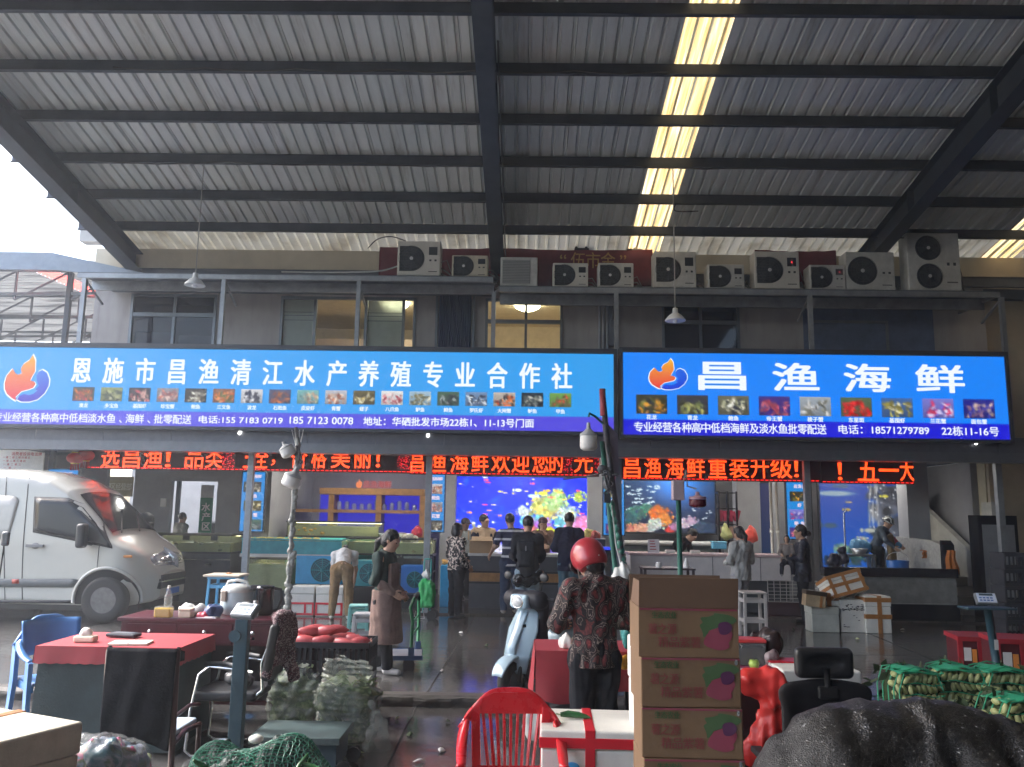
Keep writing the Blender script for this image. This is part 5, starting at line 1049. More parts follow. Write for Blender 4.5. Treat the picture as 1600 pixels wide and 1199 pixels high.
stool('metal_stool', 'pale metal stool with square legs beside the woman in grey', (DX(1176, 13.2, 955), 13.2, 0), .36, DZ(924, 13.2, 1176), mat('stool_pale', (.5, .47, .45), .4, .2), 0, 1.0)
# cash box like low cabinet behind the poles, steel bucket
t = thing('steel_bin', 'tall shiny steel bin with a blue lit rim beside the bundle of poles', 'bin', (DX(951, 15.4, 925), 15.55, .031)); MB().cyl((0, 0, 0), (0, 0, DZ(862, 15.5, 951)), .17, n=24).obj('bin_body', mat('steel_shiny', (.4, .42, .45), .2, 1), t); MB().cyl((0, 0, DZ(862, 15.5, 951)+.001), (0, 0, DZ(858, 15.5, 951)), .172, n=24).obj('lit_rim', emat('rim_blue', (30, 60, 240), 1), t)
t = thing('crab_tub', 'blue tub heaped with orange crabs behind the patterned blouse woman', 'tub', (DX(700, 16.3, 900), 16.3, .031)); hb = DZ(886, 16.3, 700)
MB().box(-.14, .16, -.1, .3, 0, hb).obj('tub_body', M_BLUE, t, bevel=.012); q = MB()
for i in range(14): q.ell((-.1+.22*rs.rand(), -.05+.25*rs.rand(), hb+.03+.05*rs.rand()), (.05, .04, .03), 8)
q.obj('crabs', mat('crab_orange', (.65, .33, .08), .5), t)
# ------------------------------------------------------------------ right end: stone basin, stairs, cabinet
M_STONE = mat('grey_stone_slab', (.2, .2, .19), .5, var=.3, vs=5); M_BLKST = mat('black_stone', (.012, .013, .018), .2)
x0, x1, z0, z1 = PR(1291, 1497, 888, 948, 15.35); t = thing('stone_basin', 'long grey stone fish basin with a polished black rim at the right', 'basin', ((x0+x1)/2, 15.35, 0)); zr = z1
part(t, MB().box(x0, x1, 15.40, 15.5, .3, zr-.16), 'stone_front', M_STONE); part(t, MB().box(x0-.02, x1+.03, 15.36, 15.56, zr-.158, zr), 'black_rim', M_BLKST, bevel=.006); part(t, MB().box(x0, x1+.02, 15.38, 15.52, .032, .299), 'black_base', M_BLKST); part(t, MB().box(x0, x1, 15.395, 15.399, .31, .32), 'pale_line', M_CONC)
a = DX(1430, 15.6, 880); part(t, MB().prism([(15.57, zr-.3), (17.4, zr-.3), (17.4, zr+.52), (15.9, zr+.48), (15.57, zr+.42)], x1-.16, x1-.02, 'x'), 'end_wall', mat('speckled_stone', (.32, .31, .29), .5, var=.3, vs=14)); part(t, MB().prism([(15.45, zr+.002), (15.565, zr+.002), (15.565, zr+.5), (15.45, zr+.42)], x1-.17, x1+.03, 'x'), 'black_cap', M_BLKST)
part(t, MB().box(x0+.1, x1-.2, 15.6, 17.4, .4, .45), 'basin_floor', M_STONE)
def towel(u, v, Y, w, h, label, col, seed):
    c = D(u, v, Y); rs2 = np.random.RandomState(seed); mb = MB(); ph = rs2.rand(4)*6
    def fn(a, b):
        y = Y-.06-.02*sin(b*3) if b < .8 else Y-.06+(b-.8)*5*.15; z = c.z-h+(h)*min(b/.8, 1)+.02
        return (c.x+(a-.5)*w*(.8+.3*sin(b*2+ph[0]))+.015*sin(b*9), y-.018*sin(a*14+ph[1]), z)
    mb.grid(fn, 24, 14); return tag(mb.obj('towel', mat(label[:8], col, .9, var=.25, vs=12, bump=.4, bs=90), solid=.012), label, 'towel')
towel(1483, 862, 15.47, .26, .42, 'orange towel draped over the right end of the stone basin', (.42, .14, .035), 1); towel(1443, 862, 16.2, .16, .14, 'small brown orange rag on the end wall of the stone basin', (.36, .13, .04), 2)
t = thing('blue_bucket', 'blue bucket standing in the stone basin by the worker', 'bucket', (DX(1403, 16.0, 890), 16.0, .46)); hb = DZ(876, 16, 1403)-.46
MB().lathe([(.15, 0), (.2, hb), (.18, hb), (.13, .02)], n=22).obj('bucket_body', mat('bucket_blue', (.02, .12, .4), .35), t); MB().tube([(.2*cos(a), 0, hb+.02+.13*sin(a)) for a in np.linspace(0, PI, 12)], .006, 5).obj('handle', M_WHITEP, t)
t = thing('scale_table', 'steel work table with a tray in the stone basin, left of the worker', 'table', (DX(1340, 16.3, 890), 16.3, .46)); hb = DZ(866, 16.3, 1340)-.46
MB().box(-.3, .3, -.15, .2, hb-.04, hb).obj('tabletop', mat('steel_top', (.35, .36, .36), .3, .7), t)
for sx in (-.27, .27): MB().box(sx-.02, sx+.02, -.12, -.08, 0, hb-.041).obj('leg', M_ALU, t); MB().box(sx-.02, sx+.02, .12, .16, 0, hb-.041).obj('leg', M_ALU, t)
MB().lathe([(.1, 0), (.16, .1), (.15, .1), (.09, .01)], (.05, 0, hb+.002), 18).obj('tray', M_ALU, t)
f = Field()
for i in range(6): f.ell(D(1330+rs.rand()*24, 846+rs.rand()*18, 16.6), (.1, .08, .1), .05)
tag(soft('blue_sack', f, .025, mat('sack_blue', (.12, .3, .5), .4), wr=(.02, 16, 4)), 'pale blue plastic sack behind the stone basin', 'sack')
f = Field()
for i in range(8): f.ell(D(1294+rs.rand()*26, 860+rs.rand()*22, 15.9), (.09, .08, .08), .03)
tag(soft('dark_sack', f, .025, mat('sack_dark', (.03, .03, .05), .5), wr=(.02, 16, 7)), 'heap of dark sacks at the left end of the stone basin', 'sack')
x = DX(1321, 15.9, 860); tag(MB().tube([(x, 15.9, .45), (x, 15.9, 1.9), (x+.06, 15.9, 1.96)], .015, 8).obj('standpipe', M_ALU), 'thin steel standpipe rising at the left of the stone basin', 'pipe')
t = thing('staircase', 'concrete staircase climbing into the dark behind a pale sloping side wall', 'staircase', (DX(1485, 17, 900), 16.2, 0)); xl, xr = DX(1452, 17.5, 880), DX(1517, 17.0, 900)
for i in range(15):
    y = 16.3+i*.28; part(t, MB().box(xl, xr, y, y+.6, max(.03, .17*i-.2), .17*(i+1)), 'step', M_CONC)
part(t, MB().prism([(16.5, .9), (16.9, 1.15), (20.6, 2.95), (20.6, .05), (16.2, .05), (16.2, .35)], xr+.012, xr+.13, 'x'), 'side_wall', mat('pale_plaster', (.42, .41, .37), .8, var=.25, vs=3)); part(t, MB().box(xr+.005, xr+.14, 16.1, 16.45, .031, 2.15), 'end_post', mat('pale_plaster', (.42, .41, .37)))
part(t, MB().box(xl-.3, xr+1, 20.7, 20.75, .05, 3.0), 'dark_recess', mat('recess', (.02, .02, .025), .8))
x0, x1, z0, z1 = PR(1532, 1594, 806, 935, 15.9); t = thing('metal_cabinet', 'grey metal cabinet in a black frame beside the stairs', 'cabinet', ((x0+x1)/2, 15.9, .031)); w = x1-x0
MB().box(-w/2+.07, w/2-.07, -.01, .3, 0, z1-.2).obj('cabinet_body', mat('cabinet_steel', (.26, .27, .29), .4, .3), t); MB().box(-w/2, w/2, .01, .34, 0, z1-.03).obj('black_surround', M_BLKST, t); MB().box(w/2-.16, w/2-.13, -.03, -.011, z1*.45, z1*.52).obj('handle', M_ALU, t)
x0, x1, z0, z1 = PR(1541, 1555, 730, 806, 17.2); tag(MB().box(x0, x1, 17.2, 17.5, .031, 3.015).obj('column', mat('cream_column', (.46, .42, .3), .8, var=.2, vs=2)), 'cream painted column behind the metal cabinet', 'column')
t = thing('notice_sheets', 'pale notices pinned on the dark wall at the far right', 'notice', (DX(1583, 17.4, 750), 17.4, DZ(757, 17.4, 1583))); MB().box(-.1, .12, 0, .01, 0, .3).obj('paper', mat('paper_grey', (.5, .5, .5), .7), t); MB().box(-.4, -.14, .004, .014, -.1, .25).obj('blue_sheet', mat('sheet_blue', (.08, .14, .3), .6), t)
x0, x1, z0, z1 = PR(1570, 1612, 850, 975, 13.6)
for k in range(5):
    t = thing('plastic_crate', ['dark crate at the bottom of the stack by the right edge', 'dark crate second from the bottom of the right edge stack', 'dark crate in the middle of the right edge stack', 'dark crate second from the top of the right edge stack', 'dark crate on top of the stack by the right edge'][k], 'crate', ((x0+x1)/2+.02*rs.normal(), 13.8, .26*k*1.0), 0, 'dark plastic crates stacked at the right edge'); w = x1-x0
    m = MB().box(-w/2, w/2, -.2, .2, 0, .02)
    for s in (-1, 1): m.box(-w/2, w/2, s*.2-.01, s*.2+.01, .2, .255).box(-w/2, w/2, s*.2-.01, s*.2+.01, .0205, .05)
    for i in range(7): m.box(-w/2+w*i/6.2, -w/2+w*i/6.2+.02, -.21, -.192, .05, .2)
    m.box(-w/2-.01, -w/2+.01, -.2, .2, .021, .255).box(w/2-.01, w/2+.01, -.2, .2, .021, .255); m.obj('crate_shell', mat('crate_black', (.03, .032, .04), .5, var=.2), t)
# ------------------------------------------------------------------ seen through the openings at the back left
t = thing('parked_car', 'white car parked outside, seen through the opening at the back left', 'car', (-8.2, 24.5, 0)); prof = [(-2.2, .35), (-2.2, .8), (-1.9, .95), (-1.1, 1.05), (-.6, 1.45), (.8, 1.47), (1.5, 1.05), (2.1, .95), (2.2, .5), (2.2, .35)]
MB().prism(prof, -.8, .8).obj('car_body', mat('car_white', (.6, .6, .62), .25, coat=.6), t, bevel=.06, seg=3); MB().prism([(-.98, 1.06), (-.57, 1.4), (.75, 1.42), (1.35, 1.06)], -.83, -.805).obj('side_window', mat('car_glass', (.03, .035, .04), .08), t)
for x in (-1.35, 1.4): MB().cyl((x, -.84, .33), (x, -.62, .33), .33, n=24).obj('wheel', M_BLACKF, t)
t = thing('parked_car', 'silver car parked outside behind the person in the window opening', 'car', (-6.1, 25.5, 0)); MB().prism([(x, z*1.05) for x, z in prof], -.8, .8).obj('car_body', mat('car_silver', (.42, .43, .45), .3, .4, coat=.5), t, bevel=.06, seg=3); MB().prism([(-.98, 1.1), (-.57, 1.46), (.75, 1.48), (1.35, 1.1)], -.83, -.805).obj('side_window', mat('car_glass', (.03, .035, .04)), t)
for x in (-1.35, 1.4): MB().cyl((x, -.84, .33), (x, -.62, .33), .33, n=24).obj('wheel', M_BLACKF, t)
def hoarding(u0, u1, v0, v1, Y, label, col, txt, tcol, vert=False):
    x0, x1, z0, z1 = PR(u0, u1, v0, v1, Y); t = thing('banner', label, 'banner', ((x0+x1)/2, Y, z0)); part(t, MB().box(x0, x1, Y, Y+.02, z0, z1), 'cloth', mat(label[:9], col, .6))
    m = MB(); mw = mat('lettering_'+label[:5], tcol, .6)
    if vert:
        n = len(txt); 
        for i, ch in enumerate(txt): vc = v0+(v1-v0)*(.36+.6*(i+.5)/n); tx(m, ch, u0+2, u1-2, vc, (v1-v0)*.6/n*.85, Y, .006, .03)
        part(t, MB().add([(x0, Y-.003, z1-(z1-z0)*.27), (x1, Y-.003, z1-(z1-z0)*.27), (x1, Y-.003, z1), (x0, Y-.003, z1)], [(0, 1, 2, 3)]), 'pale_top', mat('banner_pale', (.55, .56, .56), .6))
    else: tx(m, txt, u0+3, u1-2, (v0+v1)/2, 11, Y, .006, .01)
    part(t, m, 'lettering', mw); return t
hoarding(312, 332, 758, 833, 21.0, 'green vertical banner outside the window opening', (.03, .22, .12), '水产区', (.7, .75, .7), True); hoarding(161, 208, 745, 776, 21.5, 'olive shop banner outside the left opening', (.25, .22, .10), '园区经营部', (.5, .46, .3))
tag(MB().box(-16, 4, 34, 40, 0, 9).obj('far_building', mat('far_wall', (.5, .48, .45), .8, var=.2, vs=.6)), 'pale building across the back street, seen through the openings', 'building')
# small things by the tank counter at the left
t = thing('round_fan', 'black round fan hanging on the grey wall above the glass tank counter', 'fan', D(228, 814, 16.9)); MB().lathe([(.03, -.09), (.12, -.08), (.17, -.02), (.17, .02), (.1, .08), (.03, .1)], n=20, R=MR(PI/2, 3, 'X')).obj('fan_cage', M_ACD, t); MB().cyl((.02, 0, -.16), (-.04, 0, -.36), .012, n=6).obj('stem', M_ALU, t)
a, b, c, d = PR(251, 260, 779, 792, YB-.02); tag(MB().box(a, b, YB-.04, YB-.01, c, d).obj('wall_switch', M_WHITEP), 'white wall switch plate beside the window opening', 'switch')
# ================================================================== PEOPLE
M_SKIN = mat('skin', (.42, .25, .17), .5, var=.08, vs=20); M_SKIND = mat('skin_tan', (.30, .17, .11), .5, var=.08, vs=20)
M_HAIR = mat('black_hair', (.012, .010, .010), .4, bump=.5, bs=60, var=.3); M_LIP = mat('lips', (.28, .1, .08), .5); M_EYE = mat('dark_eye', (.02, .015, .012), .2)
STAND = dict(pel=(0, 0, .53), chest=(0, .004, .735), neck=(0, .012, .835), head=(0, -.01, .925),
             hipL=(.05, 0, .5), knL=(.056, -.008, .275), anL=(.058, .012, .045), shL=(.1, .01, .805), elL=(.135, .02, .64), wrL=(.14, -.03, .495))
def vec(a): return np.array(a, float)
def hand(wr, d, n, s, H, curl=.5):
    d, n, s = [vec(x)/np.linalg.norm(x) for x in (d, n, s)]; k = H/1.68; f = Field()
    R = np.stack([s, n, d], 1)
    f.box(wr+d*.045*k, vec((.038, .013, .046))*k, .012*k, .01, R)
    f.cap(wr-d*.03*k, wr+d*.02*k, .024*k, .024*k, .02)
    for i, (o, L) in enumerate(((.029, .072), (.010, .08), (-.010, .075), (-.028, .058))):
        p = wr+d*.086*k+s*o*k; dd = d+s*o*2.2; dd = dd/np.linalg.norm(dd); a = curl*(.5+.1*i)
        for j, seg in enumerate((.45, .32, .25)):
            a2 = a*(j+.6); q = p+(dd*cos(a2)+n*sin(a2))*L*seg*k; f.cap(p, q, (.0095-.001*j)*k, (.0088-.0012*j)*k, .004); p = q
    p = wr+d*.022*k+s*.03*k; q = p+(d*.55+s*.8+n*.25)*.035*k; f.cap(p, q, .0125*k, .011*k, .008); q2 = q+(d*.95+s*.15+n*.3)*.034*k; f.cap(q, q2, .0105*k, .009*k, .004)
    return f
def person(label, loc, rz, H, pose=None, top=None, bottom=None, shoes=None, hair='short', skin=None, hh=.011, group=None, curl=(.6, .6), extra=None, hem=None, sleeve=1., loose=1., legs='trousers', seed=1, neckline=True, gloves=None, hands=True, female=False, wr=.009, facedir=None, wears=()):
    J = dict(STAND)
    for k in list(J):
        if k.endswith('L'): J[k[:-1]+'R'] = (-J[k][0], J[k][1], J[k][2])
    J.update(pose or {}); J = {k: vec(v)*H for k, v in J.items()}; h = H
    t = thing('person', label, 'person', loc, rz, group)
    hd = J['head']; up = hd-J['neck']; up = up/np.linalg.norm(up); fw = vec(facedir) if facedir is not None else vec((0, -1, 0)); fw = fw-up*(fw @ up)*.7; fw = fw/np.linalg.norm(fw); sd = np.cross(fw, up)*-1.; sd /= np.linalg.norm(sd); up2 = np.cross(sd, fw); up2 = up2 if up2 @ up > 0 else -up2
    HR = np.stack([sd, -fw, up2], 1); hp = lambda x, y, z: hd+HR @ (vec((x, y, z))*h)
    # ---- body
    b = Field()
    b.cap(J['pel'], J['chest'], .066*h, .074*h, .03, flat=((0, 1, 0), .72)) if abs(J['chest'][1]) < .1*h else b.cap(J['pel'], J['chest'], .056*h, .06*h, .03)
    b.cap(J['shL'], J['shR'], .036*h, .036*h, .04*h); b.cap(J['chest'], J['neck'], .05*h, .032*h, .03*h); b.cap(J['neck'], hd-up*.02*h, .031*h, .029*h, .02*h)
    for s in 'LR':
        b.cap(J['pel'], J['hip'+s], .062*h, .058*h, .03*h); b.cap(J['hip'+s], J['kn'+s], .05*h, .034*h, .02*h); b.cap(J['kn'+s], J['an'+s], .033*h, .02*h, .015*h)
        b.cap(J['sh'+s], J['el'+s], .027*h, .022*h, .02*h); b.cap(J['el'+s], J['wr'+s], .022*h, .0145*h, .012*h)
        a = J['an'+s]; b.cap(a+vec((0, .015, -.02))*h, a+vec((0, -.075, -.028))*h, .018*h, .015*h, .02*h)
    b.ell(hp(0, .004, .012), vec((.044, .056, .058))*h, .01*h, HR); b.ell(hp(0, -.018, -.026), vec((.034, .036, .042))*h, .02*h, HR)
    b.ell(hp(0, -.056, -.012), vec((.0085, .013, .017))*h, .008*h, HR); b.ell(hp(0, -.047, .012), vec((.03, .012, .008))*h, .012*h, HR)       # nose, brow
    b.ell(hp(0, -.051, -.040), vec((.015, .006, .007))*h, .006*h, HR); b.ell(hp(0, -.044, -.062), vec((.014, .012, .01))*h, .012*h, HR)      # lips, chin
    for s in (-1, 1):
        b.ell(hp(s*.044, .006, -.006), vec((.006, .012, .018))*h, .005*h, HR); b.cut(hp(s*.019, -.062, .0), vec((.011, .011, .006))*h, .004, HR)
    ex = []
    if hands:
        for s, sg in (('L', 1), ('R', -1)):
            d = J['wr'+s]-J['el'+s]; d = d/np.linalg.norm(d); n = vec((-sg*.9, -.25, -.1)); n = n-d*(n @ d); fwd = np.cross(d, n)*sg; 
            fwd = fwd if fwd @ vec((0, -1, .6)) > 0 else -fwd
            ex.append((hand(J['wr'+s], d, n, fwd, h, curl[0 if s == 'L' else 1]), .0046))
    soft('body', b, hh, skin or M_SKIN, t, extra=ex)
    m = MB()
    for s in (-1, 1): m.ell(hp(s*.019, -.0505, .0), vec((.0075, .004, .0045))*h, 8, 0, Matrix(HR.tolist()))
    m.obj('eyes', M_EYE, t); MB().ell(hp(0, -.0555, -.041), vec((.0125, .0035, .0045))*h, 8, 0, Matrix(HR.tolist())).obj('mouth', M_LIP, t)
    # ---- trousers or skirt
    g = Field(); bl = 1.12
    for s in 'LR':
        g.cap(J['pel'], J['hip'+s], .068*h, .064*h, .03*h); g.cap(J['hip'+s], J['kn'+s], .056*h*bl, .042*h*bl, .02*h); g.cap(J['kn'+s], J['an'+s]+vec((0, 0, .012))*h, .042*h*bl, .033*h*bl, .02*h)
    if legs == 'skirt': g.cap(J['pel'], (J['knL']+J['knR'])/2+vec((0, 0, -.12))*h, .085*h, .11*h, .04*h, flat=((0, 1, 0), .8))
    soft('skirt' if legs == 'skirt' else 'trousers', g, hh*1.05, bottom, t, clip=[((0, 0, .035*h), (0, 0, -1))], wr=(wr, 26, seed+5))
    # ---- shirt / jacket
    q = Field(); lo = loose
    bent = abs(J['chest'][1]) >= .1*h
    if not bent: q.cap(J['pel']+vec((0, 0, -.02 if hem is None else 0))*h, J['chest'], .082*h*lo, .088*h*lo, .04*h, flat=((0, 1, 0), .74))
    else: q.cap(J['pel']*.75+J['chest']*.25, J['chest'], .078*h*lo, .076*h*lo, .04*h)
    q.cap(J['shL'], J['shR'], .045*h, .045*h, .045*h); q.cap(J['chest'], J['neck']-up*.012*h, .06*h, .043*h, .03*h)
    if hem is not None and not bent: q.cap(J['pel'], vec((J['pel'][0], J['pel'][1], hem*h)), .086*h*lo, .092*h*lo, .04*h, flat=((0, 1, 0), .8))
    for s in 'LR':
        k = min(1, sleeve/.5); e = J['sh'+s]*(1-k)+J['el'+s]*k; q.cap(J['sh'+s], e, .038*h*lo**.5, .033*h*lo**.5, .022*h)
        if sleeve > .5: k = (sleeve-.5)/.5*.96; q.cap(J['el'+s], J['el'+s]*(1-k)+J['wr'+s]*k, .033*h*lo**.5, .025*h*lo**.5, .015*h)
    cl = [(J['neck']+up*.018*h, up)]
    if not bent: cl.append(((0, 0, (hem if hem is not None else .47)*h), (0, 0, -1)))
    soft('top', q, hh, top, t, clip=cl, wr=(wr*1.3, 22, seed))
    # ---- shoes
    for s in 'LR':
        f = Field(); a = J['an'+s]; f.cap(a+vec((0, .014, -.018))*h, a+vec((0, -.08, -.024))*h, .023*h, .021*h, .01); f.cap(a, a+vec((0, 0, .02))*h, .024*h, .024*h, .02)
        soft('shoe', f, hh*.8, shoes or mat('black_shoes', (.015, .015, .017), .4), t, clip=[(a+vec((0, 0, -.044))*h, (0, 0, -1))])
    # ---- hair
    f = Field(); back = hp(0, .02, 0)
    if hair != 'helmet':
        f.ell(hp(0, .012, .022), vec((.051, .060, .058))*h, .01, HR)
        if hair in ('pony', 'bob'): f.ell(hp(0, .03, -.012), vec((.05, .042, .055))*h, .02, HR)
        if hair == 'bob': f.ell(hp(0, .022, -.04), vec((.05, .042, .05))*h, .03, HR)
        if hair == 'pony': f.cap(hp(0, .068, -.005), hp(0, .092, -.05), .02*h, .024*h, .012).cap(hp(0, .092, -.05), hp(0.005, .088, -.12), .024*h, .012*h, .02)
        if hair == 'bun': f.ell(hp(0, .03, -.01), vec((.048, .04, .05))*h, .02, HR).ell(hp(0, .078, -.03), vec((.03, .028, .03))*h, .01, HR)
        f.cut(hp(0, -.075, -.028), vec((.05, .058, .058))*h, .01, HR)
        for s in (-1, 1):
            if hair == 'short': f.cut(hp(s*.06, -.0, -.032), vec((.03, .05, .034))*h, .01, HR)
        soft('hair', f, hh*.7, M_HAIR, t, wr=(.003, 60, seed))
    return t, J, h, hp, HR
def at_feet(u, v, z=0): return G(u, v, z)
def dn(c, **k): return mat(c[0], c[1], .9, **dict(dict(spec=.18, var=.25, vs=9, bump=.3, bs=70), **k))
J_BEND = dict(pel=(0, .01, .525), chest=(0, -.185, .645), neck=(0, -.26, .655), head=(0, -.335, .625), shL=(.1, -.225, .645), elL=(.125, -.24, .49), wrL=(.11, -.28, .36), shR=(-.1, -.225, .645), elR=(-.125, -.24, .49), wrR=(-.11, -.28, .36), anL=(.085, .01, .045), knL=(.075, -.01, .28), anR=(-.085, .01, .045), knR=(-.075, -.01, .28), hipL=(.055, .01, .5), hipR=(-.055, .01, .5))
c = at_feet(531, 968); H = 1.62
person('person in a white top and khaki trousers bending down over the foam boxes', c, PI+.12, H, J_BEND, dn(('white_tee', (.62, .62, .6))), dn(('khaki', (.24, .16, .085))), mat('white_shoe', (.6, .58, .52), .5), 'pony', sleeve=.3, wr=.007, facedir=(0, -.3, -.95))
# woman in apron with hand truck
c = at_feet(597, 1052); H = 1.60
P = dict(head=(0, -.035, .92), neck=(0, .0, .832), shL=(.098, .01, .80), elL=(.12, .04, .64), wrL=(.06, -.10, .545), shR=(-.098, .01, .80), elR=(-.12, .03, .64), wrR=(-.07, -.09, .56), anR=(-.05, -.06, .045), knR=(-.05, -.04, .28), anL=(.05, .05, .045))
M_APR = dn(('brown_apron', (.20, .135, .115))); t, J, h, hp, HR = person('woman with a ponytail in a dark green jacket and long brown apron, looking down', c, PI/2-.25, H, P, dn(('green_jacket', (.045, .065, .06))), dn(('black_trousers', (.015, .016, .02))), mat('pale_trainers', (.42, .42, .42), .5), 'pony', hh=.009, sleeve=.62, loose=1.06, hem=.5, facedir=(0, -1, -.35), wr=.011)
f = Field(); f.cap((0, -.008*h, .60*h), (0, -.02*h, .22*h), .112*h, .135*h, .05, flat=((0, 1, 0), .86))
soft('apron_skirt', f, .011, M_APR, t, clip=[((0, 0, .21*h), (0, 0, -1)), ((0, 0, .575*h), (0, 0, 1))], wr=(.012, 16, 9))
f = Field(); f.box((0, -.062*h, .66*h), (.075*h, .014*h, .1*h), .01, .01); soft('apron_bib', f, .01, M_APR, t, wr=(.006, 20, 4))
for s in 'LR': f = Field(); a = J['el'+s]*.62+J['wr'+s]*.38; f.cap(a, J['wr'+s]*.92+J['el'+s]*.08, .036*h, .03*h, .01); soft('oversleeve', f, .009, M_APR, t, wr=(.008, 30, 3))
m = MB().tube([hp(-.044, .01, .0), hp(-.05, .03, -.02)], .004, 5); m.obj('earring', mat('steel_bits', (.5, .5, .5), .3, 1), t)
# woman in patterned blouse
def blouse(nt, p, co):
    v = nt.nodes.new('ShaderNodeTexVoronoi'); v.inputs['Scale'].default_value = 24; nt.links.new(co, v.inputs['Vector']); n = nt.nodes.new('ShaderNodeTexNoise'); n.inputs['Scale'].default_value = 24; n.inputs['Detail'].default_value = 2; nt.links.new(co, n.inputs['Vector'])
    nt.links.new(ramp(nt, n.outputs['Fac'], [(.0, (.015, .012, .014)), (.47, (.02, .014, .016)), (.52, (.5, .42, .36)), (.60, (.56, .48, .42)), (.66, (.25, .06, .07))], 'CONSTANT'), p.inputs['Base Color'])
M_BLOUSE = pmat('spotted_blouse', blouse, .8)
c = at_feet(711, 965); person('woman with bobbed hair in a black and cream patterned blouse and black trousers', c, PI*.72, 1.62, dict(wrL=(.07, -.12, .6), elL=(.135, -.0, .645), wrR=(-.1, -.1, .53)), M_BLOUSE, dn(('black_trousers', (.015, .016, .02))), None, 'bob', loose=1.14, hem=.5, wr=.01, seed=3)
# shopkeeper facing us, capped man beside him
c = Vector((DX(756, 17.1, 850), 17.1, .03)); t, J, h, hp, HR = person('man in an open dark jacket over a tan shirt, behind the cardboard box', c, .25, 1.74, dict(wrL=(.08, -.13, .62), elL=(.14, -.02, .65), wrR=(-.09, -.13, .6), elR=(-.14, -.02, .65)), dn(('tan_shirt', (.42, .30, .2))), dn(('black_trousers', (.015, .016, .02))), None, 'short', facedir=(.6, -.8, 0), seed=6)
f = Field(); 
for s, sg in (('L', 1), ('R', -1)):
    f.cap(vec((sg*.075, .01, .56))*h, vec((sg*.08, .01, .77))*h, .05*h, .05*h, .03); f.cap(J['sh'+s], J['el'+s], .043*h, .037*h, .02); f.cap(J['el'+s], J['el'+s]*.4+J['wr'+s]*.6, .037*h, .031*h, .02)
f.cap(vec((-.07, .04, .58))*h, vec((-.07, .04, .78))*h, .05*h, .05*h, .03); f.cap(vec((.07, .04, .58))*h, vec((.07, .04, .78))*h, .05*h, .05*h, .03); f.cap(vec((0, .045, .6))*h, vec((0, .04, .78))*h, .05*h, .05*h, .03)
soft('jacket', f, .013, dn(('navy_jacket', (.012, .014, .03))), t, wr=(.008, 20, 3))
c = Vector((DX(726, 17.6, 850), 17.6, .03)); t, J, h, hp, HR = person('man in a cap and grey shirt behind the counter, half hidden by the patterned blouse', c, .7, 1.66, None, dn(('grey_shirt', (.26, .27, .26))), dn(('black_trousers', (.015, .016, .02))), None, 'short', M_SKIND, seed=7)
f = Field(); f.ell(hp(0, .006, .035), vec((.054, .064, .045))*h, .01, HR).ell(hp(0, -.07, .025), vec((.04, .035, .008))*h, .01, HR); soft('cap', f, .009, dn(('dark_cap', (.06, .045, .045))), t)
# striped polo
def stripes(nt, p, co):
    s_ = nt.nodes.new('ShaderNodeSeparateXYZ'); nt.links.new(co, s_.inputs[0]); m_ = nt.nodes.new('ShaderNodeMath'); m_.operation = 'MULTIPLY_ADD'; m_.inputs[1].default_value = 6.6; m_.inputs[2].default_value = .17; nt.links.new(s_.outputs['Z'], m_.inputs[0])
    fr_ = nt.nodes.new('ShaderNodeMath'); fr_.operation = 'FRACT'; nt.links.new(m_.outputs[0], fr_.inputs[0]); nt.links.new(ramp(nt, fr_.outputs[0], [(0, (.015, .018, .05)), (.68, (.55, .55, .57)), (.93, (.015, .018, .05))], 'CONSTANT'), p.inputs['Base Color'])
M_JEANS = dn(('blue_jeans', (.045, .065, .11))); M_LJEANS = dn(('light_jeans', (.16, .22, .27)))
c = Vector((DX(797, 15.35, 930), 15.35, .03)); person('man in a navy and white striped polo shirt, leaning on the counter', c, PI+.15, 1.76, dict(head=(.01, -.02, .93), elR=(-.14, .0, .65), wrR=(-.10, -.10, .545), elL=(.17, -.01, .66), wrL=(.20, -.11, .58), anL=(.07, .03, .045), anR=(-.06, -.02, .045)), pmat('striped_polo', stripes, .85), M_JEANS, mat('tan_shoes', (.3, .27, .23), .5), 'short', sleeve=.33, loose=1.1, hem=.47, seed=8)
# man with a dark backpack and light jeans
c = at_feet(823, 985); t, J, h, hp, HR = person('man in a black jacket with a black backpack and light blue jeans, seen from behind', c, PI-.1, 1.76, dict(head=(0, -.03, .925), elL=(.13, -.01, .645), wrL=(.10, -.13, .6), elR=(-.13, -.01, .645), wrR=(-.1, -.12, .6)), dn(('black_jacket', (.014, .015, .02))), M_LJEANS, mat('black_shoes', (.015, .015, .017)), 'short', loose=1.1, hem=.47, seed=9)
f = Field(); f.box((0, .115*h, .67*h), (.075*h, .05*h, .115*h), .03, .02); f.box((0, .155*h, .635*h), (.05*h, .025*h, .06*h), .02, .02); soft('backpack', f, .012, dn(('backpack_black', (.02, .022, .026))), t, wr=(.005, 25, 3)); MB().ell((0, .168*h, .72*h), (.014, .006, .045), 10).obj('backpack_badge', mat('badge_grey', (.16, .17, .18), .4), t)
f = Field(); f.cap((-.13*h, .03*h, .48*h), (-.02*h, .13*h, .43*h), .045*h, .05*h, .02).ell((.06*h, .13*h, .44*h), vec((.06, .05, .05))*h, .04); 
tag(soft('black_bag', f, .012, mat('glossy_black', (.012, .013, .014), .18), None, wr=(.02, 26, 5)), 'glossy black plastic bag hanging at the hip of the man with the backpack', 'bag').matrix_world = Matrix.Translation(c) @ MR(PI-.1, 4, 'Z')
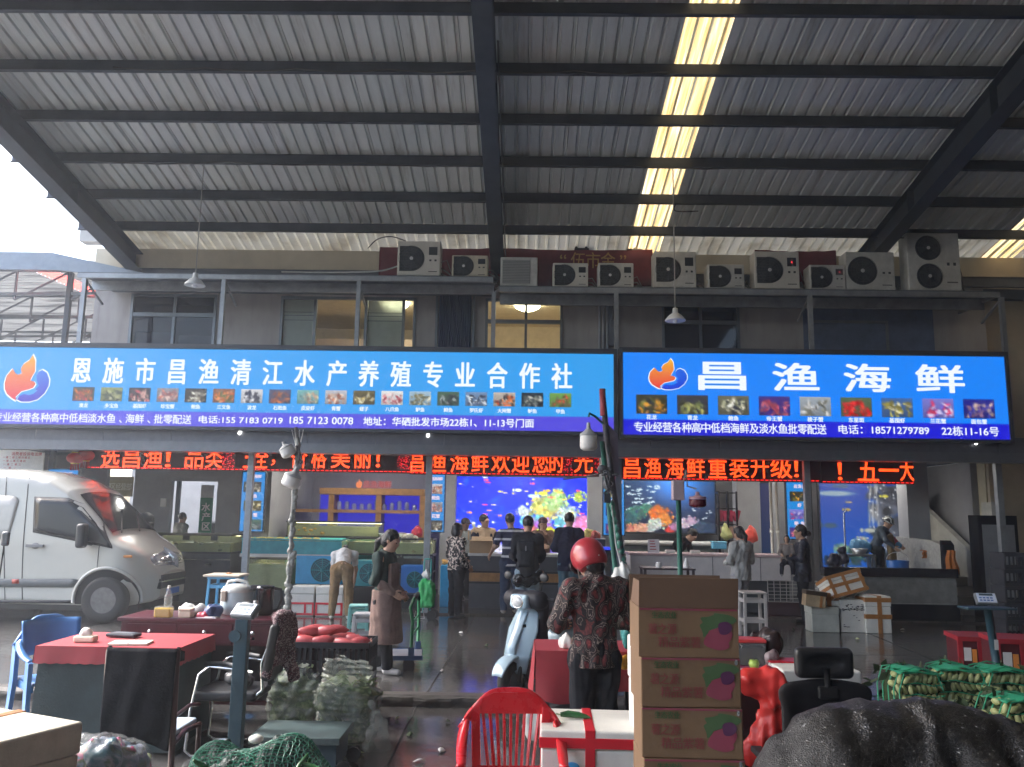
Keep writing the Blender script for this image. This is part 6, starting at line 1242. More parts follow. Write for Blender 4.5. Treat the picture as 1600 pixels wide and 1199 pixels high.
# brown haired customer facing us
c = Vector((DX(848, 16.95, 850), 16.95, .03)); t, J, h, hp, HR = person('person in a brown top and dark cap behind the counter, hand at the chin', c, .1, 1.70, dict(elL=(.12, -.06, .68), wrL=(.03, -.10, .80), wrR=(-.02, -.13, .66)), dn(('brown_top', (.13, .075, .055))), dn(('black_trousers', (.015, .016, .02))), None, 'bob', loose=1.08, seed=11)
f = Field(); f.ell(hp(0, .006, .035), vec((.056, .066, .045))*h, .01, HR).ell(hp(0, -.07, .03), vec((.04, .035, .008))*h, .01, HR); soft('cap', f, .009, dn(('plum_cap', (.06, .03, .035))), t)
# navy jacket man from behind
c = Vector((DX(889, 15.2, 940), 15.2, .03)); person('heavy man in a dark navy jacket and jeans at the counter, seen from behind', c, PI-.15, 1.80, dict(head=(0, -.02, .925), elL=(.15, -.0, .65), wrL=(.1, -.13, .62), elR=(-.16, .0, .65), wrR=(-.13, -.12, .6)), dn(('navy_coat', (.012, .014, .032))), dn(('teal_jeans', (.05, .10, .13))), None, 'short', loose=1.22, hem=.43, seed=12)
# woman in red helmet (foreground)
def paisley(nt, p, co):
    v = nt.nodes.new('ShaderNodeTexVoronoi'); v.feature = 'F1'; v.inputs['Scale'].default_value = 13; nz = nt.nodes.new('ShaderNodeTexNoise'); nz.inputs['Scale'].default_value = 10; nz.inputs['Detail'].default_value = 3
    mp = nt.nodes.new('ShaderNodeMapping'); mp.inputs['Scale'].default_value = (1, 1, .72); nt.links.new(co, mp.inputs[0]); nt.links.new(mp.outputs[0], nz.inputs['Vector'])
    ad = nt.nodes.new('ShaderNodeMix'); ad.data_type = 'RGBA'; ad.blend_type = 'LINEAR_LIGHT'; ad.inputs[0].default_value = .055; nt.links.new(mp.outputs[0], ad.inputs[6]); nt.links.new(nz.outputs['Color'], ad.inputs[7]); nt.links.new(ad.outputs[2], v.inputs['Vector'])
    big = ramp(nt, v.outputs['Distance'], [(0, (.30, .05, .05)), (.16, (.14, .022, .026)), (.30, (.022, .014, .016)), (.395, (.33, .27, .23)), (.43, (.03, .015, .016)), (.53, (.30, .24, .2)), (.57, (.018, .012, .014)), (.72, (.16, .03, .03))], 'CONSTANT')
    v2 = nt.nodes.new('ShaderNodeTexVoronoi'); v2.inputs['Scale'].default_value = 62; nt.links.new(ad.outputs[2], v2.inputs['Vector']); sm_ = ramp(nt, v2.outputs['Distance'], [(0, (.45, .32, .3)), (.26, (1, 1, 1)), (.55, (.45, .4, .4))])
    mx = nt.nodes.new('ShaderNodeMix'); mx.data_type = 'RGBA'; mx.blend_type = 'MULTIPLY'; mx.inputs[0].default_value = .85; nt.links.new(big, mx.inputs[6]); nt.links.new(sm_, mx.inputs[7]); nt.links.new(mx.outputs[2], p.inputs['Base Color'])
Y = 6.3; c = Vector((DX(929, Y, 1000), Y, NEAR)); H = 1.72
t, J, h, hp, HR = person('woman in a red helmet and dark red paisley shirt, her head bowed', c, PI+.28, H, dict(neck=(0, -.0, .828), head=(.014, -.045, .905), shL=(.108, .015, .795), shR=(-.108, .015, .795), elL=(.168, -.01, .645), wrL=(.10, -.13, .63), elR=(-.175, -.0, .645), wrR=(-.09, -.14, .63)), pmat('paisley_shirt', paisley, .75), dn(('black_trousers', (.015, .016, .02))), None, 'helmet', hh=.008, loose=1.14, hem=.475, wr=.011, seed=21, facedir=(.15, -1, -.45))
f = Field(); f.ell(hp(0, .012, .022), vec((.072, .086, .074))*h, .01, HR); f.ell(hp(0, .03, -.012), vec((.071, .068, .055))*h, .02, HR); f.cut(hp(0, -.085, -.06), vec((.07, .075, .07))*h, .006, HR)
M_HELM = mat('helmet_red', (.36, .025, .035), .32, coat=.3, var=.06)
o = soft('helmet', f, .006, M_HELM, t, clip=[(hp(0, 0, -.045), -HR[:, 2])])
f = Field(); f.ell(hp(0, -.02, .004), vec((.068, .085, .045))*h, .01, HR); f.cut(hp(0, .0, .0), vec((.064, .08, .05))*h, .004, HR); soft('helmet_trim', f, .0055, mat('trim_black', (.015, .015, .017), .25), t, clip=[(hp(0, -.052, 0), HR[:, 1])])
for s in (-1, 1): MB().tube([hp(s*.058, -.005, -.03), hp(s*.05, -.03, -.065), hp(0, -.05, -.085)], .006, 6).obj('chin_strap', mat('strap_grey', (.35, .33, .3), .7), t)
f = Field(); f.ell(hp(0, .045, -.045), vec((.045, .03, .035))*h, .02, HR); soft('hair', f, .008, M_HAIR, t, wr=(.003, 60, 2))
m = MB()
for (x, y, z) in ((.0, .1, .0), (-.045, .075, .005), (.045, .075, .005)): m.ell(hp(x, y*.98, z-.02), (.005, .005, .005), 8)
m.obj('rivet', mat('steel_bits', (.5, .5, .5)), t)
f = Field(); f.cap(J['neck']-vec((0, 0, .01))*h, J['neck']+vec((0, -.004, .02))*h, .05*h, .042*h, .01); soft('collar', f, .008, _mc['paisley_shirt'], t, wr=(.004, 30, 1))
# black T-shirt bending behind the white counter
c = Vector((DX(1056, 17.3, 870), 17.3, .03)); person('person in a black T-shirt leaning over behind the white counter', c, .9, 1.68, dict(pel=(0, .05, .52), chest=(0, -.08, .70), neck=(0.0, -.15, .775), head=(.01, -.215, .83), shL=(.1, -.11, .76), shR=(-.1, -.11, .76), elR=(-.16, -.12, .6), wrR=(-.15, -.20, .56), elL=(.13, -.14, .6), wrL=(.12, -.2, .56)), dn(('black_tee', (.014, .014, .018))), dn(('black_trousers', (.015, .016, .02))), None, 'short', sleeve=.33, facedir=(.2, -.8, -.6), seed=13)
# grey hoodie
M_HOOD = dn(('grey_hoodie', (.36, .36, .35))); c = at_feet(1160, 976); t, J, h, hp, HR = person('woman with a long ponytail in a pale grey hoodie and light trousers, seen from behind', c, PI+.45, 1.64, dict(head=(0, -.02, .925), elL=(.14, .0, .64), wrL=(.1, -.12, .62), elR=(-.14, .0, .64), wrR=(-.1, -.11, .62), anL=(.05, .04, .045), knL=(.05, .0, .28), anR=(-.06, -.08, .045), knR=(-.055, -.07, .28)), M_HOOD, dn(('pale_trousers', (.36, .36, .38))), mat('white_shoe', (.6, .58, .52)), 'pony', loose=1.2, hem=.45, wr=.011, seed=14)
f = Field(); f.ell((0, .06*h, .82*h), vec((.07, .045, .035))*h, .02).ell((0, .085*h, .79*h), vec((.055, .03, .045))*h, .03); soft('hood', f, .012, M_HOOD, t, wr=(.006, 26, 2))
# adult holding a child
M_PUFF = mat('navy_parka', (.014, .018, .032), .45, var=.3, vs=6, bump=.4, bs=30); c = at_feet(1257, 974); t, J, h, hp, HR = person('adult with tied back hair in a dark navy parka and black boots, carrying a child', c, -PI/2-.3, 1.68, dict(elL=(.15, -.02, .66), wrL=(.02, -.15, .66), elR=(-.15, -.03, .64), wrR=(-.02, -.16, .63)), M_PUFF, dn(('black_trousers', (.015, .016, .02))), mat('black_boots', (.02, .022, .024), .3), 'bun', loose=1.26, hem=.42, wr=.012, seed=15)
MB().tube([hp(-.035, -.052, .0), hp(-.012, -.058, .0)], .003, 4).tube([hp(.012, -.058, .0), hp(.035, -.052, .0)], .003, 4).tube([hp(-.047, .0, .003), hp(-.035, -.05, .002)], .002, 4).tube([hp(.047, .0, .003), hp(.035, -.05, .002)], .002, 4).obj('glasses', mat('glasses_frame', (.05, .05, .06), .3), t)
for s in 'LR': f = Field(); a = J['an'+s]; f.cap(a, a+vec((0, 0, .14*h)), .036*h, .04*h, .02); soft('boot_shaft', f, .011, mat('black_boots', (.02, .022, .024)), t)
ch = c+Vector((-.24, .05, .62)); person('small child in a grey coat, carried by the adult in the parka', ch, -PI/2+1.2, .86, dict(pel=(0, 0, .50), head=(0, -.01, .945), neck=(0, .01, .82), chest=(0, .004, .7), hipL=(.05, -.02, .48), knL=(.10, -.14, .42), anL=(.11, -.13, .24), hipR=(-.05, -.02, .48), knR=(-.10, -.14, .42), anR=(-.11, -.13, .24), elL=(.14, -.05, .64), wrL=(.10, -.16, .62), elR=(-.14, -.05, .64), wrR=(-.1, -.16, .62)), dn(('child_coat', (.20, .18, .17))), dn(('child_trousers', (.03, .03, .04))), mat('child_shoes', (.3, .3, .3), .5), 'bob', hh=.009, loose=1.25, wr=.005, seed=16)
# worker at the basin
c = Vector((DX(1374, 16.6, 880), 16.62, .451)); t, J, h, hp, HR = person('worker in a striped hat and red and blue sleeves stooping in the stone basin', c, .9, 1.5, dict(pel=(0, .05, .52), chest=(0, -.06, .70), neck=(0.0, -.10, .785), head=(.0, -.14, .86), shL=(.1, -.07, .765), shR=(-.1, -.07, .765), elL=(.14, -.14, .63), wrL=(.10, -.24, .56), elR=(-.14, -.14, .63), wrR=(-.1, -.22, .55)), dn(('worker_grey', (.09, .11, .13))), dn(('worker_dark', (.03, .035, .04))), None, 'short', seed=17, facedir=(0, -.8, -.6))
def hat(nt, p, co):
    w = nt.nodes.new('ShaderNodeTexWave'); w.inputs['Scale'].default_value = 7; w.inputs['Distortion'].default_value = 3; nt.links.new(co, w.inputs['Vector']); nt.links.new(ramp(nt, w.outputs['Fac'], [(0, (.02, .02, .02)), (.5, (.7, .7, .66))], 'CONSTANT'), p.inputs['Base Color'])
f = Field(); f.ell(hp(0, .006, .03), vec((.06, .068, .05))*h, .01, HR).ell(hp(0, -.0, .01), vec((.085, .09, .012))*h, .02, HR); soft('hat', f, .01, pmat('striped_hat', hat), t)
f = Field(); f.cap(J['elL']*.6+J['shL']*.4, J['elL']*.4+J['wrL']*.6, .042*h, .036*h, .01); soft('red_sleeve', f, .011, mat('sleeve_red', (.4, .05, .07), .5), t); f = Field(); f.cap(J['elL']*.4+J['wrL']*.6, J['wrL'], .036*h, .034*h, .01); soft('blue_cuff', f, .011, mat('cuff_blue', (.08, .25, .4), .5), t)
f = Field(); f.cap((.05, -.22, .66*h), (.0, -.26, .3*h), .09, .13, .05, flat=((0, 1, 0), .7)); soft('apron', f, .014, mat('oilskin', (.16, .10, .04), .4), t, wr=(.01, 15, 2))
# person outside, seen through the opening
c = Vector((DX(283, 20.8, 830), 20.8, .0)); person('person in a grey camouflage jacket standing outside the window opening', c, PI-.6, 1.7, dict(wrL=(.1, -.12, .62), wrR=(-.1, -.12, .62)), dn(('camo_grey', (.20, .20, .17)), var=.5), dn(('black_trousers', (.015, .016, .02))), None, 'short', loose=1.1, seed=18)
# ================================================================== VEHICLES AND TROLLEYS
M_TYRE = mat('tyre', (.018, .018, .018), .7, bump=.3, bs=60); M_PLASTIC = mat('black_plastic', (.02, .02, .022), .45)
M_CHROME = mat('chrome_bright', (.7, .7, .7), .12, 1.0, var=.03)
def interp(tab, x):
    return float(np.interp(x, [p[0] for p in tab], [p[1] for p in tab]))
VT = [(-5.7, 2.42), (-2.4, 2.42), (-2.05, 2.385), (-1.75, 2.29), (-1.44, 2.12), (-1.02, 1.72), (-.68, 1.38), (-.60, 1.33), (-.40, 1.225), (-.2, 1.10), (-.07, .97), (-.02, .86), (0, .74)]
VB = [(-5.7, .30), (-.3, .27), (-.05, .31), (0, .38)]
def vw(x, z):
    w = .985-.03*max(0, .7-z)-.075*max(0, z-1.15)**1.2
    if x > -.62: w *= 1-.5*((x+.62)/.62)**2.4
    if x < -5.3: w *= 1-.1*((-5.3-x)/.4)**2
    return w
def vhw(x, z):
    zt = interp(VT, x); rc = .2 if x < -1.8 else .13; zm = zt-rc; w = vw(x, z)
    if z <= zm: return w
    return w*max(0, 1-((z-zm)/rc)**2.6)**(1/2.6)
def vz(x, y):
    zt = interp(VT, x); rc = .2 if x < -1.8 else .13; w = vw(x, zt); return zt-rc+rc*max(0, 1-min(1, abs(y)/w)**2.6)**(1/2.6)
van = thing('delivery_van', 'cream white high-roof delivery van with a grey side stripe, its nose pointing right', 'van', (-5.9, 14.35, 0))
M_VAN = mat('van_paint', (.47, .46, .41), .22, coat=.6, var=.05, vs=1.5); M_VGL = mat('van_glass', (.008, .010, .014), .05, spec=.35, var=.05)
xsn = sorted(set([-5.7+i*.25 for i in range(20)]+[p[0] for p in VT]+[-2+i*.1 for i in range(20)]+[-.15, -.1, -.04, -.01])); xsn = [x for x in xsn if x <= 0]
nz = 26
def vst(j): t = j/nz; return t*.75/.6 if t < .6 else .75+.25*(1-(1-(t-.6)/.4)**2)
for_side = []
mb = MB()
def vring(x):
    zb = interp(VB, x); zt = interp(VT, x); L = []
    for j in range(nz+1): z = zb+(zt-zb)*vst(j); L.append((x, -vhw(x, z), z))
    return L+[(x, -p[1], p[2]) for p in L[::-1][1:]]
rings = [vring(x) for x in xsn]; n = len(rings[0])
mb.add([p for r in rings for p in r], [(i*n+k, (i+1)*n+k, (i+1)*n+k+1, i*n+k+1) for i in range(len(rings)-1) for k in range(n-1)], 0, True)
mb.add(rings[-1], [tuple(range(n))], 0); mb.add(rings[0], [tuple(range(n))[::-1]], 0)
mb.add([p for r in rings for p in (r[0], r[-1])], [(2*i, 2*i+1, 2*i+3, 2*i+2) for i in range(len(rings)-1)], 0)
mb.obj('body', M_VAN, van, weld=True)
def vpatch(name, top, bot, m, eps=.008, nu=18, nv=6, parent=None, sides=(-1, 1)):
    """panel lying on the van's side between two (x, z) lines"""
    def along(L, t):
        d = [0]; 
        for a, b in zip(L, L[1:]): d.append(d[-1]+math.dist(a, b))
        s_ = t*d[-1]; return (float(np.interp(s_, d, [p[0] for p in L])), float(np.interp(s_, d, [p[1] for p in L])))
    for sd in sides:
        q = MB()
        def fn(u, v):
            a, b = along(top, u), along(bot, u); x, z = b[0]+(a[0]-b[0])*v, b[1]+(a[1]-b[1])*v; return (x, sd*(vhw(x, z)+eps), z)
        q.grid(fn, nu, nv); o = q.obj(name, m, parent or van, solid=.004)
def X(u, v):
    p = D(u, v, 13.37); x = p.x+5.9; return (x if x < -.3 else -.3+(x+.3)*.62, p.z)
pp = lambda L: [X(u, v) for u, v in L]
vpatch('side_window', pp([(54, 779), (105, 781), (126, 793), (148, 818), (172, 852)]), pp([(54, 829), (95, 838), (133, 846), (155, 850), (172, 855)]), M_VGL, .010)
vpatch('window_seal', pp([(51, 776), (106, 778), (128, 790), (150, 815), (176, 853)]), pp([(51, 832), (95, 841), (133, 849), (155, 853), (176, 857.5)]), M_PLASTIC, .006)
def seam(L, w=.012):
    P = pp(L); q = [(x+w, z) for x, z in P]; vpatch('door_seam', P, q, mat('seam_dark', (.05, .05, .048), .6), .004, 14, 1)
seam([(40, 746), (39, 775), (36, 850), (34, 905), (34, 938)]); seam([(155, 852), (152, 880), (151, 905)]); seam([(5, 745), (7, 938)])
vpatch('side_stripe', [X(-300, 904), X(118, 904.5), X(124, 906)], [X(-300, 917), X(112, 918), X(116, 918)], mat('stripe_grey', (.12, .13, .13), .5), .014, 40, 2)
vpatch('sill', [X(-300, 937), X(112, 938)], [X(-300, 942), X(112, 943)], M_PLASTIC, .006, 40, 1)
vpatch('cargo_panel', [X(-120, 772), X(22, 775), X(27, 782)], [X(-120, 842), X(8, 842), X(14, 838)], mat('van_panel', (.42, .41, .37), .3, coat=.4), .012, 20, 4)
vpatch('reflector', pp([(20, 905), (31, 905)]), pp([(20, 912), (31, 912)]), mat('reflector_red', (.4, .06, .04), .3), .02, 2, 1)
MB().box(-.07, .07, -.03, .0, -.02, .02).obj('indicator', mat('amber', (.5, .2, .05), .3), van, bevel=.01).location = (X(198, 870)[0], -vhw(*X(198, 870))-.002, X(198, 870)[1])
hx, hz = X(56, 853); o = MB().box(-.14, .14, -.045, -.012, -.022, .022).ell((0, -.01, 0), (.07, .012, .05), 12).obj('door_handle', mat('handle_grey', (.2, .2, .2), .35), van, bevel=.012); o.location = (hx, -vhw(hx, hz), hz)
for sd in (-1, 1):                                            # wheel arches, wheels, mirrors, lamps
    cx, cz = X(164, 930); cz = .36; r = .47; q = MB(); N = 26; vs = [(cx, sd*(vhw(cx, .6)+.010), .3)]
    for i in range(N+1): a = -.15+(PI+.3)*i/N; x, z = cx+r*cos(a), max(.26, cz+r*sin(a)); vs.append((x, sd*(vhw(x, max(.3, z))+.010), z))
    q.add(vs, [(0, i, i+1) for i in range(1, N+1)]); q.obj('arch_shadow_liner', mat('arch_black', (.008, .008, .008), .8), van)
    q = MB(); L = []
    for i in range(N+1): a = -.1+(PI+.2)*i/N; x, z = cx+(r+.025)*cos(a), max(.27, cz+(r+.025)*sin(a)); L.append((x, sd*(vhw(x, z)+.012), z))
    q.tube(L, .028, 8).obj('arch_lip', M_VAN, van)
    for wx in (cx, cx-3.5):
        w = MB().lathe([(.20, -.10), (.31, -.115), (.352, -.09), (.36, -.04), (.36, .04), (.352, .09), (.31, .115), (.2, .1)], ends=False, n=40, R=MR(PI/2, 3, 'X')).obj('wheel', M_TYRE, van); w.location = (wx, sd*.93, .36)
        rm = MB().lathe([(.001, -.075), (.06, -.075), (.065, -.055), (.11, -.05), (.13, -.085), (.155, -.09), (.175, -.06), (.2, -.1)], n=36, R=MR(PI/2 if sd < 0 else -PI/2, 3, 'X')@Matrix.Diagonal((1, 1, -1)))
        rr = rm.obj('rim', mat('rim_steel', (.13, .125, .12), .5, .3, var=.3, vs=12), w)
        q = MB()
        for k in range(10): a = k*PI/5; q.ell((.145*cos(a), sd*.091, .145*sin(a)), (.02, .008, .016), 8)
        for k in range(6): a = k*PI/3; q.cyl((.05*cos(a), sd*.07, .05*sin(a)), (.05*cos(a), sd*.096, .05*sin(a)), .009, n=6)
        q.obj('rim_holes', M_BLACKF, w)
    mx, mz = X(140, 834); f = Field(); f.box((mx-.02, sd*(vhw(mx, mz)+.20), mz-.03), (.07, .09, .19), .05, .02); soft('wing_mirror', f, .014, M_PLASTIC, van); MB().tube([(mx+.05, sd*(vhw(mx, mz)-.01), mz-.16), (mx, sd*(vhw(mx, mz)+.16), mz-.14)], .03, 8).obj('mirror_arm', M_PLASTIC, van)
vpatch('headlight', pp([(221, 858), (236, 863), (255, 871), (261.4, 878)]), pp([(221, 860), (230, 876), (240, 886), (261.4, 894)]), mat('headlight_lens', (.25, .25, .26), .06, spec=.8, var=.5, vs=14), .008, 14, 6)
vpatch('headlight_ring', pp([(236, 868), (246, 872), (252, 876)]), pp([(236, 874), (243, 884), (252, 888)]), M_CHROME, .013, 8, 4)
vpatch('fog_recess', pp([(247, 909), (253, 911)]), pp([(243, 924), (249, 926)]), M_PLASTIC, .008, 4, 4)
q = MB()
q.grid(lambda u, v: ((lambda x, y: (x+.010, y, vz(x, y)+.012))(-.72-.62*v-.02*(1-(2*u-1)**2), (2*u-1)*(.80-.07*v))), 20, 10); q.obj('windscreen', M_VGL, van)
q = MB().tube([(-.68, -.55, vz(-.68, -.55)+.03), (-1.02, .1, vz(-1.02, .1)+.03)], .012, 5).tube([(-.68, .1, vz(-.68, .1)+.03), (-1.02, .65, vz(-1.02, .65)+.03)], .012, 5); q.obj('wiper', M_PLASTIC, van)
q = MB().box(.002, .014, -.5, .5, .5, .72); q.obj('grille', M_PLASTIC, van, bevel=.01); MB().box(.0145, .022, -.48, .48, .6, .625).obj('grille_bar', M_CHROME, van); MB().box(.0, .02, -.24, .24, .385, .48).obj('number_plate', mat('plate_blue', (.03, .1, .4), .4), van)
MB().box(-5.4, -.2, -.8, .8, .18, .29).obj('underbody', M_BLACKF, van)
# mirror of a motorbike just outside the left edge
c = D(6, 842, 9.5); t = thing('motorbike_mirror', 'black motorbike mirror on a thin stem in front of the van door', 'mirror', (c.x, 9.5, 0)); f = Field(); f.box((.02, 0, c.z), (.05, .02, .085), .03, .02); soft('mirror_head', f, .009, mat('mirror_grey', (.08, .085, .09), .25), t); MB().tube([(.01, 0, c.z-.08), (0, .0, c.z-.35), (-.03, .03, .8), (-.06, .05, .02)], .009, 6).obj('stem', M_PLASTIC, t)
# green platform trolley by the woman in the apron
c = G(634, 1046); M_TGREEN = mat('trolley_green', (.02, .22, .09), .35); t = thing('platform_trolley', 'green tube handled platform trolley pushed by the woman in the apron', 'trolley', (c.x, c.y+.1, 0), .12)
MB().box(-.62, .17, -.22, .3, .14, .165).obj('deck', mat('deck_grey', (.13, .14, .17), .5, var=.3), t, bevel=.005); MB().box(-.63, .18, -.232, -.221, .12, .17).box(-.63, .18, .301, .312, .12, .17).obj('deck_edge', mat('deck_blue', (.04, .09, .2), .4), t)
for y in (-.17, .25):
    for x in (-.5, .02): w = MB().cyl((0, -.02, 0), (0, .02, 0), .062, n=20).obj('caster', M_TYRE, t, bevel=.006); w.location = (x, y, .063); MB().box(-.02, .02, -.03, .03, .03, .075).obj('fork', M_BLACKF, w)
path = [(.04, -.2, .17), (.05, -.2, .55), (.02, -.19, .70), (.06, -.15, .80), (.09, -.02, .835), (.10, .14, .83), (.11, .25, .76), (.12, .28, .6), (.12, .28, .17)]
MB().tube(path, .019, 10).obj('handle', M_TGREEN, t); MB().tube(path[3:7], .026, 10).obj('grip', mat('grip_dark', (.02, .05, .04), .6), t)
for z in (.40, .54): MB().tube([(.047, -.2, z), (.118, .28, z+.02)], .012, 8).obj('cross_bar', M_TGREEN, t)
for x, y in ((.045, -.2), (.12, .28)): MB().box(x-.035, x+.035, y-.02, y+.02, .166, .26).obj('socket', mat('deck_blue', (.04, .09, .2)), t, bevel=.005)
# green two wheeled shopping trolley
c = G(664, 968); t = thing('shopping_trolley', 'two wheeled green shopping trolley bag behind the platform trolley, by the steel post', 'trolley', (c.x, c.y, 0), -.1); f = Field(); f.box((.02, 0, .40), (.13, .1, .2), .05, .02); f.ell((.0, 0, .6), (.1, .08, .08), .06)
soft('bag', f, .015, mat('bright_green_cloth', (.03, .36, .10), .55, var=.3), t, wr=(.018, 18, 2)); MB().tube([(-.06, .1, .1), (-.06, .1, .95), (-.05, .1, 1.0), (.05, .1, 1.0), (.06, .1, .95), (.06, .1, .1)], .013, 8).obj('handle', mat('handle_teal', (.05, .3, .28), .4), t)
MB().tube([(-.15, -.06, .14), (-.17, -.06, .05), (-.1, -.06, .015), (0, -.06, .02), (-.02, -.06, .16)], .008, 6).obj('foot_loop', M_ALU, t)
for y in (-.12, .12): w = MB().cyl((0, -.015, 0), (0, .015, 0), .08, n=20).obj('wheel', M_TYRE, t); w.location = (.13, y, .081)
f = Field(); f.ell((0, 0, 0), (.07, .05, .05), .03).ell((0, 0, .06), (.03, .03, .05), .03); o = soft('white_bag', f, .012, mat('white_plastic', (.62, .62, .58)), None, wr=(.012, 24, 5)); o.location = c+Vector((0, -.01, .74)); tag(o, 'small white bag tied on the handle of the green shopping trolley', 'bag')
# pale blue electric scooter, front towards the left
c = G(800, 1103, NEAR); M_SC = mat('scooter_blue', (.42, .56, .64), .22, coat=.7, var=.04); t = thing('electric_scooter', 'pale blue electric scooter with a round cornered headlight, pointing left, behind the red chair', 'scooter', (c.x, c.y+.05, NEAR), -.68)
# facing -y locally: front wheel at y=0
for y in (0.02, 1.22):
    w = MB().lathe([(.12, -.05), (.19, -.06), (.215, -.03), (.22, 0), (.215, .03), (.19, .06), (.12, .05)], ends=False, n=32, R=MR(PI/2, 3, 'Y')).obj('wheel', M_TYRE, t); w.location = (0, y, .221); MB().lathe([(.001, -.04), (.05, -.045), (.12, -.03), (.12, .03), (.05, .045), (.001, .04)], n=24, R=MR(PI/2, 3, 'Y')).obj('rim', mat('rim_grey', (.2, .2, .22), .3, .7), w)
def crv(s_, T): return [float(np.interp(s_, [0, .25, .6, 1], r)) for r in T]
def shield(u, v):
    y, z, w_ = crv(v, ((.0, -.03, .07, .17), (.30, .46, .71, .95), (.09, .165, .19, .12))); q = 2*u-1; return (w_*q, y+.10*abs(q)**1.6-.018*(1-min(1, abs(q)*4)), z)
MB().grid(shield, 24, 20).obj('leg_shield', M_SC, t, solid=.022)
MB().grid(lambda u, v: ((2*u-1)*(.055+.012*v), crv(v, ((-.002, -.032, .068, .168),))[0]-.024+.02*(2*u-1)**2, .44+.46*v), 8, 10).obj('centre_panel', mat('scooter_panel', (.34, .46, .54), .3, coat=.5), t, solid=.012)
MB().box(-.115, .115, .06, .27, .93, 1.075).obj('headlight_cowl', M_SC, t, bevel=.04, seg=4)
MB().grid(lambda u, v: ((2*u-1)*.085*(1-.25*abs(2*v-1)**3), .02-.27*sin(.2+2.1*v-1.0)-0*u, .235+(.262-.03*(2*u-1)**2)*cos(.2+2.1*v-1.0)), 10, 20).obj('front_fender', M_SC, t, solid=.014)
MB().box(-.13, .13, .14, .34, .24, .42).obj('lower_cover', mat('scooter_grey', (.10, .11, .12), .4), t, bevel=.03)
MB().box(-.13, -.122, .0, .05, .76, .79).box(.122, .13, .0, .05, .76, .79).obj('cowl_vents', M_PLASTIC, t)
MB().ell((0, .058, 1.0), (.07, .022, .055), 20).obj('headlight', mat('lamp_lens', (.55, .56, .56), .1, spec=.8, var=.3, vs=40), t); MB().tube([(.072*cos(a), .062, 1.0+.06*sin(a)) for a in np.linspace(0, 2*PI, 25)[:-1]], .008, 6, closed=True).obj('headlight_ring', M_CHROME, t)
for s in (-1, 1): MB().tube([(s*.07, .02, .22), (s*.07, .05, .5)], .022, 8).obj('fork', M_PLASTIC, t)
MB().tube([(-.3, .26, 1.02), (-.12, .22, 1.05), (0, .2, 1.04), (.12, .22, 1.05), (.3, .26, 1.02)], .014, 8).obj('handlebar', M_PLASTIC, t)
for s in (-1, 1): MB().tube([(s*.2, .24, 1.04), (s*.32, .27, 1.02)], .022, 8).obj('grip', M_PLASTIC, t); q = MB().tube([(s*.17, .22, 1.05), (s*.22, .2, 1.2)], .007, 6); q.obj('mirror_stem', M_PLASTIC, t); MB().ell((s*.24, .2, 1.25), (.06, .02, .045), 12).obj('mirror', M_PLASTIC, t)
f = Field(); f.box((0, .5, .3), (.13, .3, .04), .03, .03); f.box((0, 1.0, .5), (.13, .32, .17), .08, .08); soft('rear_body', f, .016, M_SC, t); f = Field(); f.box((0, .95, .72), (.12, .34, .05), .04, .02); soft('seat', f, .014, M_PLASTIC, t)
f = Field(); f.cap((-.18, .2, 1.02), (.18, .2, 1.02), .09, .09, .04); f.box((0, .30, .78), (.2, .07, .28), .05, .05); soft('leg_apron', f, .014, mat('apron_black', (.012, .012, .018), .6), t, wr=(.01, 14, 2))
MB().box(-.003, .003, -.02, .06, 0, .02).obj('cowl_vent', M_PLASTIC, t).location = (-.145, .13, .55)
# ================================================================== FOREGROUND
NE = NEAR
M_BURG = mat('burgundy_wood', (.07, .013, .02), .3, coat=.3, var=.3, vs=4); M_REDCL = mat('red_tablecloth', (.34, .035, .045), .6, var=.12, vs=3); M_DKCL = mat('dark_green_cloth', (.028, .045, .048), .85, var=.25, vs=5, bump=.3, bs=60)
# burgundy desk
Yd = 7.9; xl, xr = DX(190, Yd, 970), DX(432, Yd, 970); zd = DZ(966, Yd, 290); t = thing('desk', 'burgundy wooden desk with two drawers and knobs, carrying a rice cooker and drinks', 'desk', ((xl+xr)/2, Yd, NE)); w = xr-xl; h = zd-NE
MB().box(-w/2-.03, w/2+.03, -.03, .58, h-.035, h).obj('desktop', M_BURG, t, bevel=.006); MB().box(-w/2, w/2, 0, .55, h-.24, h-.036).obj('drawer_case', M_BURG, t)
for k, (a, b) in enumerate(((-.46, -.14), (-.12, .22), (.24, .48))): d = MB().box(a*w, b*w, -.014, -.001, h-.225, h-.055).obj('drawer', M_BURG, t, bevel=.004); q = MB().lathe([(.008, 0), (.01, .012), (.022, .022), (.018, .034), (.001, .037)], ((a+b)/2*w, -.0145, h-.12), 14, 0, MR(PI/2, 3, 'X')); q.obj('knob', M_CHROME, d); MB().cyl(((a+b)/2*w, -.018, h-.17), ((a+b)/2*w, -.016, h-.17), .014, n=12).obj('lock', M_CHROME, d)
for s in (-1, 1): MB().box(s*w/2-.03 if s > 0 else -w/2, w/2 if s > 0 else -w/2+.03, .02, .5, 0, h-.241).obj('side_panel', M_BURG, t)
MB().box(-w/2+.031, w/2-.031, .4, .42, .08, h-.241).obj('back_panel', mat('desk_dark', (.015, .006, .01), .5), t); MB().box(-w/2+.031, w/2-.031, .1, .13, .12, .16).obj('stretcher', M_BURG, t)
def on_desk(u, dy): return Vector((DX(u, Yd+dy, 950), Yd+dy, zd+.001))
k = 1/165.
t = thing('rice_cooker', 'pale blue and white rice cooker on the burgundy desk', 'rice cooker', on_desk(369, .36)); M_RC = mat('cooker_blue', (.45, .54, .56), .3, coat=.3)
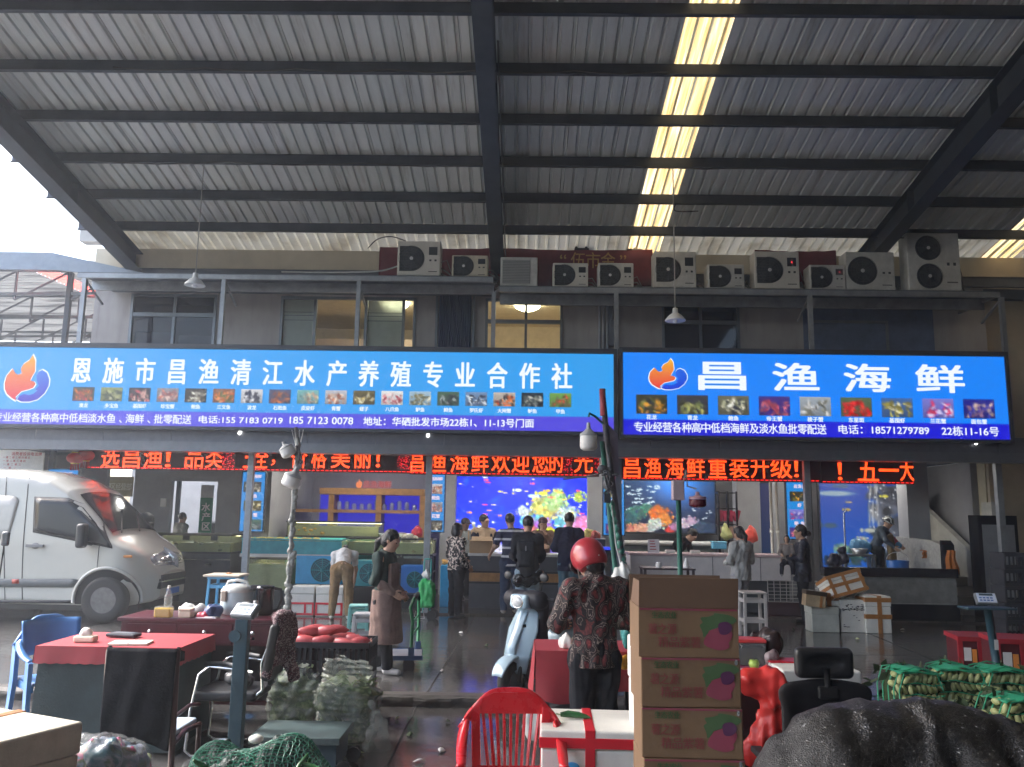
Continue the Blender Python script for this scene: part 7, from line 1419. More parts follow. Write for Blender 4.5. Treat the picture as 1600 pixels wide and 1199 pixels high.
MB().lathe([(.11, 0), (.145, .02), (.15, .10), (.15, .19), (.145, .21)], n=28).obj('cooker_body', M_RC, t); MB().lathe([(.152, .211), (.152, .225), (.13, .26), (.06, .285), (.001, .29)], n=28).obj('lid', mat('cooker_white', (.55, .56, .53), .3, coat=.3), t); MB().tube([(-.12, 0, .22), (-.09, 0, .305), (0, 0, .32), (.09, 0, .305), (.12, 0, .22)], .014, 8).obj('handle', mat('cooker_white', (.6, .6, .56)), t); MB().box(-.10, -.05, -.165, -.135, .13, .23).obj('latch_panel', mat('cooker_beige', (.5, .42, .33), .4), t, bevel=.008)
t = thing('kettle', 'black electric kettle with a tall spout lid at the right end of the desk', 'kettle', on_desk(413, .33)); MB().lathe([(.07, 0), (.085, .02), (.085, .24), (.09, .25), (.085, .27), (.02, .28)], n=24).obj('kettle_body', mat('kettle_black', (.012, .012, .014), .18, coat=.5), t); MB().tube([(.08, 0, .25), (.15, 0, .24), (.16, 0, .15), (.13, 0, .06), (.085, 0, .04)], .016, 8).obj('handle', M_PLASTIC, t); MB().box(-.14, -.06, -.03, .03, .23, .28).obj('spout', M_PLASTIC, t, bevel=.01)
M_PET = glass('clear_plastic', (.9, .92, .92), .05, .72, (.5, .52, .52))
t = thing('drink_bottle', 'clear plastic bottle standing in yellow juice at the left end of the desk', 'bottle', on_desk(262, .12)); MB().lathe([(.035, .09), (.036, .17), (.03, .2), (.012, .24), (.013, .27), (.001, .271)], n=18).obj('bottle_body', M_PET, t); MB().cyl((0, 0, .255), (0, 0, .28), .015, n=12).obj('cap', M_WHITEP, t)
t = thing('juice_tub', 'square clear tub of yellow orange juice in front of the clear bottle', 'tub', on_desk(256, .02)); MB().box(-.075, .075, -.04, .05, 0, .085).obj('juice', mat('juice_yellow', (.75, .48, .02), .2), t, bevel=.012); MB().box(-.078, .078, -.043, .053, .0, .1).obj('tub_wall', M_PET, t, bevel=.012)
t = thing('food_box', 'cream takeaway box on the desk, left of the blue bag', 'box', on_desk(292, .05)); MB().box(-.06, .06, -.05, .05, 0, .06).obj('box_body', mat('cream_box', (.62, .54, .42), .6), t, bevel=.012); MB().box(-.063, .063, -.053, .053, .061, .085).obj('lid', mat('cream_box', (.62, .54, .42)), t, bevel=.012)
def lump(name, label, cat, c, r, m, seed, wr=(.01, 30), k=6, h=.009, sq=.7):
    rs = np.random.RandomState(seed); f = Field()
    for i in range(k): f.ell((rs.normal()*r[0]*.45, rs.normal()*r[1]*.45, r[2]*(.35+.4*rs.rand())), (r[0]*(.4+.3*rs.rand()), r[1]*(.4+.3*rs.rand()), r[2]*(.35+.3*rs.rand())), .03)
    o = soft(name, f, h, m, None, wr=(wr[0], wr[1], seed), clip=[((0, 0, 0), (0, 0, -1))]); o.location = c; return tag(o, label, cat)
lump('plastic_bag', 'crumpled clear plastic bag behind the cream takeaway box', 'bag', on_desk(300, .22), (.11, .08, .09), mat('cloudy_plastic', (.55, .54, .52), .25, var=.2, vs=25), 3)
lump('plastic_bag', 'crumpled dark blue bag on the desk beside the rice cooker', 'bag', on_desk(336, .12), (.09, .07, .085), mat('blue_crumple', (.03, .05, .13), .35, var=.4, vs=30), 4); lump('snack_packet', 'small red snack packet on the desk between the takeaway box and the blue bag', 'packet', on_desk(318, .05), (.04, .03, .04), mat('packet_red', (.4, .03, .06), .4), 5)
t = thing('tumbler', 'teal tumbler with a white lid in front of the rice cooker', 'tumbler', on_desk(384, .14)); MB().lathe([(.03, 0), (.036, .08)], n=16).obj('cup', mat('tumbler_teal', (.05, .2, .2), .3), t); MB().lathe([(.037, .081), (.037, .13), (.03, .135)], n=16).obj('lid', M_WHITEP, t)
t = thing('glass_bottle', 'small clear glass bottle between the tumbler and the kettle', 'bottle', on_desk(399, .14)); MB().lathe([(.03, 0), (.034, .02), (.034, .1), (.02, .12)], n=16).obj('bottle_body', M_PET, t); MB().lathe([(.022, .121), (.022, .15), (.001, .151)], n=14).obj('cap', mat('cap_grey', (.3, .3, .3), .4), t)
t = thing('paper_sheet', 'white paper lying on the desk front edge', 'paper', on_desk(325, .03)); MB().box(-.1, .09, -.03, .04, 0, .006).obj('sheet', mat('paper_white', (.75, .72, .74)), t); MB().box(-.02, .08, -.02, .03, .0065, .012).obj('fold', mat('paper_white', (.75, .72, .74)), t)
# red clothed table with the dark green skirt
Yt = 6.8; zt3 = DZ(1010, Yt, 110); xl, xr = DX(56, Yt, 1012), DX(280, Yt, 1012); t = thing('cloth_table', 'table under a red cloth with a scalloped hem and a dark green skirt, left foreground', 'table', ((xl+xr)/2, Yt, NE)); w = xr-xl; h = zt3-NE; d = .78
q = MB(); rs = np.random.RandomState(5)
q.box(-w/2, w/2, 0, d, h-.02, h)
def hang(u, v):
    P = 2*(w+d)*u
    if P < w: x, y, nx, ny = -w/2+P, 0, 0, -1
    elif P < w+d: x, y, nx, ny = w/2, P-w, 1, 0
    elif P < 2*w+d: x, y, nx, ny = w/2-(P-w-d), d, 0, 1
    else: x, y, nx, ny = -w/2, d-(P-2*w-d), -1, 0
    o = .006+(1-v)*(.012+.006*sin(P*18)); return (x+nx*o, y+ny*o, h-.001-(1-v)*(.125+.008*abs(sin(P*34))))
q.grid(hang, 240, 4); q.obj('red_cloth', M_REDCL, t)
def skirt(u, v):
    P = 2*(w+d)*u; a = hang(u, 1); c_ = Vector((a[0], a[1]-d/2, 0)); o = .97+.015*sin(P*11)+(.03+.02*sin(P*6+1))*(1-v)
    return (c_.x*o*.985, d/2+c_.y*o*.97, .02+(h-.06)*v)
MB().grid(skirt, 200, 8).obj('green_skirt', M_DKCL, t)
def on_t(u, dy): return Vector((DX(u, Yt+dy, 1000), Yt+dy, zt3+.002))
t = thing('tissue_box', 'cream tissue box with a tissue standing up, on the red cloth', 'tissue box', on_t(134, .22)); MB().box(-.085, .085, -.05, .05, 0, .05).obj('box_body', mat('cream_box', (.62, .54, .42)), t, bevel=.015); f = Field(); f.ell((0, 0, .06), (.06, .03, .03), .02).ell((-.01, 0, .085), (.03, .02, .03), .02); soft('tissue', f, .008, mat('tissue_white', (.75, .72, .66), .8), t, wr=(.008, 40, 2))
t = thing('notebook', 'open pale notebook on the red cloth, beside a black wallet', 'notebook', on_t(205, .16)); MB().bxc((0, 0, .008), (.30, .2, .014), 0, MR(.15, 3, 'Z')).obj('pages', mat('pages_cream', (.62, .6, .5), .7), t); MB().bxc((0, 0, .018), (.006, .2, .005), 0, MR(.15, 3, 'Z')).obj('fold', mat('paper_grey', (.5, .5, .5)), t)
t = thing('wallet', 'flat black wallet lying behind the notebook on the red cloth', 'wallet', on_t(193, .5)); MB().bxc((0, 0, .02), (.27, .12, .03), 0, MR(-.15, 3, 'Z')).obj('wallet_body', mat('leather_black', (.03, .033, .04), .4), t, bevel=.012); MB().bxc((0, 0, .037), (.2, .09, .004), 0, MR(-.15, 3, 'Z')).obj('flap', mat('leather_grey', (.1, .11, .13), .4), t)
# plastic armchair in blue, plastic armchair with slats in red
def plastic_chair(name, label, loc, rz, m, slats, H=.86, W=.54):
    t = thing(name, label, 'chair', loc, rz); D_ = .5; sh_ = .42
    q = MB(); q.grid(lambda u, v: ((u-.5)*(W-.12), -.24+.46*v, sh_-.02*sin(PI*u)*sin(PI*v)), 12, 10); q.obj('seat', m, t, solid=.02)
    # curved back and arms as one rail
    top = [(-.27, -.2, .60), (-.28, 0, .625), (-.27, .18, .68), (-.22, .27, .78), (-.12, .30, H-.02), (0, .31, H), (.12, .30, H-.02), (.22, .27, .78), (.27, .18, .68), (.28, 0, .625), (.27, -.2, .60)]
    top = [(x*W/.56, y, z) for x, y, z in top]; P = [Vector(p) for p in top]; Q = []
    for i in range(len(P)-1):
        a, b, c_, d_ = P[max(0, i-1)], P[i], P[i+1], P[min(len(P)-1, i+2)]
        for kk in range(6): s_ = kk/6; Q.append(.5*((2*b)+(c_-a)*s_+(2*a-5*b+4*c_-d_)*s_*s_+(3*b-a-3*c_+d_)*s_**3))
    Q.append(P[-1]); N = len(Q)
    q = MB(); wd = [.055+(.03 if .3 < i/N < .7 else 0) for i in range(N)]
    vs = []
    for i, p in enumerate(Q): up = Vector((0, 0, 1)); n_ = Vector((p.x, p.y, 0)).normalized(); f_ = min(1, max(0, (p.z-.62)/.2)); ax = (n_*(1-f_)+Vector((0, 0, -1))*f_).normalized(); vs += [p, p+(-n_ if f_ < .5 else Vector((0, 0, -1)))*0+ax*wd[i]*(-1 if f_ < .5 else 1)]
    q.add(vs, [(2*i, 2*i+1, 2*i+3, 2*i+2) for i in range(N-1)], 0, True); q.obj('top_rail', m, t, solid=.022)
    if slats:
        q0 = .47
        for i in range(9): x = (-.155+.31*i/8); MB().bar((x*.8, .235, q0), (x*1.05, .29+.01*cos(x*8), H-.105-.02*(abs(x)/.15)**2), .017, .012).obj('slat', m, t, bevel=.003)
        f_ = MB(); f_.prism([(-.20, H-.14), (.20, H-.14), (.17, H-.06), (.1, H-.025), (-.1, H-.025), (-.17, H-.06)], .283, .300); f_.obj('back_panel', m, t, bevel=.006); MB().ell((0, .305, H-.085), (.035, .008, .018), 14).obj('emblem_hole', mat('hole_dark', (.05, .005, .008), .6), t)
        MB().box(-.19, .19, .225, .245, .43, .49).obj('back_base', m, t, bevel=.006)
        for s in (-1, 1): MB().bar((s*.19, .24, .44), (s*.205, .285, H-.1), .05, .02).obj('back_side', m, t, bevel=.006)
    else:
        q = MB(); q.grid(lambda u, v: ((u-.5)*.46*(1.0+.05*v), .30-.10*(2*u-1)**2-.07*(1-v), .60+(H-.63)*v), 14, 6); q.obj('backrest', m, t, solid=.02)
    for s in (-1, 1):
        MB().prism([(-.28, .0), (-.22, .0), (-.16, sh_-.02), (-.15, .6), (-.24, .6), (-.25, sh_)], s*.25*W/.54-.018, s*.25*W/.54+.018, 'x').obj('leg', m, t, bevel=.008); MB().prism([(.30, .0), (.24, .0), (.15, sh_-.02), (.16, .66), (.26, .7), (.25, sh_)], s*.25*W/.54-.018, s*.25*W/.54+.018, 'x').obj('leg', m, t, bevel=.008)
        MB().box(s*.23-.012, s*.23+.012, -.2, .2, sh_-.07, sh_-.012).obj('apron_rail', m, t)
    return t
Yc = 7.55; plastic_chair('plastic_chair', 'blue plastic armchair tucked behind the red clothed table at the left', (DX(86, Yc, 1050), Yc, NE), .8, mat('chair_blue', (.06, .18, .42), .35, var=.08), False, .93, .58)
Yc = 5.05; plastic_chair('plastic_chair', 'red plastic armchair with a slatted back, in front of the scooter', (DX(801, Yc, 1140), Yc-.3, NE), PI+0.04-PI, mat('chair_red', (.5, .012, .02), .25, var=.06, coat=.3), True, .90, .60)
# dark wooden chair with a black coat over its back
Yc = 5.6; x0, x1 = DX(167, Yc, 1080), DX(275, Yc, 1080); t = thing('wooden_chair', 'dark wooden chair with a pale blue seat and a black coat over its back', 'chair', ((x0+x1)/2, Yc, NE)); w = x1-x0; M_CHW = mat('chair_dark_wood', (.05, .012, .015), .3, coat=.2)
for s in (-1, 1): MB().tube([(s*w/2, .02, 0), (s*w/2, 0, .45), (s*w/2, -.02, .98), (s*w/2, -.0, 1.0)], [.018, .021, .018, .014], 10).obj('rear_leg', M_CHW, t); MB().tube([(s*w*.5, .46, 0), (s*w*.5, .45, .43)], .018, 10).obj('front_leg', M_CHW, t); MB().tube([(s*w/2, .02, .17), (s*w/2, .45, .17)], .012, 8).obj('stretcher', M_CHW, t); MB().tube([(s*w/2, 0, .40), (s*w/2, .2, .44), (s*w/2, .46, .42)], .018, 8).obj('side_rail', M_CHW, t); MB().tube([(s*w/2, .0, .57), (s*w/2, .25, .59), (s*w/2, .42, .56)], .013, 8).obj('arm', M_CHW, t)
MB().box(-w/2+.02, w/2-.02, .03, .46, .43, .465).obj('seat', mat('seat_pale_blue', (.42, .5, .6), .5), t, bevel=.012); MB().box(-w/2, w/2, -.012, .012, .93, .985).obj('top_rail', M_CHW, t, bevel=.005)
def coat(u, v):
    P = v*1.06-.06; a = (u-.5)*w*(1.02+.04*sin(u*9)); fo = .006*sin(u*17+v*6)*(.3+v)+.012*sin(u*5+1+2*v)
    if P < .0: return (a, .05+.03*u, .98+P*1.5+.02*sin(u*14))
    return (a*(1-.06*P), -.045+fo-.02*sin(P*3), 1.005-P*(.60+.03*sin(u*8)))
o = MB().grid(coat, 50, 30).obj('black_coat', dn(('coat_black', (.008, .009, .012))), None, solid=.012); o.location = t.location; tag(o, 'black coat hung over the back of the dark wooden chair', 'coat')
# platform scale at the left
def scale_head(t, x, y, z, rz, tilt):
    R = MR(rz, 3, 'Z') @ MR(tilt, 3, 'X'); q = MB().bxc((x, y, z), (.21, .13, .05), 0, R); q.obj('display_case', mat('scale_case_grey', (.14, .15, .16), .4), t, bevel=.015); p = R @ Vector((0, 0, .027)); q = MB().bxc(Vector((x, y, z))+p, (.18, .105, .004), 0, R); q.obj('display_panel', mat('scale_panel', (.50, .56, .68), .3), t)
    q = MB()
    for i in range(4): 
        for j in range(2): q.bxc(Vector((x, y, z))+R @ Vector((-.06+.035*i, -.03+.028*j, .0305)), (.024, .014, .003), 0, R)
    q.obj('buttons', mat('scale_buttons', (.06, .13, .35), .4), t); MB().bxc(Vector((x, y, z))+R @ Vector((.0, .035, .0305)), (.13, .022, .003), 0, R).obj('readout', mat('readout_dark', (.05, .08, .1), .2), t)
Ys = 6.3; zp = DZ(1153, Ys, 465); x0, x1 = DX(388, Ys, 1150), DX(531, Ys, 1150); t = thing('platform_scale', 'blue green platform scale with a tilted display, in front of the burgundy desk', 'scale', ((x0+x1)/2, Ys, NE)); w = x1-x0; h = zp-NE; M_SCALE = mat('scale_teal', (.028, .065, .085), .4, var=.25, vs=5)
MB().box(-w/2, w/2, 0, .5, h-.05, h).obj('platform', mat('scale_plate', (.08, .115, .115), .45, .2, var=.35, vs=4), t, bevel=.006); MB().box(-w/2+.04, w/2-.03, .04, .46, .06, h-.051).obj('base', M_SCALE, t)
for x in (-w/2+.06, w/2+.02):
    for y in (.06, .44): q = MB().cyl((0, -.02, 0), (0, .02, 0), .055, n=18).obj('wheel', M_TYRE, t); q.location = (x, y, .056)
cx = DX(373, Ys+.2, 1060)-(x0+x1)/2; cz = DZ(968, Ys+.2, 375)-NE; MB().box(cx-.05, cx+.05, .18, .26, .1, cz).obj('column', M_SCALE, t, bevel=.006); MB().box(cx-.09, cx+.09, .15, .3, .03, .12).box(cx+.06, -w/2+.05, .17, .27, .07, .12).obj('column_foot', M_SCALE, t, bevel=.006)
MB().cyl((cx-.04, .16, cz-.12), (cx-.04, .178, cz-.12), .045, n=16).obj('bracket_plate', M_SCALE, t); scale_head(t, cx+.02, .2, cz+.06, -.35, .75)
# chrome armed office chair with a checked shirt
Yc = 7.0; t = thing('office_chair', 'black cantilever office chair with chrome tube arms, turned to the left', 'chair', (DX(365, Yc, 1080), Yc, NE), .0)
for y in (-.24, .24):
    MB().tube([(.28, y, .02), (-.22, y, .015), (-.27, y, .05), (-.25, y, .35), (-.2, y, .62), (-.12, y, .68), (.1, y, .66), (.22, y, .64)], .013, 8).obj('tube_frame', M_CHROME, t); MB().tube([(-.16, y, .695), (0, y, .70), (.12, y, .68)], .02, 8).obj('armrest', M_PLASTIC, t); MB().tube([(-.1, y*.8, .42), (.2, y*.8, .42), (.29, y*.8, .5), (.27, y*.8, .7), (.38, y*.8, 1.02)], .012, 8).obj('back_tube', M_CHROME, t)
f = Field(); f.box((0, 0, .45), (.25, .22, .04), .03, .02); soft('seat', f, .014, M_PLASTIC, t); f = Field(); f.cap((.30, 0, .55), (.37, 0, 1.0), .06, .05, .02, flat=((1, 0, -.15), .4)); f.box((.33, 0, .78), (.04, .21, .22), .03, .03, np.array(MR(.15, 3, 'Y'))); soft('backrest', f, .014, M_PLASTIC, t)
def checks(nt, p, co):
    c_ = nt.nodes.new('ShaderNodeTexVoronoi'); c_.inputs['Scale'].default_value = 46; nt.links.new(co, c_.inputs['Vector']); nt.links.new(ramp(nt, c_.outputs['Distance'], [(0, (.26, .2, .2)), (.3, (.09, .02, .03)), (.5, (.03, .02, .03)), (.62, (.3, .22, .22))], 'CONSTANT'), p.inputs['Base Color'])
f = Field(); f.box((.36, 0, .86), (.035, .14, .2), .03, .03, np.array(MR(.15, 3, 'Y'))); f.ell((.36, 0, 1.04), (.05, .12, .04), .05); f.cap((.38, -.13, 1.0), (.30, -.18, .62), .03, .04, .05); f.cap((.41, .1, 1.0), (.46, .10, .55), .035, .045, .05); o = soft('checked_shirt', f, .013, pmat('checked_cloth', checks, .85), None, wr=(.02, 18, 3)); o.location = t.location; tag(o, 'dark red checked shirt draped over the back of the chrome armed office chair', 'shirt')
lump('satchel', 'black bag lying on the seat of the chrome armed office chair', 'bag', t.location+Vector((.1, -.05, .492)), (.12, .1, .09), M_PLASTIC, 8)
# crates with radishes
Yc = 7.75; x0, x1 = DX(449, Yc, 1030), DX(575, Yc, 1030); w = x1-x0; zc = DZ(1003, Yc, 512); hc = (zc-NE)/2-.002
def crate(label, z, group):
    t = thing('vegetable_crate', label, 'crate', ((x0+x1)/2, Yc, z), 0, group); m = MB(); h = hc-.003; d = .46
    m.box(-w/2+.01, w/2-.01, .01, d-.01, 0, .012); nb = 15
    for (ax, L, off) in (('x', w, 0), ('x', w, d), ('y', d, -w/2), ('y', d, w/2)):
        def bb(a, b, z0, z1):
            if ax == 'x': m.box(-w/2+a, -w/2+b, off-.008, off+.008, z0, z1)
            else: m.box(off-.008, off+.008, a+.009, min(b, d-.009), z0, z1)
        bb(0, L, .0125, .06); bb(0, L, h-.05, h); bb(0, L, h*.52, h*.56)
        for i in range(nb): bb(L*i/nb, L*i/nb+L/nb*.5, .06, h*.52); bb(L*i/nb, L*i/nb+L/nb*.5, h*.56, h-.05)
        for i in (0, 5, 10): bb(L*i/15, L*i/15+.02, .06, h-.05)
    m.obj('crate_shell', mat('crate_charcoal', (.015, .015, .02), .45, var=.2), t); MB().box(-w/2+.02, w/2-.02, .02, .44, .0125, h-.07).obj('crate_fill', mat('fill_dark', (.03, .012, .015), .8), t); return t
crate('lower black crate under the crate of red radishes', NE, 'black vegetable crates left of the apron woman'); ct = crate('black crate heaped with big red radishes', NE+hc, 'black vegetable crates left of the apron woman')
M_RAD = mat('radish_red', (.42, .07, .075), .4, var=.2, vs=9); rs = np.random.RandomState(12); zr_ = NE+2*hc
def radish(i, pos, rz, tl, L=.2, R=.045):
    t = thing('radish', 'big red radish heaped in the black crate', 'radish', pos, group='red radishes in the black crate'); t.rotation_euler = (0, tl, rz)
    MB().lathe([(.001, -L*.62), (R*.25, -L*.5), (R*.7, -L*.36), (R, -L*.1), (R*1.02, L*.15), (R*.8, L*.36), (R*.45, L*.44), (R*.3, L*.47)], n=14, R=MR(PI/2, 3, 'Y')).obj('root', M_RAD, t)
    q = MB()
    for k in range(4): a = k*1.6; q.tube([(L*.46, 0, 0), (L*.56, .02*cos(a), .02*sin(a))], [.012, .008], 6)
    q.obj('leaf_stub', mat('stub_pink', (.5, .25, .2), .6), t); return t
lay = [(450+9, .08, .04, .1), (480, .06, .05, 3.0), (505, .06, .055, .2), (535, .06, .04, 2.9), (560, .08, .04, .15), (470, .2, .06, .4), (498, .2, .06, 2.7), (528, .2, .05, .3), (555, .2, .05, 3.3), (470, .34, .06, 0), (505, .34, .06, 3), (540, .34, .05, .1), (482, .14, .125, .1), (508, .16, .13, 2.95), (495, .28, .125, .2), (525, .27, .12, 3.2)]
for i, (u, dy, dz, rz) in enumerate(lay): radish(i, (DX(u, Yc+dy, 1000), Yc+dy, zr_-.05+dz), rz+rs.normal()*.12, rs.normal()*.08, .2+.04*rs.rand(), .042+.008*rs.rand())
# clear bags of green vegetables
def leafmat(nt, p, co):
    n = nt.nodes.new('ShaderNodeTexNoise'); n.inputs['Scale'].default_value = 13; n.inputs['Detail'].default_value = 7; n.inputs['Distortion'].default_value = 1.6; nt.links.new(co, n.inputs['Vector'])
    nt.links.new(ramp(nt, n.outputs['Fac'], [(.3, (.02, .035, .015)), (.45, (.05, .085, .03)), (.58, (.14, .18, .085)), (.72, (.34, .36, .24))]), p.inputs['Base Color'])
M_VEG = pmat('bagged_greens', leafmat, .5); M_FILM = glass('plastic_film', (.93, .95, .93), .14, .68, (.40, .43, .39))
def vegbag(label, u0, u1, vb, vt, seed, knot):
    um = (u0+u1)/2; c = G(um, vb, NE); kk = c.y/F*1.01; w = (u1-u0)*kk; h = (vb-vt)*kk; rs = np.random.RandomState(seed); t = thing('vegetable_bag', label, 'bag', c, group='clear bags of green vegetables')
    f = Field(); f.box((0, .02, h*.3), (w*.46, w*.36, h*.30), .1, .1); f.ell((0, .02, h*.55), (w*.42, w*.34, h*.2), .1); soft('vegetables', f, .02, M_VEG, t, wr=(.035, 13, seed, 1.5), clip=[((0, 0, .002), (0, 0, -1))])
    f = Field(); f.box((0, .02, h*.32), (w*.5, w*.40, h*.32), .11, .1); f.ell((0, .02, h*.6), (w*.42, w*.34, h*.18), .12)
    if knot: f.cap((.0, .0, h*.7), (.03, 0, h*.83), w*.2, w*.08, .1)
    else:
        for i in range(5): f.ell((w*(-.3+.15*i), .03*rs.normal(), h*(.78+.1*rs.rand())), (w*.13, w*.12, h*.12), .08)
    soft('film', f, .0105, M_FILM, t, wr=(.026, 15, seed+3, 2.6), clip=[((0, 0, .001), (0, 0, -1))])
    lf = MB()
    for i in range(150):
        a = rs.rand()*6.28; z_ = h*(.06+.72*rs.rand()); p_ = Vector((w*.40*cos(a), .02+w*.31*sin(a), z_)); d_ = Vector((rs.normal(), rs.normal()*.4, rs.normal()*.5)).normalized()*(.03+.04*rs.rand()); e_ = Vector((0, 0, 1)).cross(d_).normalized()*.02+Vector((0, 0, .022)); lf.add([p_-d_, p_+e_, p_+d_, p_-e_], [(0, 1, 2, 3)], i % 3)
    lf.obj('leaves', [mat('leaf_pale', (.34, .38, .2), .5), mat('leaf_mid', (.12, .2, .06), .5), mat('leaf_white', (.5, .52, .4), .5)], t)
    if knot:
        for s in (0, 1): MB().tube([Vector(p) for p in ([(-.03, -.02, h*.78), (-.02, -.05, h*.95), (.06, -.04, h*1.0), (.15, -.03, h*.9), (.17, -.01, h*.72)] if s == 0 else [(.0, .02, h*.8), (.05, .03, h*.93), (.12, .02, h*.88), (.13, .0, h*.7)])], [.03, .022, .018, .022, .03][:5 if s == 0 else 4], 8).obj('bag_handle', M_FILM, t)
    return t
vegbag('knotted clear plastic bag of green vegetables with two loop handles', 422, 502, 1131, 1016, 4, True); vegbag('full clear plastic bag of pale green vegetables beside the platform scale, the bulging one', 497, 584, 1163, 1038, 9, False)
f = Field(); f.cap((-.02, 0, .05), (.0, .02, .22), .085, .045, .03).cap((0, .02, .2), (-.05, .03, .34), .05, .03, .04).cap((.05, -.01, .04), (.02, .01, .2), .06, .03, .03)
o = soft('plastic_bag', f, .01, M_FILM, None, wr=(.02, 24, 5), clip=[((0, 0, 0), (0, 0, -1))]); o.location = (DX(592, 7.05, 1080), 7.05, NE); tag(o, 'limp white plastic bag end lying against the bulging vegetable bag', 'bag')
# plastic stools
M_TST = mat('stool_teal', (.16, .40, .38), .4, var=.06); c = G(556, 998); stool('plastic_stool', 'pale teal plastic stool behind the radish crate', (c.x, c.y+.12, 0), .27, .46, M_TST, .15)
c = Vector((DX(570, 11.6, 950), 11.6, 0)); stool('plastic_stool', 'grey plastic stool partly behind the pale teal stool and the apron woman', c, .28, .44, mat('stool_grey', (.33, .33, .34), .5), .1)
c = Vector((DX(352, 13.6, 930), 13.6, 0)); stool('plastic_stool', 'bright blue plastic stool with a cream board on top, behind the rice cooker', c, .46, DZ(897, 13.6, 352)-.035, mat('stool_blue', (.08, .32, .55), .4), .0, 1.05); tt = thing('chopping_board', 'cream board lying on the bright blue stool', 'board', (c.x, c.y, DZ(897, 13.6, 352)-.034)); MB().box(-.29, .29, -.25, .25, 0, .035).obj('board_slab', mat('board_cream', (.55, .47, .37), .6), tt, bevel=.01); MB().ell((.04, 0, .045), (.05, .04, .015), 10).obj('scraps', mat('scrap_orange', (.6, .3, .15), .6), tt)
# bottom left: taped foam box on a net sack, plastic bags, net heap
M_NETG = mat('dark_green_net', (.010, .028, .019), .35, var=.8, vs=22, bump=1.0, bs=70)
foam('foam_box', 'dirty foam box with old brown tape at the bottom left corner', (-2.72, 4.25, .38), .9, .62, .36, -.42, [('x', -.02)], M_BTAPE, lid=.42, mats=mat('foam_dirty', (.42, .39, .32), .7, var=.22, vs=4, bump=.4, bs=90), tw=.06)
f = Field(); f.box((0, 0, .2), (.6, .36, .26), .1, .05); o = soft('net_sack', f, .025, M_NETG, None, wr=(.04, 10, 3)); o.location = (-2.75, 4.25, NE); tag(o, 'dark green net sack of vegetables under the dirty foam box', 'sack')
def patchy(nt, p, co):
    n = nt.nodes.new('ShaderNodeTexNoise'); n.inputs['Scale'].default_value = 6; n.inputs['Detail'].default_value = 5; n.inputs['Distortion'].default_value = 1.2; nt.links.new(co, n.inputs['Vector'])
    nt.links.new(ramp(nt, n.outputs['Fac'], [(.3, (.03, .06, .03)), (.42, (.04, .11, .15)), (.5, (.20, .21, .28)), (.55, (.06, .10, .05)), (.6, (.42, .05, .16)), (.65, (.05, .14, .22)), (.72, (.04, .08, .14)), (.8, (.25, .26, .3))]), p.inputs['Base Color'])
c = Vector((DX(145, 4.7, 1180), 4.75, NE)); t = thing('plastic_bag', 'rumpled clear plastic bag with pink and blue print, beside the dirty foam box', 'bag', c); rs = np.random.RandomState(23); f = Field(); g2 = Field()
for i in range(9): a = (rs.normal()*.13, rs.normal()*.09, .32+.26*rs.rand()); f.ell(a, (.13, .11, .12), .04); g2.ell(a, (.15, .13, .14), .09)
soft('printed_goods', f, .014, pmat('printed_bag', patchy, .3), t, wr=(.02, 24, 3)); soft('film', g2, .013, glass('clear_film', (.96, .97, .97), .12, .84, (.5, .52, .52)), t, wr=(.022, 26, 4))
o = lump('plastic_bag', 'white plastic bag with a loop handle at the bottom edge, below the wooden chair', 'bag', (DX(278, 5.0, 1199), 5.0, NE), (.13, .1, .32), mat('white_film', (.52, .53, .5)), 31, (.02, 16), 6, .012)
tag(MB().tube([(DX(256, 5, 1199), 5, .12), (DX(258, 5, 1185), 5, .2), (DX(272, 5, 1180), 5, .235), (DX(288, 5, 1181), 5, .225), (DX(300, 5, 1190), 5, .17), (DX(304, 5, 1199), 5, .1)], [.022, .016, .013, .013, .016, .022], 8).obj('bag_loop', mat('white_film', (.52, .53, .5))), 'white loop handle of the plastic bag at the bottom edge', 'bag handle')
f = Field(); rs = np.random.RandomState(3)
for i in range(9): f.ell((-.32+.08*i, .05*rs.normal(), .15+.05*rs.normal()), (.15, .15, .15), .08)
o = soft('net_heap', f, .016, M_NETG, None, wr=(.03, 24, 6)); o.location = (DX(408, 5.35, 1190), 5.4, .02); tag(o, 'heap of dark green net sacks in front of the platform scale', 'sack')
def netting(f, h, par, m, th):
    V_, F_ = surface(f, h); q = MB(); q.v = [tuple(p) for p in V_]; q.f = F_.tolist(); q.m = [0]*len(F_); q.s = [False]*len(F_); n_ = q.obj('net', m, par); w_ = n_.modifiers.new('wire', 'WIREFRAME'); w_.thickness = th; w_.use_replace = True; return n_
f2 = Field(); rs = np.random.RandomState(3)
for i in range(9): f2.ell((-.32+.08*i, .05*rs.normal(), .15+.05*rs.normal()), (.165, .165, .17), .08)
netting(f2, .034, o, mat('net_strand', (.03, .16, .10), .4), .007)
rs = np.random.RandomState(7); q = MB()
for i in range(26): p_ = Vector((-.36+.72*rs.rand(), -.10-.06*rs.rand(), .1+.2*rs.rand())); d_ = Vector((rs.normal(), rs.normal()*.3, rs.normal())).normalized()*.07; q.tube([p_-d_, p_, p_+d_], [.006, .02, .012], 7)
q.obj('cucumbers', mat('cucumber_green', (.03, .10, .03), .25), o)

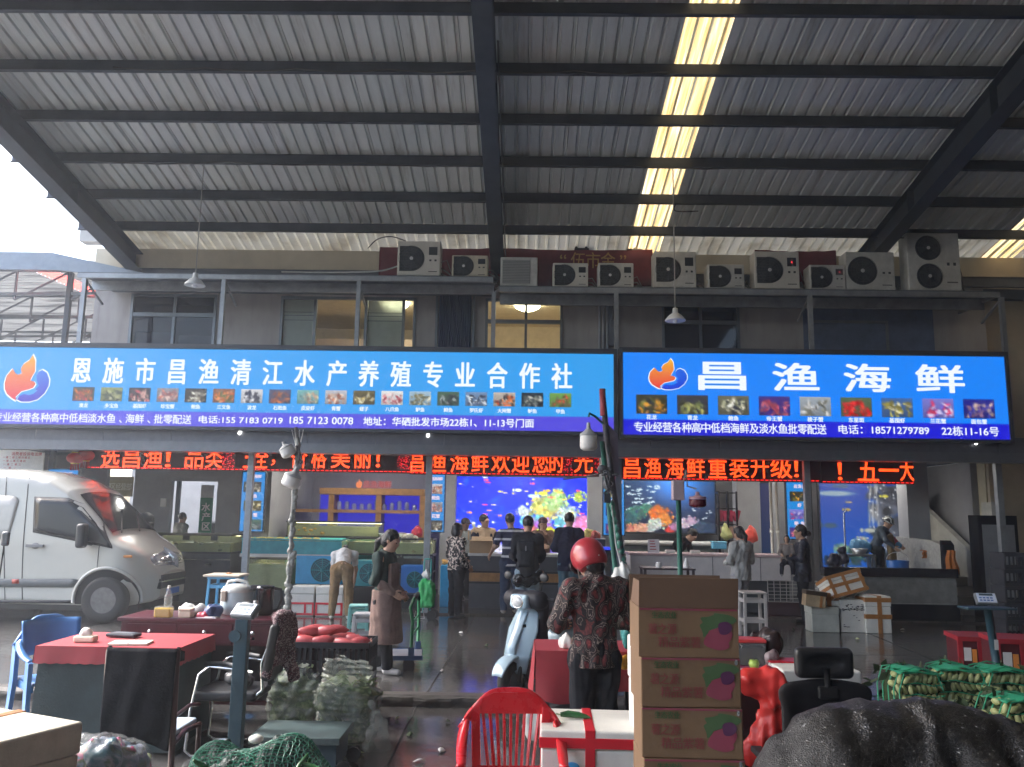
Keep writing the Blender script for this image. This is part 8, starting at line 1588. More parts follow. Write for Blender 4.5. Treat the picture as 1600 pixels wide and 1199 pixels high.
lump('blue_packet', 'shiny blue and white plastic packet at the bottom edge, on the green net sacks', 'packet', (DX(462, 4.9, 1190), 4.9, .02), (.15, .1, .22), mat('packet_blue', (.03, .09, .32), .15, var=.9, vs=14, var2=(.45, .5, .6)), 41, (.02, 18), 7, .011)
c = D(400, 1155, 5.25); tag(MB().ell((0, 0, 0), (.045, .04, .026), 14).obj('radish_slice', mat('white_radish', (.6, .62, .55), .4)), 'white radish end on the heap of green net sacks', 'radish').location = c
# white foam box with red tape, and its support
Yf = 4.85; zf2 = DZ(1143, Yf, 925); x0, x1 = DX(846, Yf, 1150), DX(1006, Yf, 1150); w = x1-x0
t = foam('foam_box', 'clean white foam box crossed by shiny red tape in the foreground', ((x0+x1)/2, Yf+.27, zf2-.42), w, .54, .42, -.03, [('x', -.005*1), ('z', .355)], M_RTAPE, lid=.24, tw=.055)
foam('foam_box', 'lower white foam box carrying the red taped one', ((x0+x1)/2, Yf+.27, NE), w, .54, zf2-.42-NE-.003, -.03, lid=.3)
t = thing('green_pepper', 'green chilli pepper lying on the red taped foam box', 'pepper', (DX(896, 5.1, 1124), 5.12, zf2+.006)); MB().tube([(-.075, .01, .016), (-.03, .01, .02), (.03, 0, .018), (.075, -.015, .012), (.1, -.02, .008)], [.012, .02, .018, .012, .004], 10).obj('pod', mat('pepper_green', (.03, .12, .04), .25), t); MB().tube([(-.075, .01, .016), (-.1, .015, .02)], .005, 6).obj('stalk', mat('stalk_pale', (.3, .4, .25), .5), t)
tag(MB().ell((0, 0, 0), (.045, .003, .03), 16).obj('blue_sticker', mat('sticker_blue', (.05, .3, .6), .3)), 'blue oval sticker on the front of the red taped foam box', 'sticker').location = (DX(893, Yf, 1196), Yf-.012, DZ(1199, Yf, 895))
# stack of printed cardboard boxes
Yb = 3.95; M_CARDK = mat('cardboard_print', (.175, .105, .055), .7, var=.12, vs=3, bump=.12, bs=60); M_PINK = mat('print_pink', (.25, .045, .075), .75); M_PGRN = mat('print_green', (.06, .115, .045), .75); M_PRED = mat('print_red', (.23, .055, .05), .75); M_PPUR = mat('print_purple', (.085, .02, .07), .75)
def cbox(label, z, h, dx, rz, open_top=False):
    t = thing('cardboard_box', label, 'cardboard box', (DX(1077, Yb, 1050)+dx, Yb+.16, z), rz, 'printed sweet potato boxes in the foreground stack'); w = .455; d = .32
    if open_top:
        m = MB().box(-w/2, w/2, -d/2, d/2, 0, .004); m.box(-w/2, w/2, -d/2, -d/2+.005, .0045, h).box(-w/2, w/2, d/2-.005, d/2, .0045, h).box(-w/2, -w/2+.005, -d/2+.0055, d/2-.0055, .0045, h).box(w/2-.005, w/2, -d/2+.0055, d/2-.0055, .0045, h); m.obj('box_body', M_CARDK, t)
        MB().bxc((0, -d/2-.012, h+.068), (w, .005, .136), 0, MR(.12, 3, 'X')).obj('front_flap', mat('cardboard_inside', (.13, .075, .045), .8, var=.1, bump=.1), t); MB().bxc((0, d/2+.012, h+.06), (w, .005, .13), 0, MR(-.2, 3, 'X')).obj('back_flap', mat('cardboard_inside', (.2, .115, .062)), t)
        for s in (-1, 1): MB().bxc((s*(w/2-.012), 0, h+.05), (.005, d*.9, .12), 0, MR(-s*.12, 3, 'Y')).obj('side_flap', mat('cardboard_inside', (.2, .115, .062)), t)
    else: MB().box(-w/2, w/2, -d/2, d/2, 0, h-.002).obj('box_body', M_CARDK, t, bevel=.006)
    y = -d/2-.0022
    MB().box(-w/2+.004, w/2-.004, y-.001, y+.002, h-.012, h-.004).obj('pink_edge', M_PINK, t)
    q = MB(); q.text('薯之源', -w*.41, -w*.12, h*.46, h*.68, y, .006); q.text('精品紫薯', -w*.31, w*.12, h*.2, h*.42, y, .006); q.obj('lettering', M_PRED, t)
    blob = lambda cx, cz, rx, rz_, n, ph, am: [(cx+rx*(1+am*sin(a*3+ph))*cos(a), cz+rz_*(1+am*sin(a*2+ph))*sin(a)) for a in np.linspace(0, 2*PI, n)[:-1]]
    q = MB()
    for (cx, cz, rx, rz_, ph, ro) in ((.30, .40, .135, .1, 1, .3), (.27, .30, .13, .07, 2, -.2), (.26, .46, .09, .06, 0, .5)):
        P = blob(0, 0, rx*w, rz_*w, 24, ph, .08); P = [(cx*w+a*cos(ro)-b*sin(ro), cz*h+a*sin(ro)+b*cos(ro)) for a, b in P]; q.add([(a, y-.0006*ph, b) for a, b in P], [tuple(range(len(P)))])
    q.obj('tuber_print', M_PINK, t); q = MB(); P = blob(.36*w, .60*h, .07*w, .07*w, 20, 1, .1); q.add([(a, y-.0026, b) for a, b in P], [tuple(range(len(P)))]); q.obj('cut_print', M_PPUR, t)
    q = MB()
    for (cx, cz, rx, rz_, ph) in ((.22, .70, .10, .09, 1), (.34, .78, .11, .07, 2), (.17, .6, .05, .08, 0)): P = blob(cx*w, cz*h, rx*w, rz_*w, 28, ph, .3); q.add([(a, y-.0003*(ph+1), b) for a, b in P], [tuple(range(len(P)))])
    q.obj('leaf_print', M_PGRN, t); q = MB(); q.text('生态农业', -w*.37, -w*.12, h*.78, h*.92, y, .02); q.obj('green_lettering', M_PGRN, t)
    if not open_top: MB().box(.20, .212, y-.003, y-.0005, h*.86, h*.97).obj('tape_end', glass('tape_clear', (.9, .9, .9), .1, .5), t)
    return t
z0 = DZ(950, Yb, 1075); hb = .219; zz = [z0-hb*(i+1) for i in range(7)]
for i, z in enumerate(zz):
    if z < NE: break
    cbox(['open cardboard box with its flap up, on top of the printed stack', 'printed cardboard box second from the top of the stack', 'printed cardboard box third from the top of the stack', 'printed cardboard box fourth from the top, at the bottom edge', 'printed cardboard box fifth from the top of the stack', 'printed cardboard box sixth from the top of the stack', 'printed cardboard box at the very bottom of the stack'][i], z, hb, [.0, .004, .012, .014, .01, 0, 0][i], [.0, .02, -.02, .015, 0, .01, 0][i], i == 0)
zlow = z+ (hb if z < NE else 0)
if zlow-NE > .03: tag(MB().box(-.24, .24, -.2, .2, 0, zlow-NE-.002).obj('wooden_pallet', mat('pallet_wood', (.2, .13, .07), .8), None, bevel=.01), 'wooden base block under the printed cardboard stack', 'pallet').location = (DX(1077, Yb, 1050), Yb+.16, NE)
# foam box standing behind the stack, and the things on the middle red table
Y2 = 4.9; x0, x1, z0, z1 = PR(991, 1030, 1000, 1140, Y2); foam('foam_box', 'upright white foam box with red tape squeezed behind the cardboard stack', (DX(1025, Y2, 1060), Y2+.1, NE), .26, .3, DZ(1000, Y2, 1000)-NE, 0, [('z', .62)], M_RTAPE, lid=.2)
Ym = 6.75; zm = DZ(1017, Ym, 860); xl, xr = DX(837, Ym, 1030), DX(1005, Ym, 1030); t = thing('cloth_table', 'table under a pinkish red cloth in front of the woman in the helmet', 'table', ((xl+xr)/2, Ym, NE)); w = xr-xl; h = zm-NE; d = .6
q = MB(); q.box(-w/2, w/2, 0, d, h-.02, h)
def hang2(u, v):
    P = 2*(w+d)*u
    if P < w: x, y, nx, ny = -w/2+P, 0, 0, -1
    elif P < w+d: x, y, nx, ny = w/2, P-w, 1, 0
    elif P < 2*w+d: x, y, nx, ny = w/2-(P-w-d), d, 0, 1
    else: x, y, nx, ny = -w/2, d-(P-2*w-d), -1, 0
    o = .006+(1-v)*(.03+.02*sin(P*15)); return (x+nx*o, y+ny*o, h-.001-(1-v)*(.34+.05*sin(P*7)))
q.grid(hang2, 160, 8); q.obj('red_cloth', M_REDCL, t)
for sx in (-1, 1):
    for y in (.06, d-.06): MB().box(sx*(w/2-.06)-.02, sx*(w/2-.06)+.02, y-.02, y+.02, 0, h-.021).obj('leg', M_BLACKF, t)
lump('tissue', 'crumpled white tissue on the corner of the pinkish red table', 'tissue', (DX(888, Ym+.1, 1010), Ym+.12, zm+.002), (.07, .05, .08), mat('tissue_white', (.75, .72, .66)), 51, (.012, 30), 5, .008)
lump('plastic_bag', 'teal plastic bag on the pinkish red table, right of the paisley shirt', 'bag', (DX(989, Ym+.1, 1000), Ym+.05, zm+.002), (.1, .08, .24), mat('bag_teal', (.05, .26, .26), .25, var=.3, vs=12), 52, (.02, 16), 6, .012)
lump('oranges_bag', 'bag of orange fruit on the pinkish red table beside the teal bag', 'bag', (DX(991, Ym-.1, 1030), Ym-.14, zm-.1), (.08, .06, .1), mat('fruit_orange', (.65, .32, .03), .35, var=.3, vs=10), 53, (.012, 20), 6, .01)
lump('white_bag', 'torn white bag hanging under the pinkish red table corner', 'bag', (DX(848, Ym-.1, 1080), Ym-.12, NE+.22), (.09, .06, .22), mat('white_film', (.52, .53, .5)), 54, (.02, 18), 6, .011)
# right: red table with a lidded box, red raincoat, mesh chair, foam tray
Yr = 5.75; zr2 = DZ(1050, Yr, 1200); xl, xr = DX(1120, Yr, 1040), DX(1232, Yr, 1040); t = thing('cloth_table', 'small table under a plum red cloth behind the cardboard stack', 'table', ((xl+xr)/2, Yr, NE)); w = xr-xl; h = zr2-NE; MB().box(-w/2, w/2, 0, .5, h-.025, h).obj('tabletop', mat('plum_cloth', (.30, .06, .12), .5), t, bevel=.008)
q = MB(); q.grid(lambda u, v: ((u-.5)*w*1.02, -.008+.012*sin(u*20)*(1-v), h-.002-(1-v)*.3), 30, 4); q.obj('cloth_drop', mat('plum_cloth', (.30, .06, .12)), t)
for sx in (-1, 1):
    for y in (.05, .45): MB().box(sx*(w/2-.05)-.02, sx*(w/2-.05)+.02, y-.02, y+.02, 0, h-.026).obj('leg', M_BLACKF, t)
def on_r(u, dy): return Vector((DX(u, Yr+dy, 1035), Yr+dy, zr2+.001))
t = thing('lidded_box', 'clear box of dark goods with a bright red lid on the plum red table', 'box', on_r(1168, .28)); MB().box(-.13, .11, -.08, .08, 0, .15).obj('box_wall', glass('box_clear', (.8, .78, .7), .06, .6), t, bevel=.008); MB().box(-.12, .10, -.07, .07, .005, .12).obj('goods', mat('goods_dark', (.05, .045, .03), .6, var=.6, vs=25), t); MB().box(-.135, .115, -.085, .085, .151, .175).obj('lid', mat('lid_red', (.6, .06, .06), .35), t, bevel=.008); q = MB(); q.text('17', -.09, -.05, .115, .14, -.085, .02); q.obj('price_lettering', M_WHITEP, t)
t = thing('green_apple', 'green apple beside the red lidded box', 'apple', on_r(1178, .12)); MB().lathe([(.008, .002), (.028, .004), (.036, .03), (.028, .055), (.006, .05)], n=16).obj('fruit', mat('apple_green', (.35, .5, .1), .3), t); MB().cyl((0, 0, .05), (.006, 0, .068), .003, n=6).obj('stalk', M_BLACKF, t)
t = thing('paper_sheet', 'white paper sheets on the plum red table', 'paper', on_r(1182, .04)); MB().bxc((0, 0, .003), (.13, .06, .004), 0, MR(-.1, 3, 'Z')).obj('sheet', mat('paper_white', (.75, .72, .74)), t); MB().bxc((-.1, .01, .003), (.06, .05, .004), 0, MR(.4, 3, 'Z')).obj('scrap', mat('paper_white', (.75, .72, .74)), t)
lump('shoulder_bag', 'dark shoulder bag with a pale strap behind the red lidded box', 'bag', on_r(1208, .38), (.13, .08, .2), mat('bag_darkbrown', (.03, .018, .018), .4), 61, (.012, 18), 6, .011); tag(MB().tube([on_r(1192, .3)+Vector((0, 0, .17)), on_r(1203, .28)+Vector((0, 0, .19)), on_r(1211, .28)+Vector((0, 0, .1)), on_r(1216, .28)+Vector((0, 0, .04))], .009, 6).obj('strap', mat('strap_pale', (.5, .45, .4), .6)), 'pale strap trailing over the dark shoulder bag', 'strap'); lump('snack_packet', 'red and white snack packet leaning on the dark shoulder bag', 'packet', on_r(1212, .18), (.05, .04, .1), mat('packet_redwhite', (.4, .03, .04), .35, var=.9, vs=12, var2=(.6, .5, .5)), 62)
Yj = 5.0; f = Field(); rs = np.random.RandomState(6)
A = D(1165, 1062, Yj); B = D(1208, 1068, Yj); Cc = D(1222, 1100, Yj); Dd = D(1200, 1150, Yj); E_ = D(1178, 1178, Yj); f.cap(A, B, .05, .07, .04).cap(B, Cc, .07, .06, .05).cap(Cc, Dd, .06, .055, .05).cap(Dd, E_, .05, .05, .05).cap(B, E_+Vector((.05, 0, 0)), .06, .06, .05).cap(A, A+Vector((.02, 0, -.05)), .04, .04, .03).cap(E_+Vector((-.08, 0, 0)), Dd, .035, .05, .05)
tag(soft('raincoat', f, .011, mat('raincoat_red', (.6, .035, .03), .4, var=.12, vs=6), None, wr=(.02, 26, 8)), 'bright red raincoat draped over a chair, right of the cardboard stack', 'raincoat')
t = thing('dark_chair', 'dark chair under the bright red raincoat', 'chair', (DX(1180, 5.15, 1100), 5.2, NE)); 
for sx in (-.2, .2): MB().box(sx-.02, sx+.02, -.02, .02, 0, DZ(1070, 5.1, 1180)-NE).obj('rear_leg', M_BLACKF, t); MB().box(sx-.02, sx+.02, .38, .42, 0, .45).obj('front_leg', M_BLACKF, t)
MB().box(-.22, .22, -.03, .43, .45, .49).obj('seat', M_BLACKF, t, bevel=.01); MB().box(-.17, .17, -.012, .012, .6, DZ(1070, 5.1, 1180)-NE-.02).obj('backrest', M_BLACKF, t, bevel=.01)
Yo = 4.35; xo = DX(1288, Yo, 1060); zb2 = DZ(1060, Yo, 1288)-NE; t = thing('mesh_chair', 'black high backed office chair with a separate headrest, seen from behind', 'chair', (xo, Yo, NE)); zh = DZ(1036, Yo, 1290)-NE
f = Field(); f.box((.0, 0, zh), (.145, .035, .075), .03, .02); f.cut((0, -.06, zh), (.11, .05, .045), .01); soft('headrest', f, .0085, mat('headrest_black', (.02, .021, .024), .35), t); MB().tube([(.0, -.035, zh-.02), (.0, -.045, zh-.09), (0, -.04, zb2-.05)], .016, 8).obj('headrest_stem', M_PLASTIC, t); MB().box(-.05, .05, -.06, -.03, zb2-.09, zb2-.03).obj('bracket', M_PLASTIC, t, bevel=.01)
f = Field(); f.box((0, 0, zb2-.36), (.23, .03, .32), .06, .02); f.ell((0, -.01, zb2-.05), (.2, .03, .05), .05); soft('backrest', f, .014, mat('mesh_black', (.008, .008, .012), .7), t); f = Field(); f.box((0, .25, .5), (.24, .25, .04), .03, .02); soft('seat', f, .016, M_PLASTIC, t); MB().cyl((0, .25, .1), (0, .25, .46), .03, n=12).obj('gas_column', M_PLASTIC, t)
for k in range(5): a = k*2*PI/5; MB().bar((0, .25, .1), (.3*cos(a), .25+.3*sin(a), .06), .05, .03).obj('foot', M_PLASTIC, t); MB().ell((.3*cos(a), .25+.3*sin(a), .03), (.03, .03, .03), 8).obj('caster', M_PLASTIC, t)
for s in (-1, 1): MB().box(s*.27-.03, s*.27+.03, .02, .3, .68, .71).obj('armrest', M_PLASTIC, t, bevel=.008); MB().box(s*.27-.015, s*.27+.015, .12, .18, .48, .679).obj('arm_post', M_PLASTIC, t)
Yp = 5.6; zf3 = DZ(1048, Yp, 1280); x0, x1 = DX(1222, Yp, 1055), DX(1346, Yp, 1055); t = foam('foam_tray', 'foam box with a red taped rim behind the black headrest', ((x0+x1)/2, Yp+.2, zf3-.3), x1-x0, .42, .3, .0, [], M_RTAPE, lid=.3); MB().box(-(x1-x0)/2-.003, (x1-x0)/2+.003, .05, .213, .301, .312).obj('tape', M_RTAPE, t); tag(MB().box(x0+.02, x1-.02, Yp+.02, Yp+.38, NE, zf3-.304).obj('dark_stand', mat('stand_dark', (.015, .015, .02), .6), None, bevel=.01), 'dark stand under the foam box with the red taped rim', 'stand')
# black net tarpaulin over a load
def tarp(nt, p, co):
    v = nt.nodes.new('ShaderNodeTexVoronoi'); v.inputs['Scale'].default_value = 170; mp = nt.nodes.new('ShaderNodeMapping'); mp.inputs['Scale'].default_value = (1, 1, 2.2); mp.inputs['Rotation'].default_value = (0, .35, 0); nt.links.new(co, mp.inputs[0]); nt.links.new(mp.outputs[0], v.inputs['Vector'])
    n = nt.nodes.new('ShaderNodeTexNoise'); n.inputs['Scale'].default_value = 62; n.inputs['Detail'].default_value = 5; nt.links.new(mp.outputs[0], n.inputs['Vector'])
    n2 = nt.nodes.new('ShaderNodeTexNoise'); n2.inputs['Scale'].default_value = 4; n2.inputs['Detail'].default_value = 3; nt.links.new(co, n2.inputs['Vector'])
    nt.links.new(ramp(nt, n.outputs['Fac'], [(.4, (.006, .006, .007)), (.6, (.02, .02, .02)), (.67, (.05, .05, .05)), (.71, (.42, .42, .42))]), p.inputs['Base Color'])  # pale flecks paint the glints of woven slits into the colour
    b = nt.nodes.new('ShaderNodeBump'); b.inputs['Strength'].default_value = .9; b.inputs['Distance'].default_value = .0035; ad = nt.nodes.new('ShaderNodeMath'); nt.links.new(v.outputs['Distance'], ad.inputs[0]); nt.links.new(n.outputs['Fac'], ad.inputs[1]); nt.links.new(ad.outputs[0], b.inputs['Height']); nt.links.new(b.outputs[0], p.inputs['Normal'])
    r = nt.nodes.new('ShaderNodeMapRange'); r.inputs['From Min'].default_value = .35; r.inputs['From Max'].default_value = .65; r.inputs['To Min'].default_value = .28; r.inputs['To Max'].default_value = .6; nt.links.new(n2.outputs['Fac'], r.inputs['Value']); nt.links.new(r.outputs[0], p.inputs['Roughness']); p.inputs['Specular IOR Level'].default_value = .7
Y3 = 2.75; TD = Vector((.0, .2, -.13)); TD = Vector((.0, .2, -.13)); TD = Vector((.0, .2, -.13)); PX = lambda u, v, dy=0: D(u, v, Y3+dy); f = Field(); rr = .34
pts = [(1365, 1180, -.05), (1430, 1172, 0), (1500, 1172, .0), (1580, 1190, .05), (1660, 1214, .1), (1335, 1222, -.15), (1290, 1300, -.25)]
top = [PX(u, v, dy)+TD for u, v, dy in pts]
for a, b in ((5, 0), (0, 1), (1, 2), (2, 3), (3, 4), (6, 5)): f.cap(top[a], top[b], .22, .22, .06)
rs = np.random.RandomState(4)
for i in range(15):
    k_ = rs.rand()*4; a_ = top[int(k_)].lerp(top[int(k_)+1], k_ % 1) if int(k_) < 4 else top[4]; a_ = a_+Vector((0, -.03, .185)); f.cap(a_, a_+Vector((rs.normal()*.12, -.20, -.14)), .018, .03, .05).cap(a_+Vector((rs.normal()*.12, -.20, -.14)), a_+Vector((rs.normal()*.3-.1, -.36, -.7)), .03, .045, .06)
for p_ in top: f.cap(p_, (p_.x+.05, p_.y, NE+.3), .21, .40, .05)
o = soft('net_tarpaulin', f, .017, pmat('black_net_glint_flecks', tarp, .5), None, wr=(.014, 20, 11), clip=[((0, 0, NE+.002), (0, 0, -1))]); tag(o, 'glint-flecked black net tarpaulin over a heaped load in the bottom right corner', 'tarpaulin')
# net bags of pale green stems at the right
M_STEM = mat('stem_pale_green', (.33, .38, .12), .45, var=.25, vs=14, var2=(.52, .52, .26)); M_LEAF = mat('leaf_dark', (.035, .06, .02), .6, var=.5, vs=14); M_NET = mat('net_bright_green', (.03, .32, .16), .5)
def stems(label, u, v, Yv, w, h, seed, rz):
    rs = np.random.RandomState(seed); c = D(u, v, Yv); t = thing('vegetable_sack', label, 'sack', (c.x, Yv, 0), rz, 'net sacks of pale green stems at the right'); m = MB(); lf = MB()
    n = int(w/.045)
    for row in range(4):
        for i in range(n):
            x = -w/2+w*(i+.5*(row % 2))/n; z = .05+h*.24*row; R = MR(rs.normal()*.25+(.5 if row % 2 else -.5), 3, 'Y') @ MR(rs.normal()*.2, 3, 'X'); m.ell((x, -.17+.02*rs.normal()+row*.02, z), (.026, .03, .05), 8, 0, R)
            m.ell((x, -.05+.08*rs.rand(), z+.03), (.026, .06, .03), 8)
    for i in range(110):
        a = Vector((rs.normal()*w*.28, .06+rs.rand()*.3, .05+rs.rand()*h*.95)); d_ = Vector((rs.normal(), rs.normal()*.6-.2, rs.normal())).normalized()*.07; e_ = Vector((rs.normal(), rs.normal(), rs.normal())).normalized()*.035; lf.add([a-d_, a+e_, a+d_, a-e_], [(0, 1, 2, 3)])
    m.obj('stems', M_STEM, t); lf.obj('leaves', M_LEAF, t)
    f = Field(); f.box((0, .1, h*.45), (w*.45, .22, h*.42), .08, .03); soft('leaf_mass', f, .03, M_LEAF, t, wr=(.03, 14, seed), clip=[((0, 0, .002), (0, 0, -1))])
    q = MB()
    for k in range(5): y = -.16+.1*k; q.tube([(-w*.53, y, .03), (-w*.54, y, h*.6), (-w*.4, y, h*1.03), (0, y, h*1.10+.02*rs.normal()), (w*.4, y, h*1.04), (w*.54, y, h*.6)], .006, 5)
    for k in range(3): z = h*(.5+.28*k); q.tube([(-w*.5, -.21, z), (-w*.2, -.235, z+.02), (w*.2, -.235, z-.01), (w*.5, -.21, z), ], .004, 4)
    q.grid(lambda a, b: ((a-.5)*w*.95, -.14+.34*b, h*(1.0+.09*sin(PI*a))+.012*sin(a*13+b*4)), 16, 4); q.obj('net', M_NET, t, solid=.003)
stems('net sack of pale green stems at the left end of the heap', 1424, 1060, 8.35, .40, .36, 1, .1); stems('net sack of pale green stems in the middle of the heap behind the tarpaulin', 1492, 1060, 8.5, .44, .36, 2, -.1); stems('net sack of pale green stems below the right scale', 1566, 1060, 8.4, .46, .37, 3, .05)
stems('net sack of pale green stems in front, at the right edge', 1592, 1100, 7.3, .44, .33, 4, .1); stems('low net sack of pale green stems just behind the tarpaulin', 1500, 1105, 7.3, .40, .2, 5, 0)
f = Field(); rs = np.random.RandomState(9)
for i in range(14): f.ell((rs.normal()*.28, rs.normal()*.08, .08+.1*rs.rand()), (.12, .1, .1), .05)
o = soft('leaf_heap', f, .022, M_LEAF, None, wr=(.03, 20, 4), clip=[((0, 0, .002), (0, 0, -1))]); o.location = (DX(1475, 7.7, 1080), 7.75, NE); tag(o, 'heap of dark loose leaves between the net sacks', 'leaves')
# right scale and red cases
Ys = 8.9; c = Vector((DX(1554, Ys, 1000), Ys, 0)); t = thing('platform_scale', 'blue green pillar scale with a tilted display, above the net sacks at the right', 'scale', c); zt4 = DZ(952, Ys, 1540); MB().tube([(.03, 0, .05), (-.045, 0, zt4)], .045, 4).obj('column', M_SCALE, t); MB().box(-.3, .2, -.1, .12, zt4+.001, zt4+.02).obj('shelf_plate', M_SCALE, t, bevel=.004); scale_head(t, -.06, .0, zt4+.1, -.15, .95); MB().box(-.03, .3, -.2, .3, 0, .05).obj('platform', M_SCALE, t, bevel=.006); MB().box(-.03, .01, -.05, -.046, .5, .6).obj('label_sticker', M_WHITEP, t)
for k, (u0, u1, v0, v1, Yk, lab) in enumerate(((1500, 1566, 996, 1036, 9.9, 'red metal case with white and orange stickers behind the right scale'), (1560, 1640, 1000, 1052, 9.3, 'red metal case at the right edge with orange and white stickers'))):
    x0, x1, z0, z1 = PR(u0, u1, v0, v1, Yk); t = thing('red_case', lab, 'case', ((x0+x1)/2, Yk, 0), -.18, 'red metal cases by the right scale'); w = x1-x0; M_RC2 = mat('case_red', (.34, .02, .03), .45, var=.2, vs=3)
    MB().box(-w/2+.02, w/2-.02, .02, .5, 0, z1-.01).obj('case_body', mat('case_dark', (.08, .01, .015), .5), t); m = MB(); m.box(-w/2, w/2, 0, .52, z1-.05, z1).box(-w/2, w/2, 0, .04, 0, .05).box(-w/2, -w/2+.05, 0, .04, .05, z1-.05).box(w/2-.05, w/2, 0, .04, .05, z1-.05).box(-.03, .03, 0, .04, .05, z1-.05); m.obj('case_frame', M_RC2, t)
    MB().box(-w*.38, -w*.22, -.006, -.001, z1*.45, z1*.75).obj('white_sticker', M_WHITEP, t); MB().box(-w*.2, -w*.1, -.007, -.001, z1*.42, z1*.72).obj('orange_sticker', mat('sticker_orange', (.7, .25, .05), .4), t)
# foam boxes with brown tape by the post
def bt(label, u0, u1, v0, v1, Yk, dd, rz=0, tapes=(), m=None, z=0, tm=None, rot=None, mark=False):
    x0, x1, z0, z1 = PR(u0, u1, v0, v1, Yk); w = x1-x0; h = (z1-z) if z is not None else z1-z0; t = foam('foam_box', label, ((x0+x1)/2, Yk+dd/2, z if z is not None else z0), w, dd, h, rz, [(k_, c_*(w if k_ == 'x' else h if k_ == 'z' else dd)) for k_, c_ in tapes], tm or M_BTAPE, 'foam boxes piled by the steel post', .28, rot, .07, m)
    if mark:
        q = MB(); rs = np.random.RandomState(3)
        for i in range(40): x = -w*.45+w*.9*rs.rand(); zz_ = h*(.1+.85*rs.rand()) if rs.rand() < .35 else h*(.66+.2*rs.rand()); q.box(x, x+.015+.03*rs.rand(), -dd/2-.003, -dd/2-.001, zz_, zz_+.012)
        q.obj('printed_marks', mat('marks_dark', (.06, .05, .06), .7), t)
    return t
bt('plain greyish foam box with a lid, at the feet of the adult in the parka', 1268, 1312, 949, 976, 13.75, .35, 0, (), mat('foam_grey', (.42, .44, .40), .7, var=.15, vs=6)); bt('white foam box with dark printing under the tilted box', 1313, 1352, 938, 975, 13.8, .4, 0, (), None, mark=True); t = bt('white foam box with a brown tape cross at the right of the pile', 1352, 1393, 932, 976, 13.75, .42, 0, [('x', .05), ('z', .45), ('z', .9)])
x0, x1, z0, z1 = PR(1268, 1312, 949, 976, 13.75); bt('foam box with brown tape on the greyish one', 1284, 1313, 927, 948, 13.85, .3, 0, [('x', -.1), ('z', .6)], None, z1+.004); x0_, x1_, z0_, z1_ = PR(1259, 1289, 924, 949, 13.7)
t = thing('tray_box', 'brown taped box with dark printing, tipped on the greyish foam box', 'box', ((x0_+x1_)/2-.02, 13.75, z1+.01), 0, rot=(0, .12, 0)); MB().box(-.16, .16, -.1, .1, 0, .24).obj('box_body', mat('box_tan', (.36, .27, .16), .6, var=.3, vs=6), t, bevel=.008); MB().box(-.165, .165, -.105, .105, .18, .245).obj('dark_rim', mat('rim_dark', (.05, .035, .02), .5), t); MB().box(.06, .1, -.107, -.1, 0, .18).obj('tape', M_BTAPE, t)
x0, x1, z0, z1 = PR(1304, 1366, 902, 937, 13.7); t = foam('foam_box', 'white foam box with an orange brown tape grid, tilted on top of the pile', ((x0+x1)/2-.02, 13.98, DZ(940, 13.8, 1335)+.05), .62, .4, .36, 0, [('x', -.02), ('x', .27), ('x', -.26), ('z', .19), ('z', .34), ('z', .03)], M_BTAPE, 'foam boxes piled by the steel post', .25, (-.35, -.24, .16), .055)
c = G(1475, 969); t = thing('lemon', 'pale yellow lemon on the wet floor before the stone basin', 'lemon', (c.x, c.y, .0)); MB().lathe([(.008, .0), (.05, .012), (.06, .05), (.045, .085), (.012, .1), (.008, .11)], n=16).obj('fruit', mat('lemon_yellow', (.6, .56, .25), .4), t); MB().cyl((0, 0, .11), (0, 0, .118), .006, n=6).obj('stalk', M_BLACKF, t)

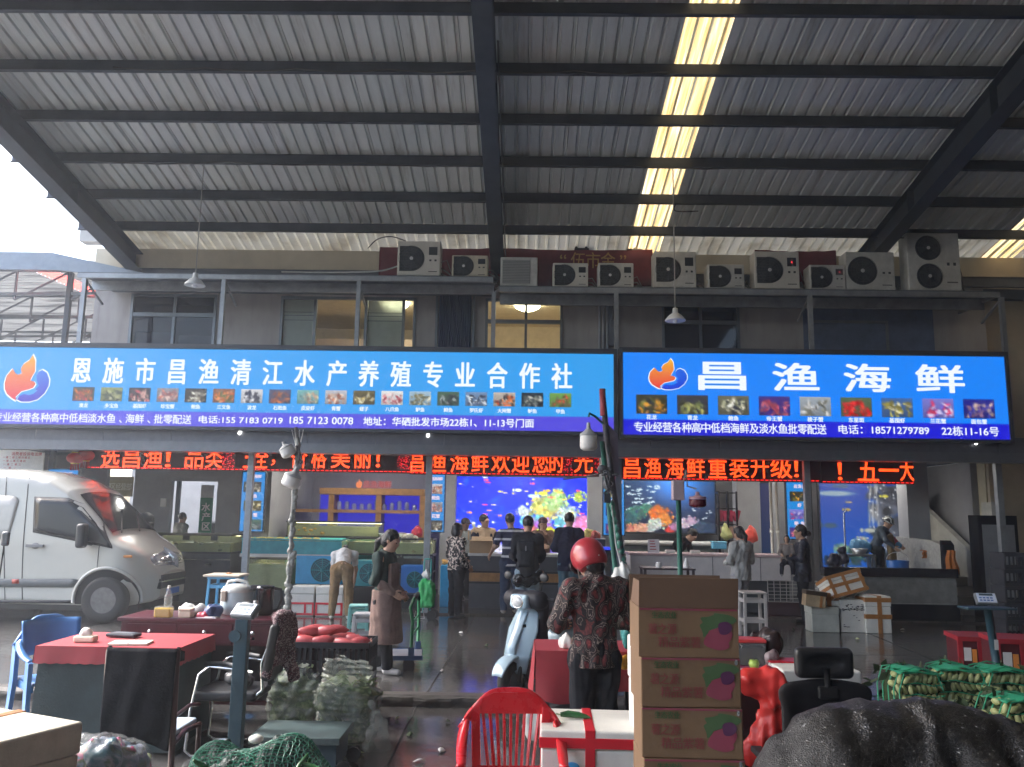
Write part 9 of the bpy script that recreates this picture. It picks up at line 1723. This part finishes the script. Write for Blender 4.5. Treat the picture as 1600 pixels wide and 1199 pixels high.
# more goods about the shop
for k, (u, v, Yk, lab, col) in enumerate(((920, 838, 16.35, 'heap of yellow packets on the counter beside the big coral screen', (.6, .5, .15)), (931, 842, 16.3, 'heap of red packets on the counter beside the big coral screen', (.5, .08, .06)), (640, 846, 16.6, 'pale heap of shells on the waist high tank near the steel post', (.5, .45, .35)))):
    c_ = D(u, v, Yk); lump('goods_heap', lab, 'goods', (c_.x, Yk, c_.z-.02), (.14, .1, .14), mat('goods_%d' % k, col, .5, var=.5, vs=25), 70+k, (.012, 30), 6, .012)
t = thing('packet_tray', 'tray under the packets at the right end of the dark counter', 'tray', (DX(922, 16.35, 842), 16.35, hh+.002)); MB().box(-.3, .28, -.14, .16, 0, D(920, 841, 16.35).z-hh-.02).obj('tray_body', M_CAB, t, bevel=.01); MB().box(-.31, .29, -.15, .17, D(920, 841, 16.35).z-hh-.019, D(920, 841, 16.35).z-hh-.004).obj('tray_rim', M_WHITEP, t)

rs = np.random.RandomState(31)
for i in range(14):
    u, v = [(640, 1150), (690, 1175), (620, 1125), (700, 1130), (655, 1192), (560, 1180), (1240, 985), (1410, 985), (1340, 1000), (760, 1010), (690, 1050), (230, 1185), (1385, 1040), (720, 990)][i]; z_ = NEAR if v > 1105 else 0
    c_ = G(u, v, z_); q = MB(); a = rs.rand()*6; L_ = .03+.03*rs.rand(); q.grid(lambda p_, r_: (L_*(2*p_-1)*(1.2-.4*abs(2*r_-1)), L_*.5*(2*r_-1)*(1-(2*p_-1)**2*.8), .006+.012*sin(p_*3)*(1+sin(r_*5))), 6, 4)
    o = q.obj('leaf_scrap', [M_LEAF, M_WHITEP, mat('leaf_pale', (.34, .38, .2))][i % 3], None, solid=.002); o.location = c_+Vector((0, 0, .004)); o.rotation_euler = (0, 0, a); tag(o, 'small flat scrap dropped on the wet ground', 'scrap', 'scraps littering the wet ground')
# ------------------------------------------------------------------ thin haze volume added to imitate lens flare and bloom
hz = MB().box(-24, 24.5, -12, 42, -1.1, 12.2).obj('haze', None)
hm = bpy.data.materials.new('flare_haze'); hm.use_nodes = True; hm.node_tree.nodes.clear()
hv = hm.node_tree.nodes.new('ShaderNodeVolumePrincipled'); hv.inputs['Color'].default_value = (.88, .93, 1, 1); hv.inputs['Density'].default_value = .0029; hv.inputs['Anisotropy'].default_value = .5
ho = hm.node_tree.nodes.new('ShaderNodeOutputMaterial'); hm.node_tree.links.new(hv.outputs[0], ho.inputs['Volume']); hz.data.materials.clear(); hz.data.materials.append(hm); hz['kind'] = 'stuff'
S.cycles.volume_bounces = 1
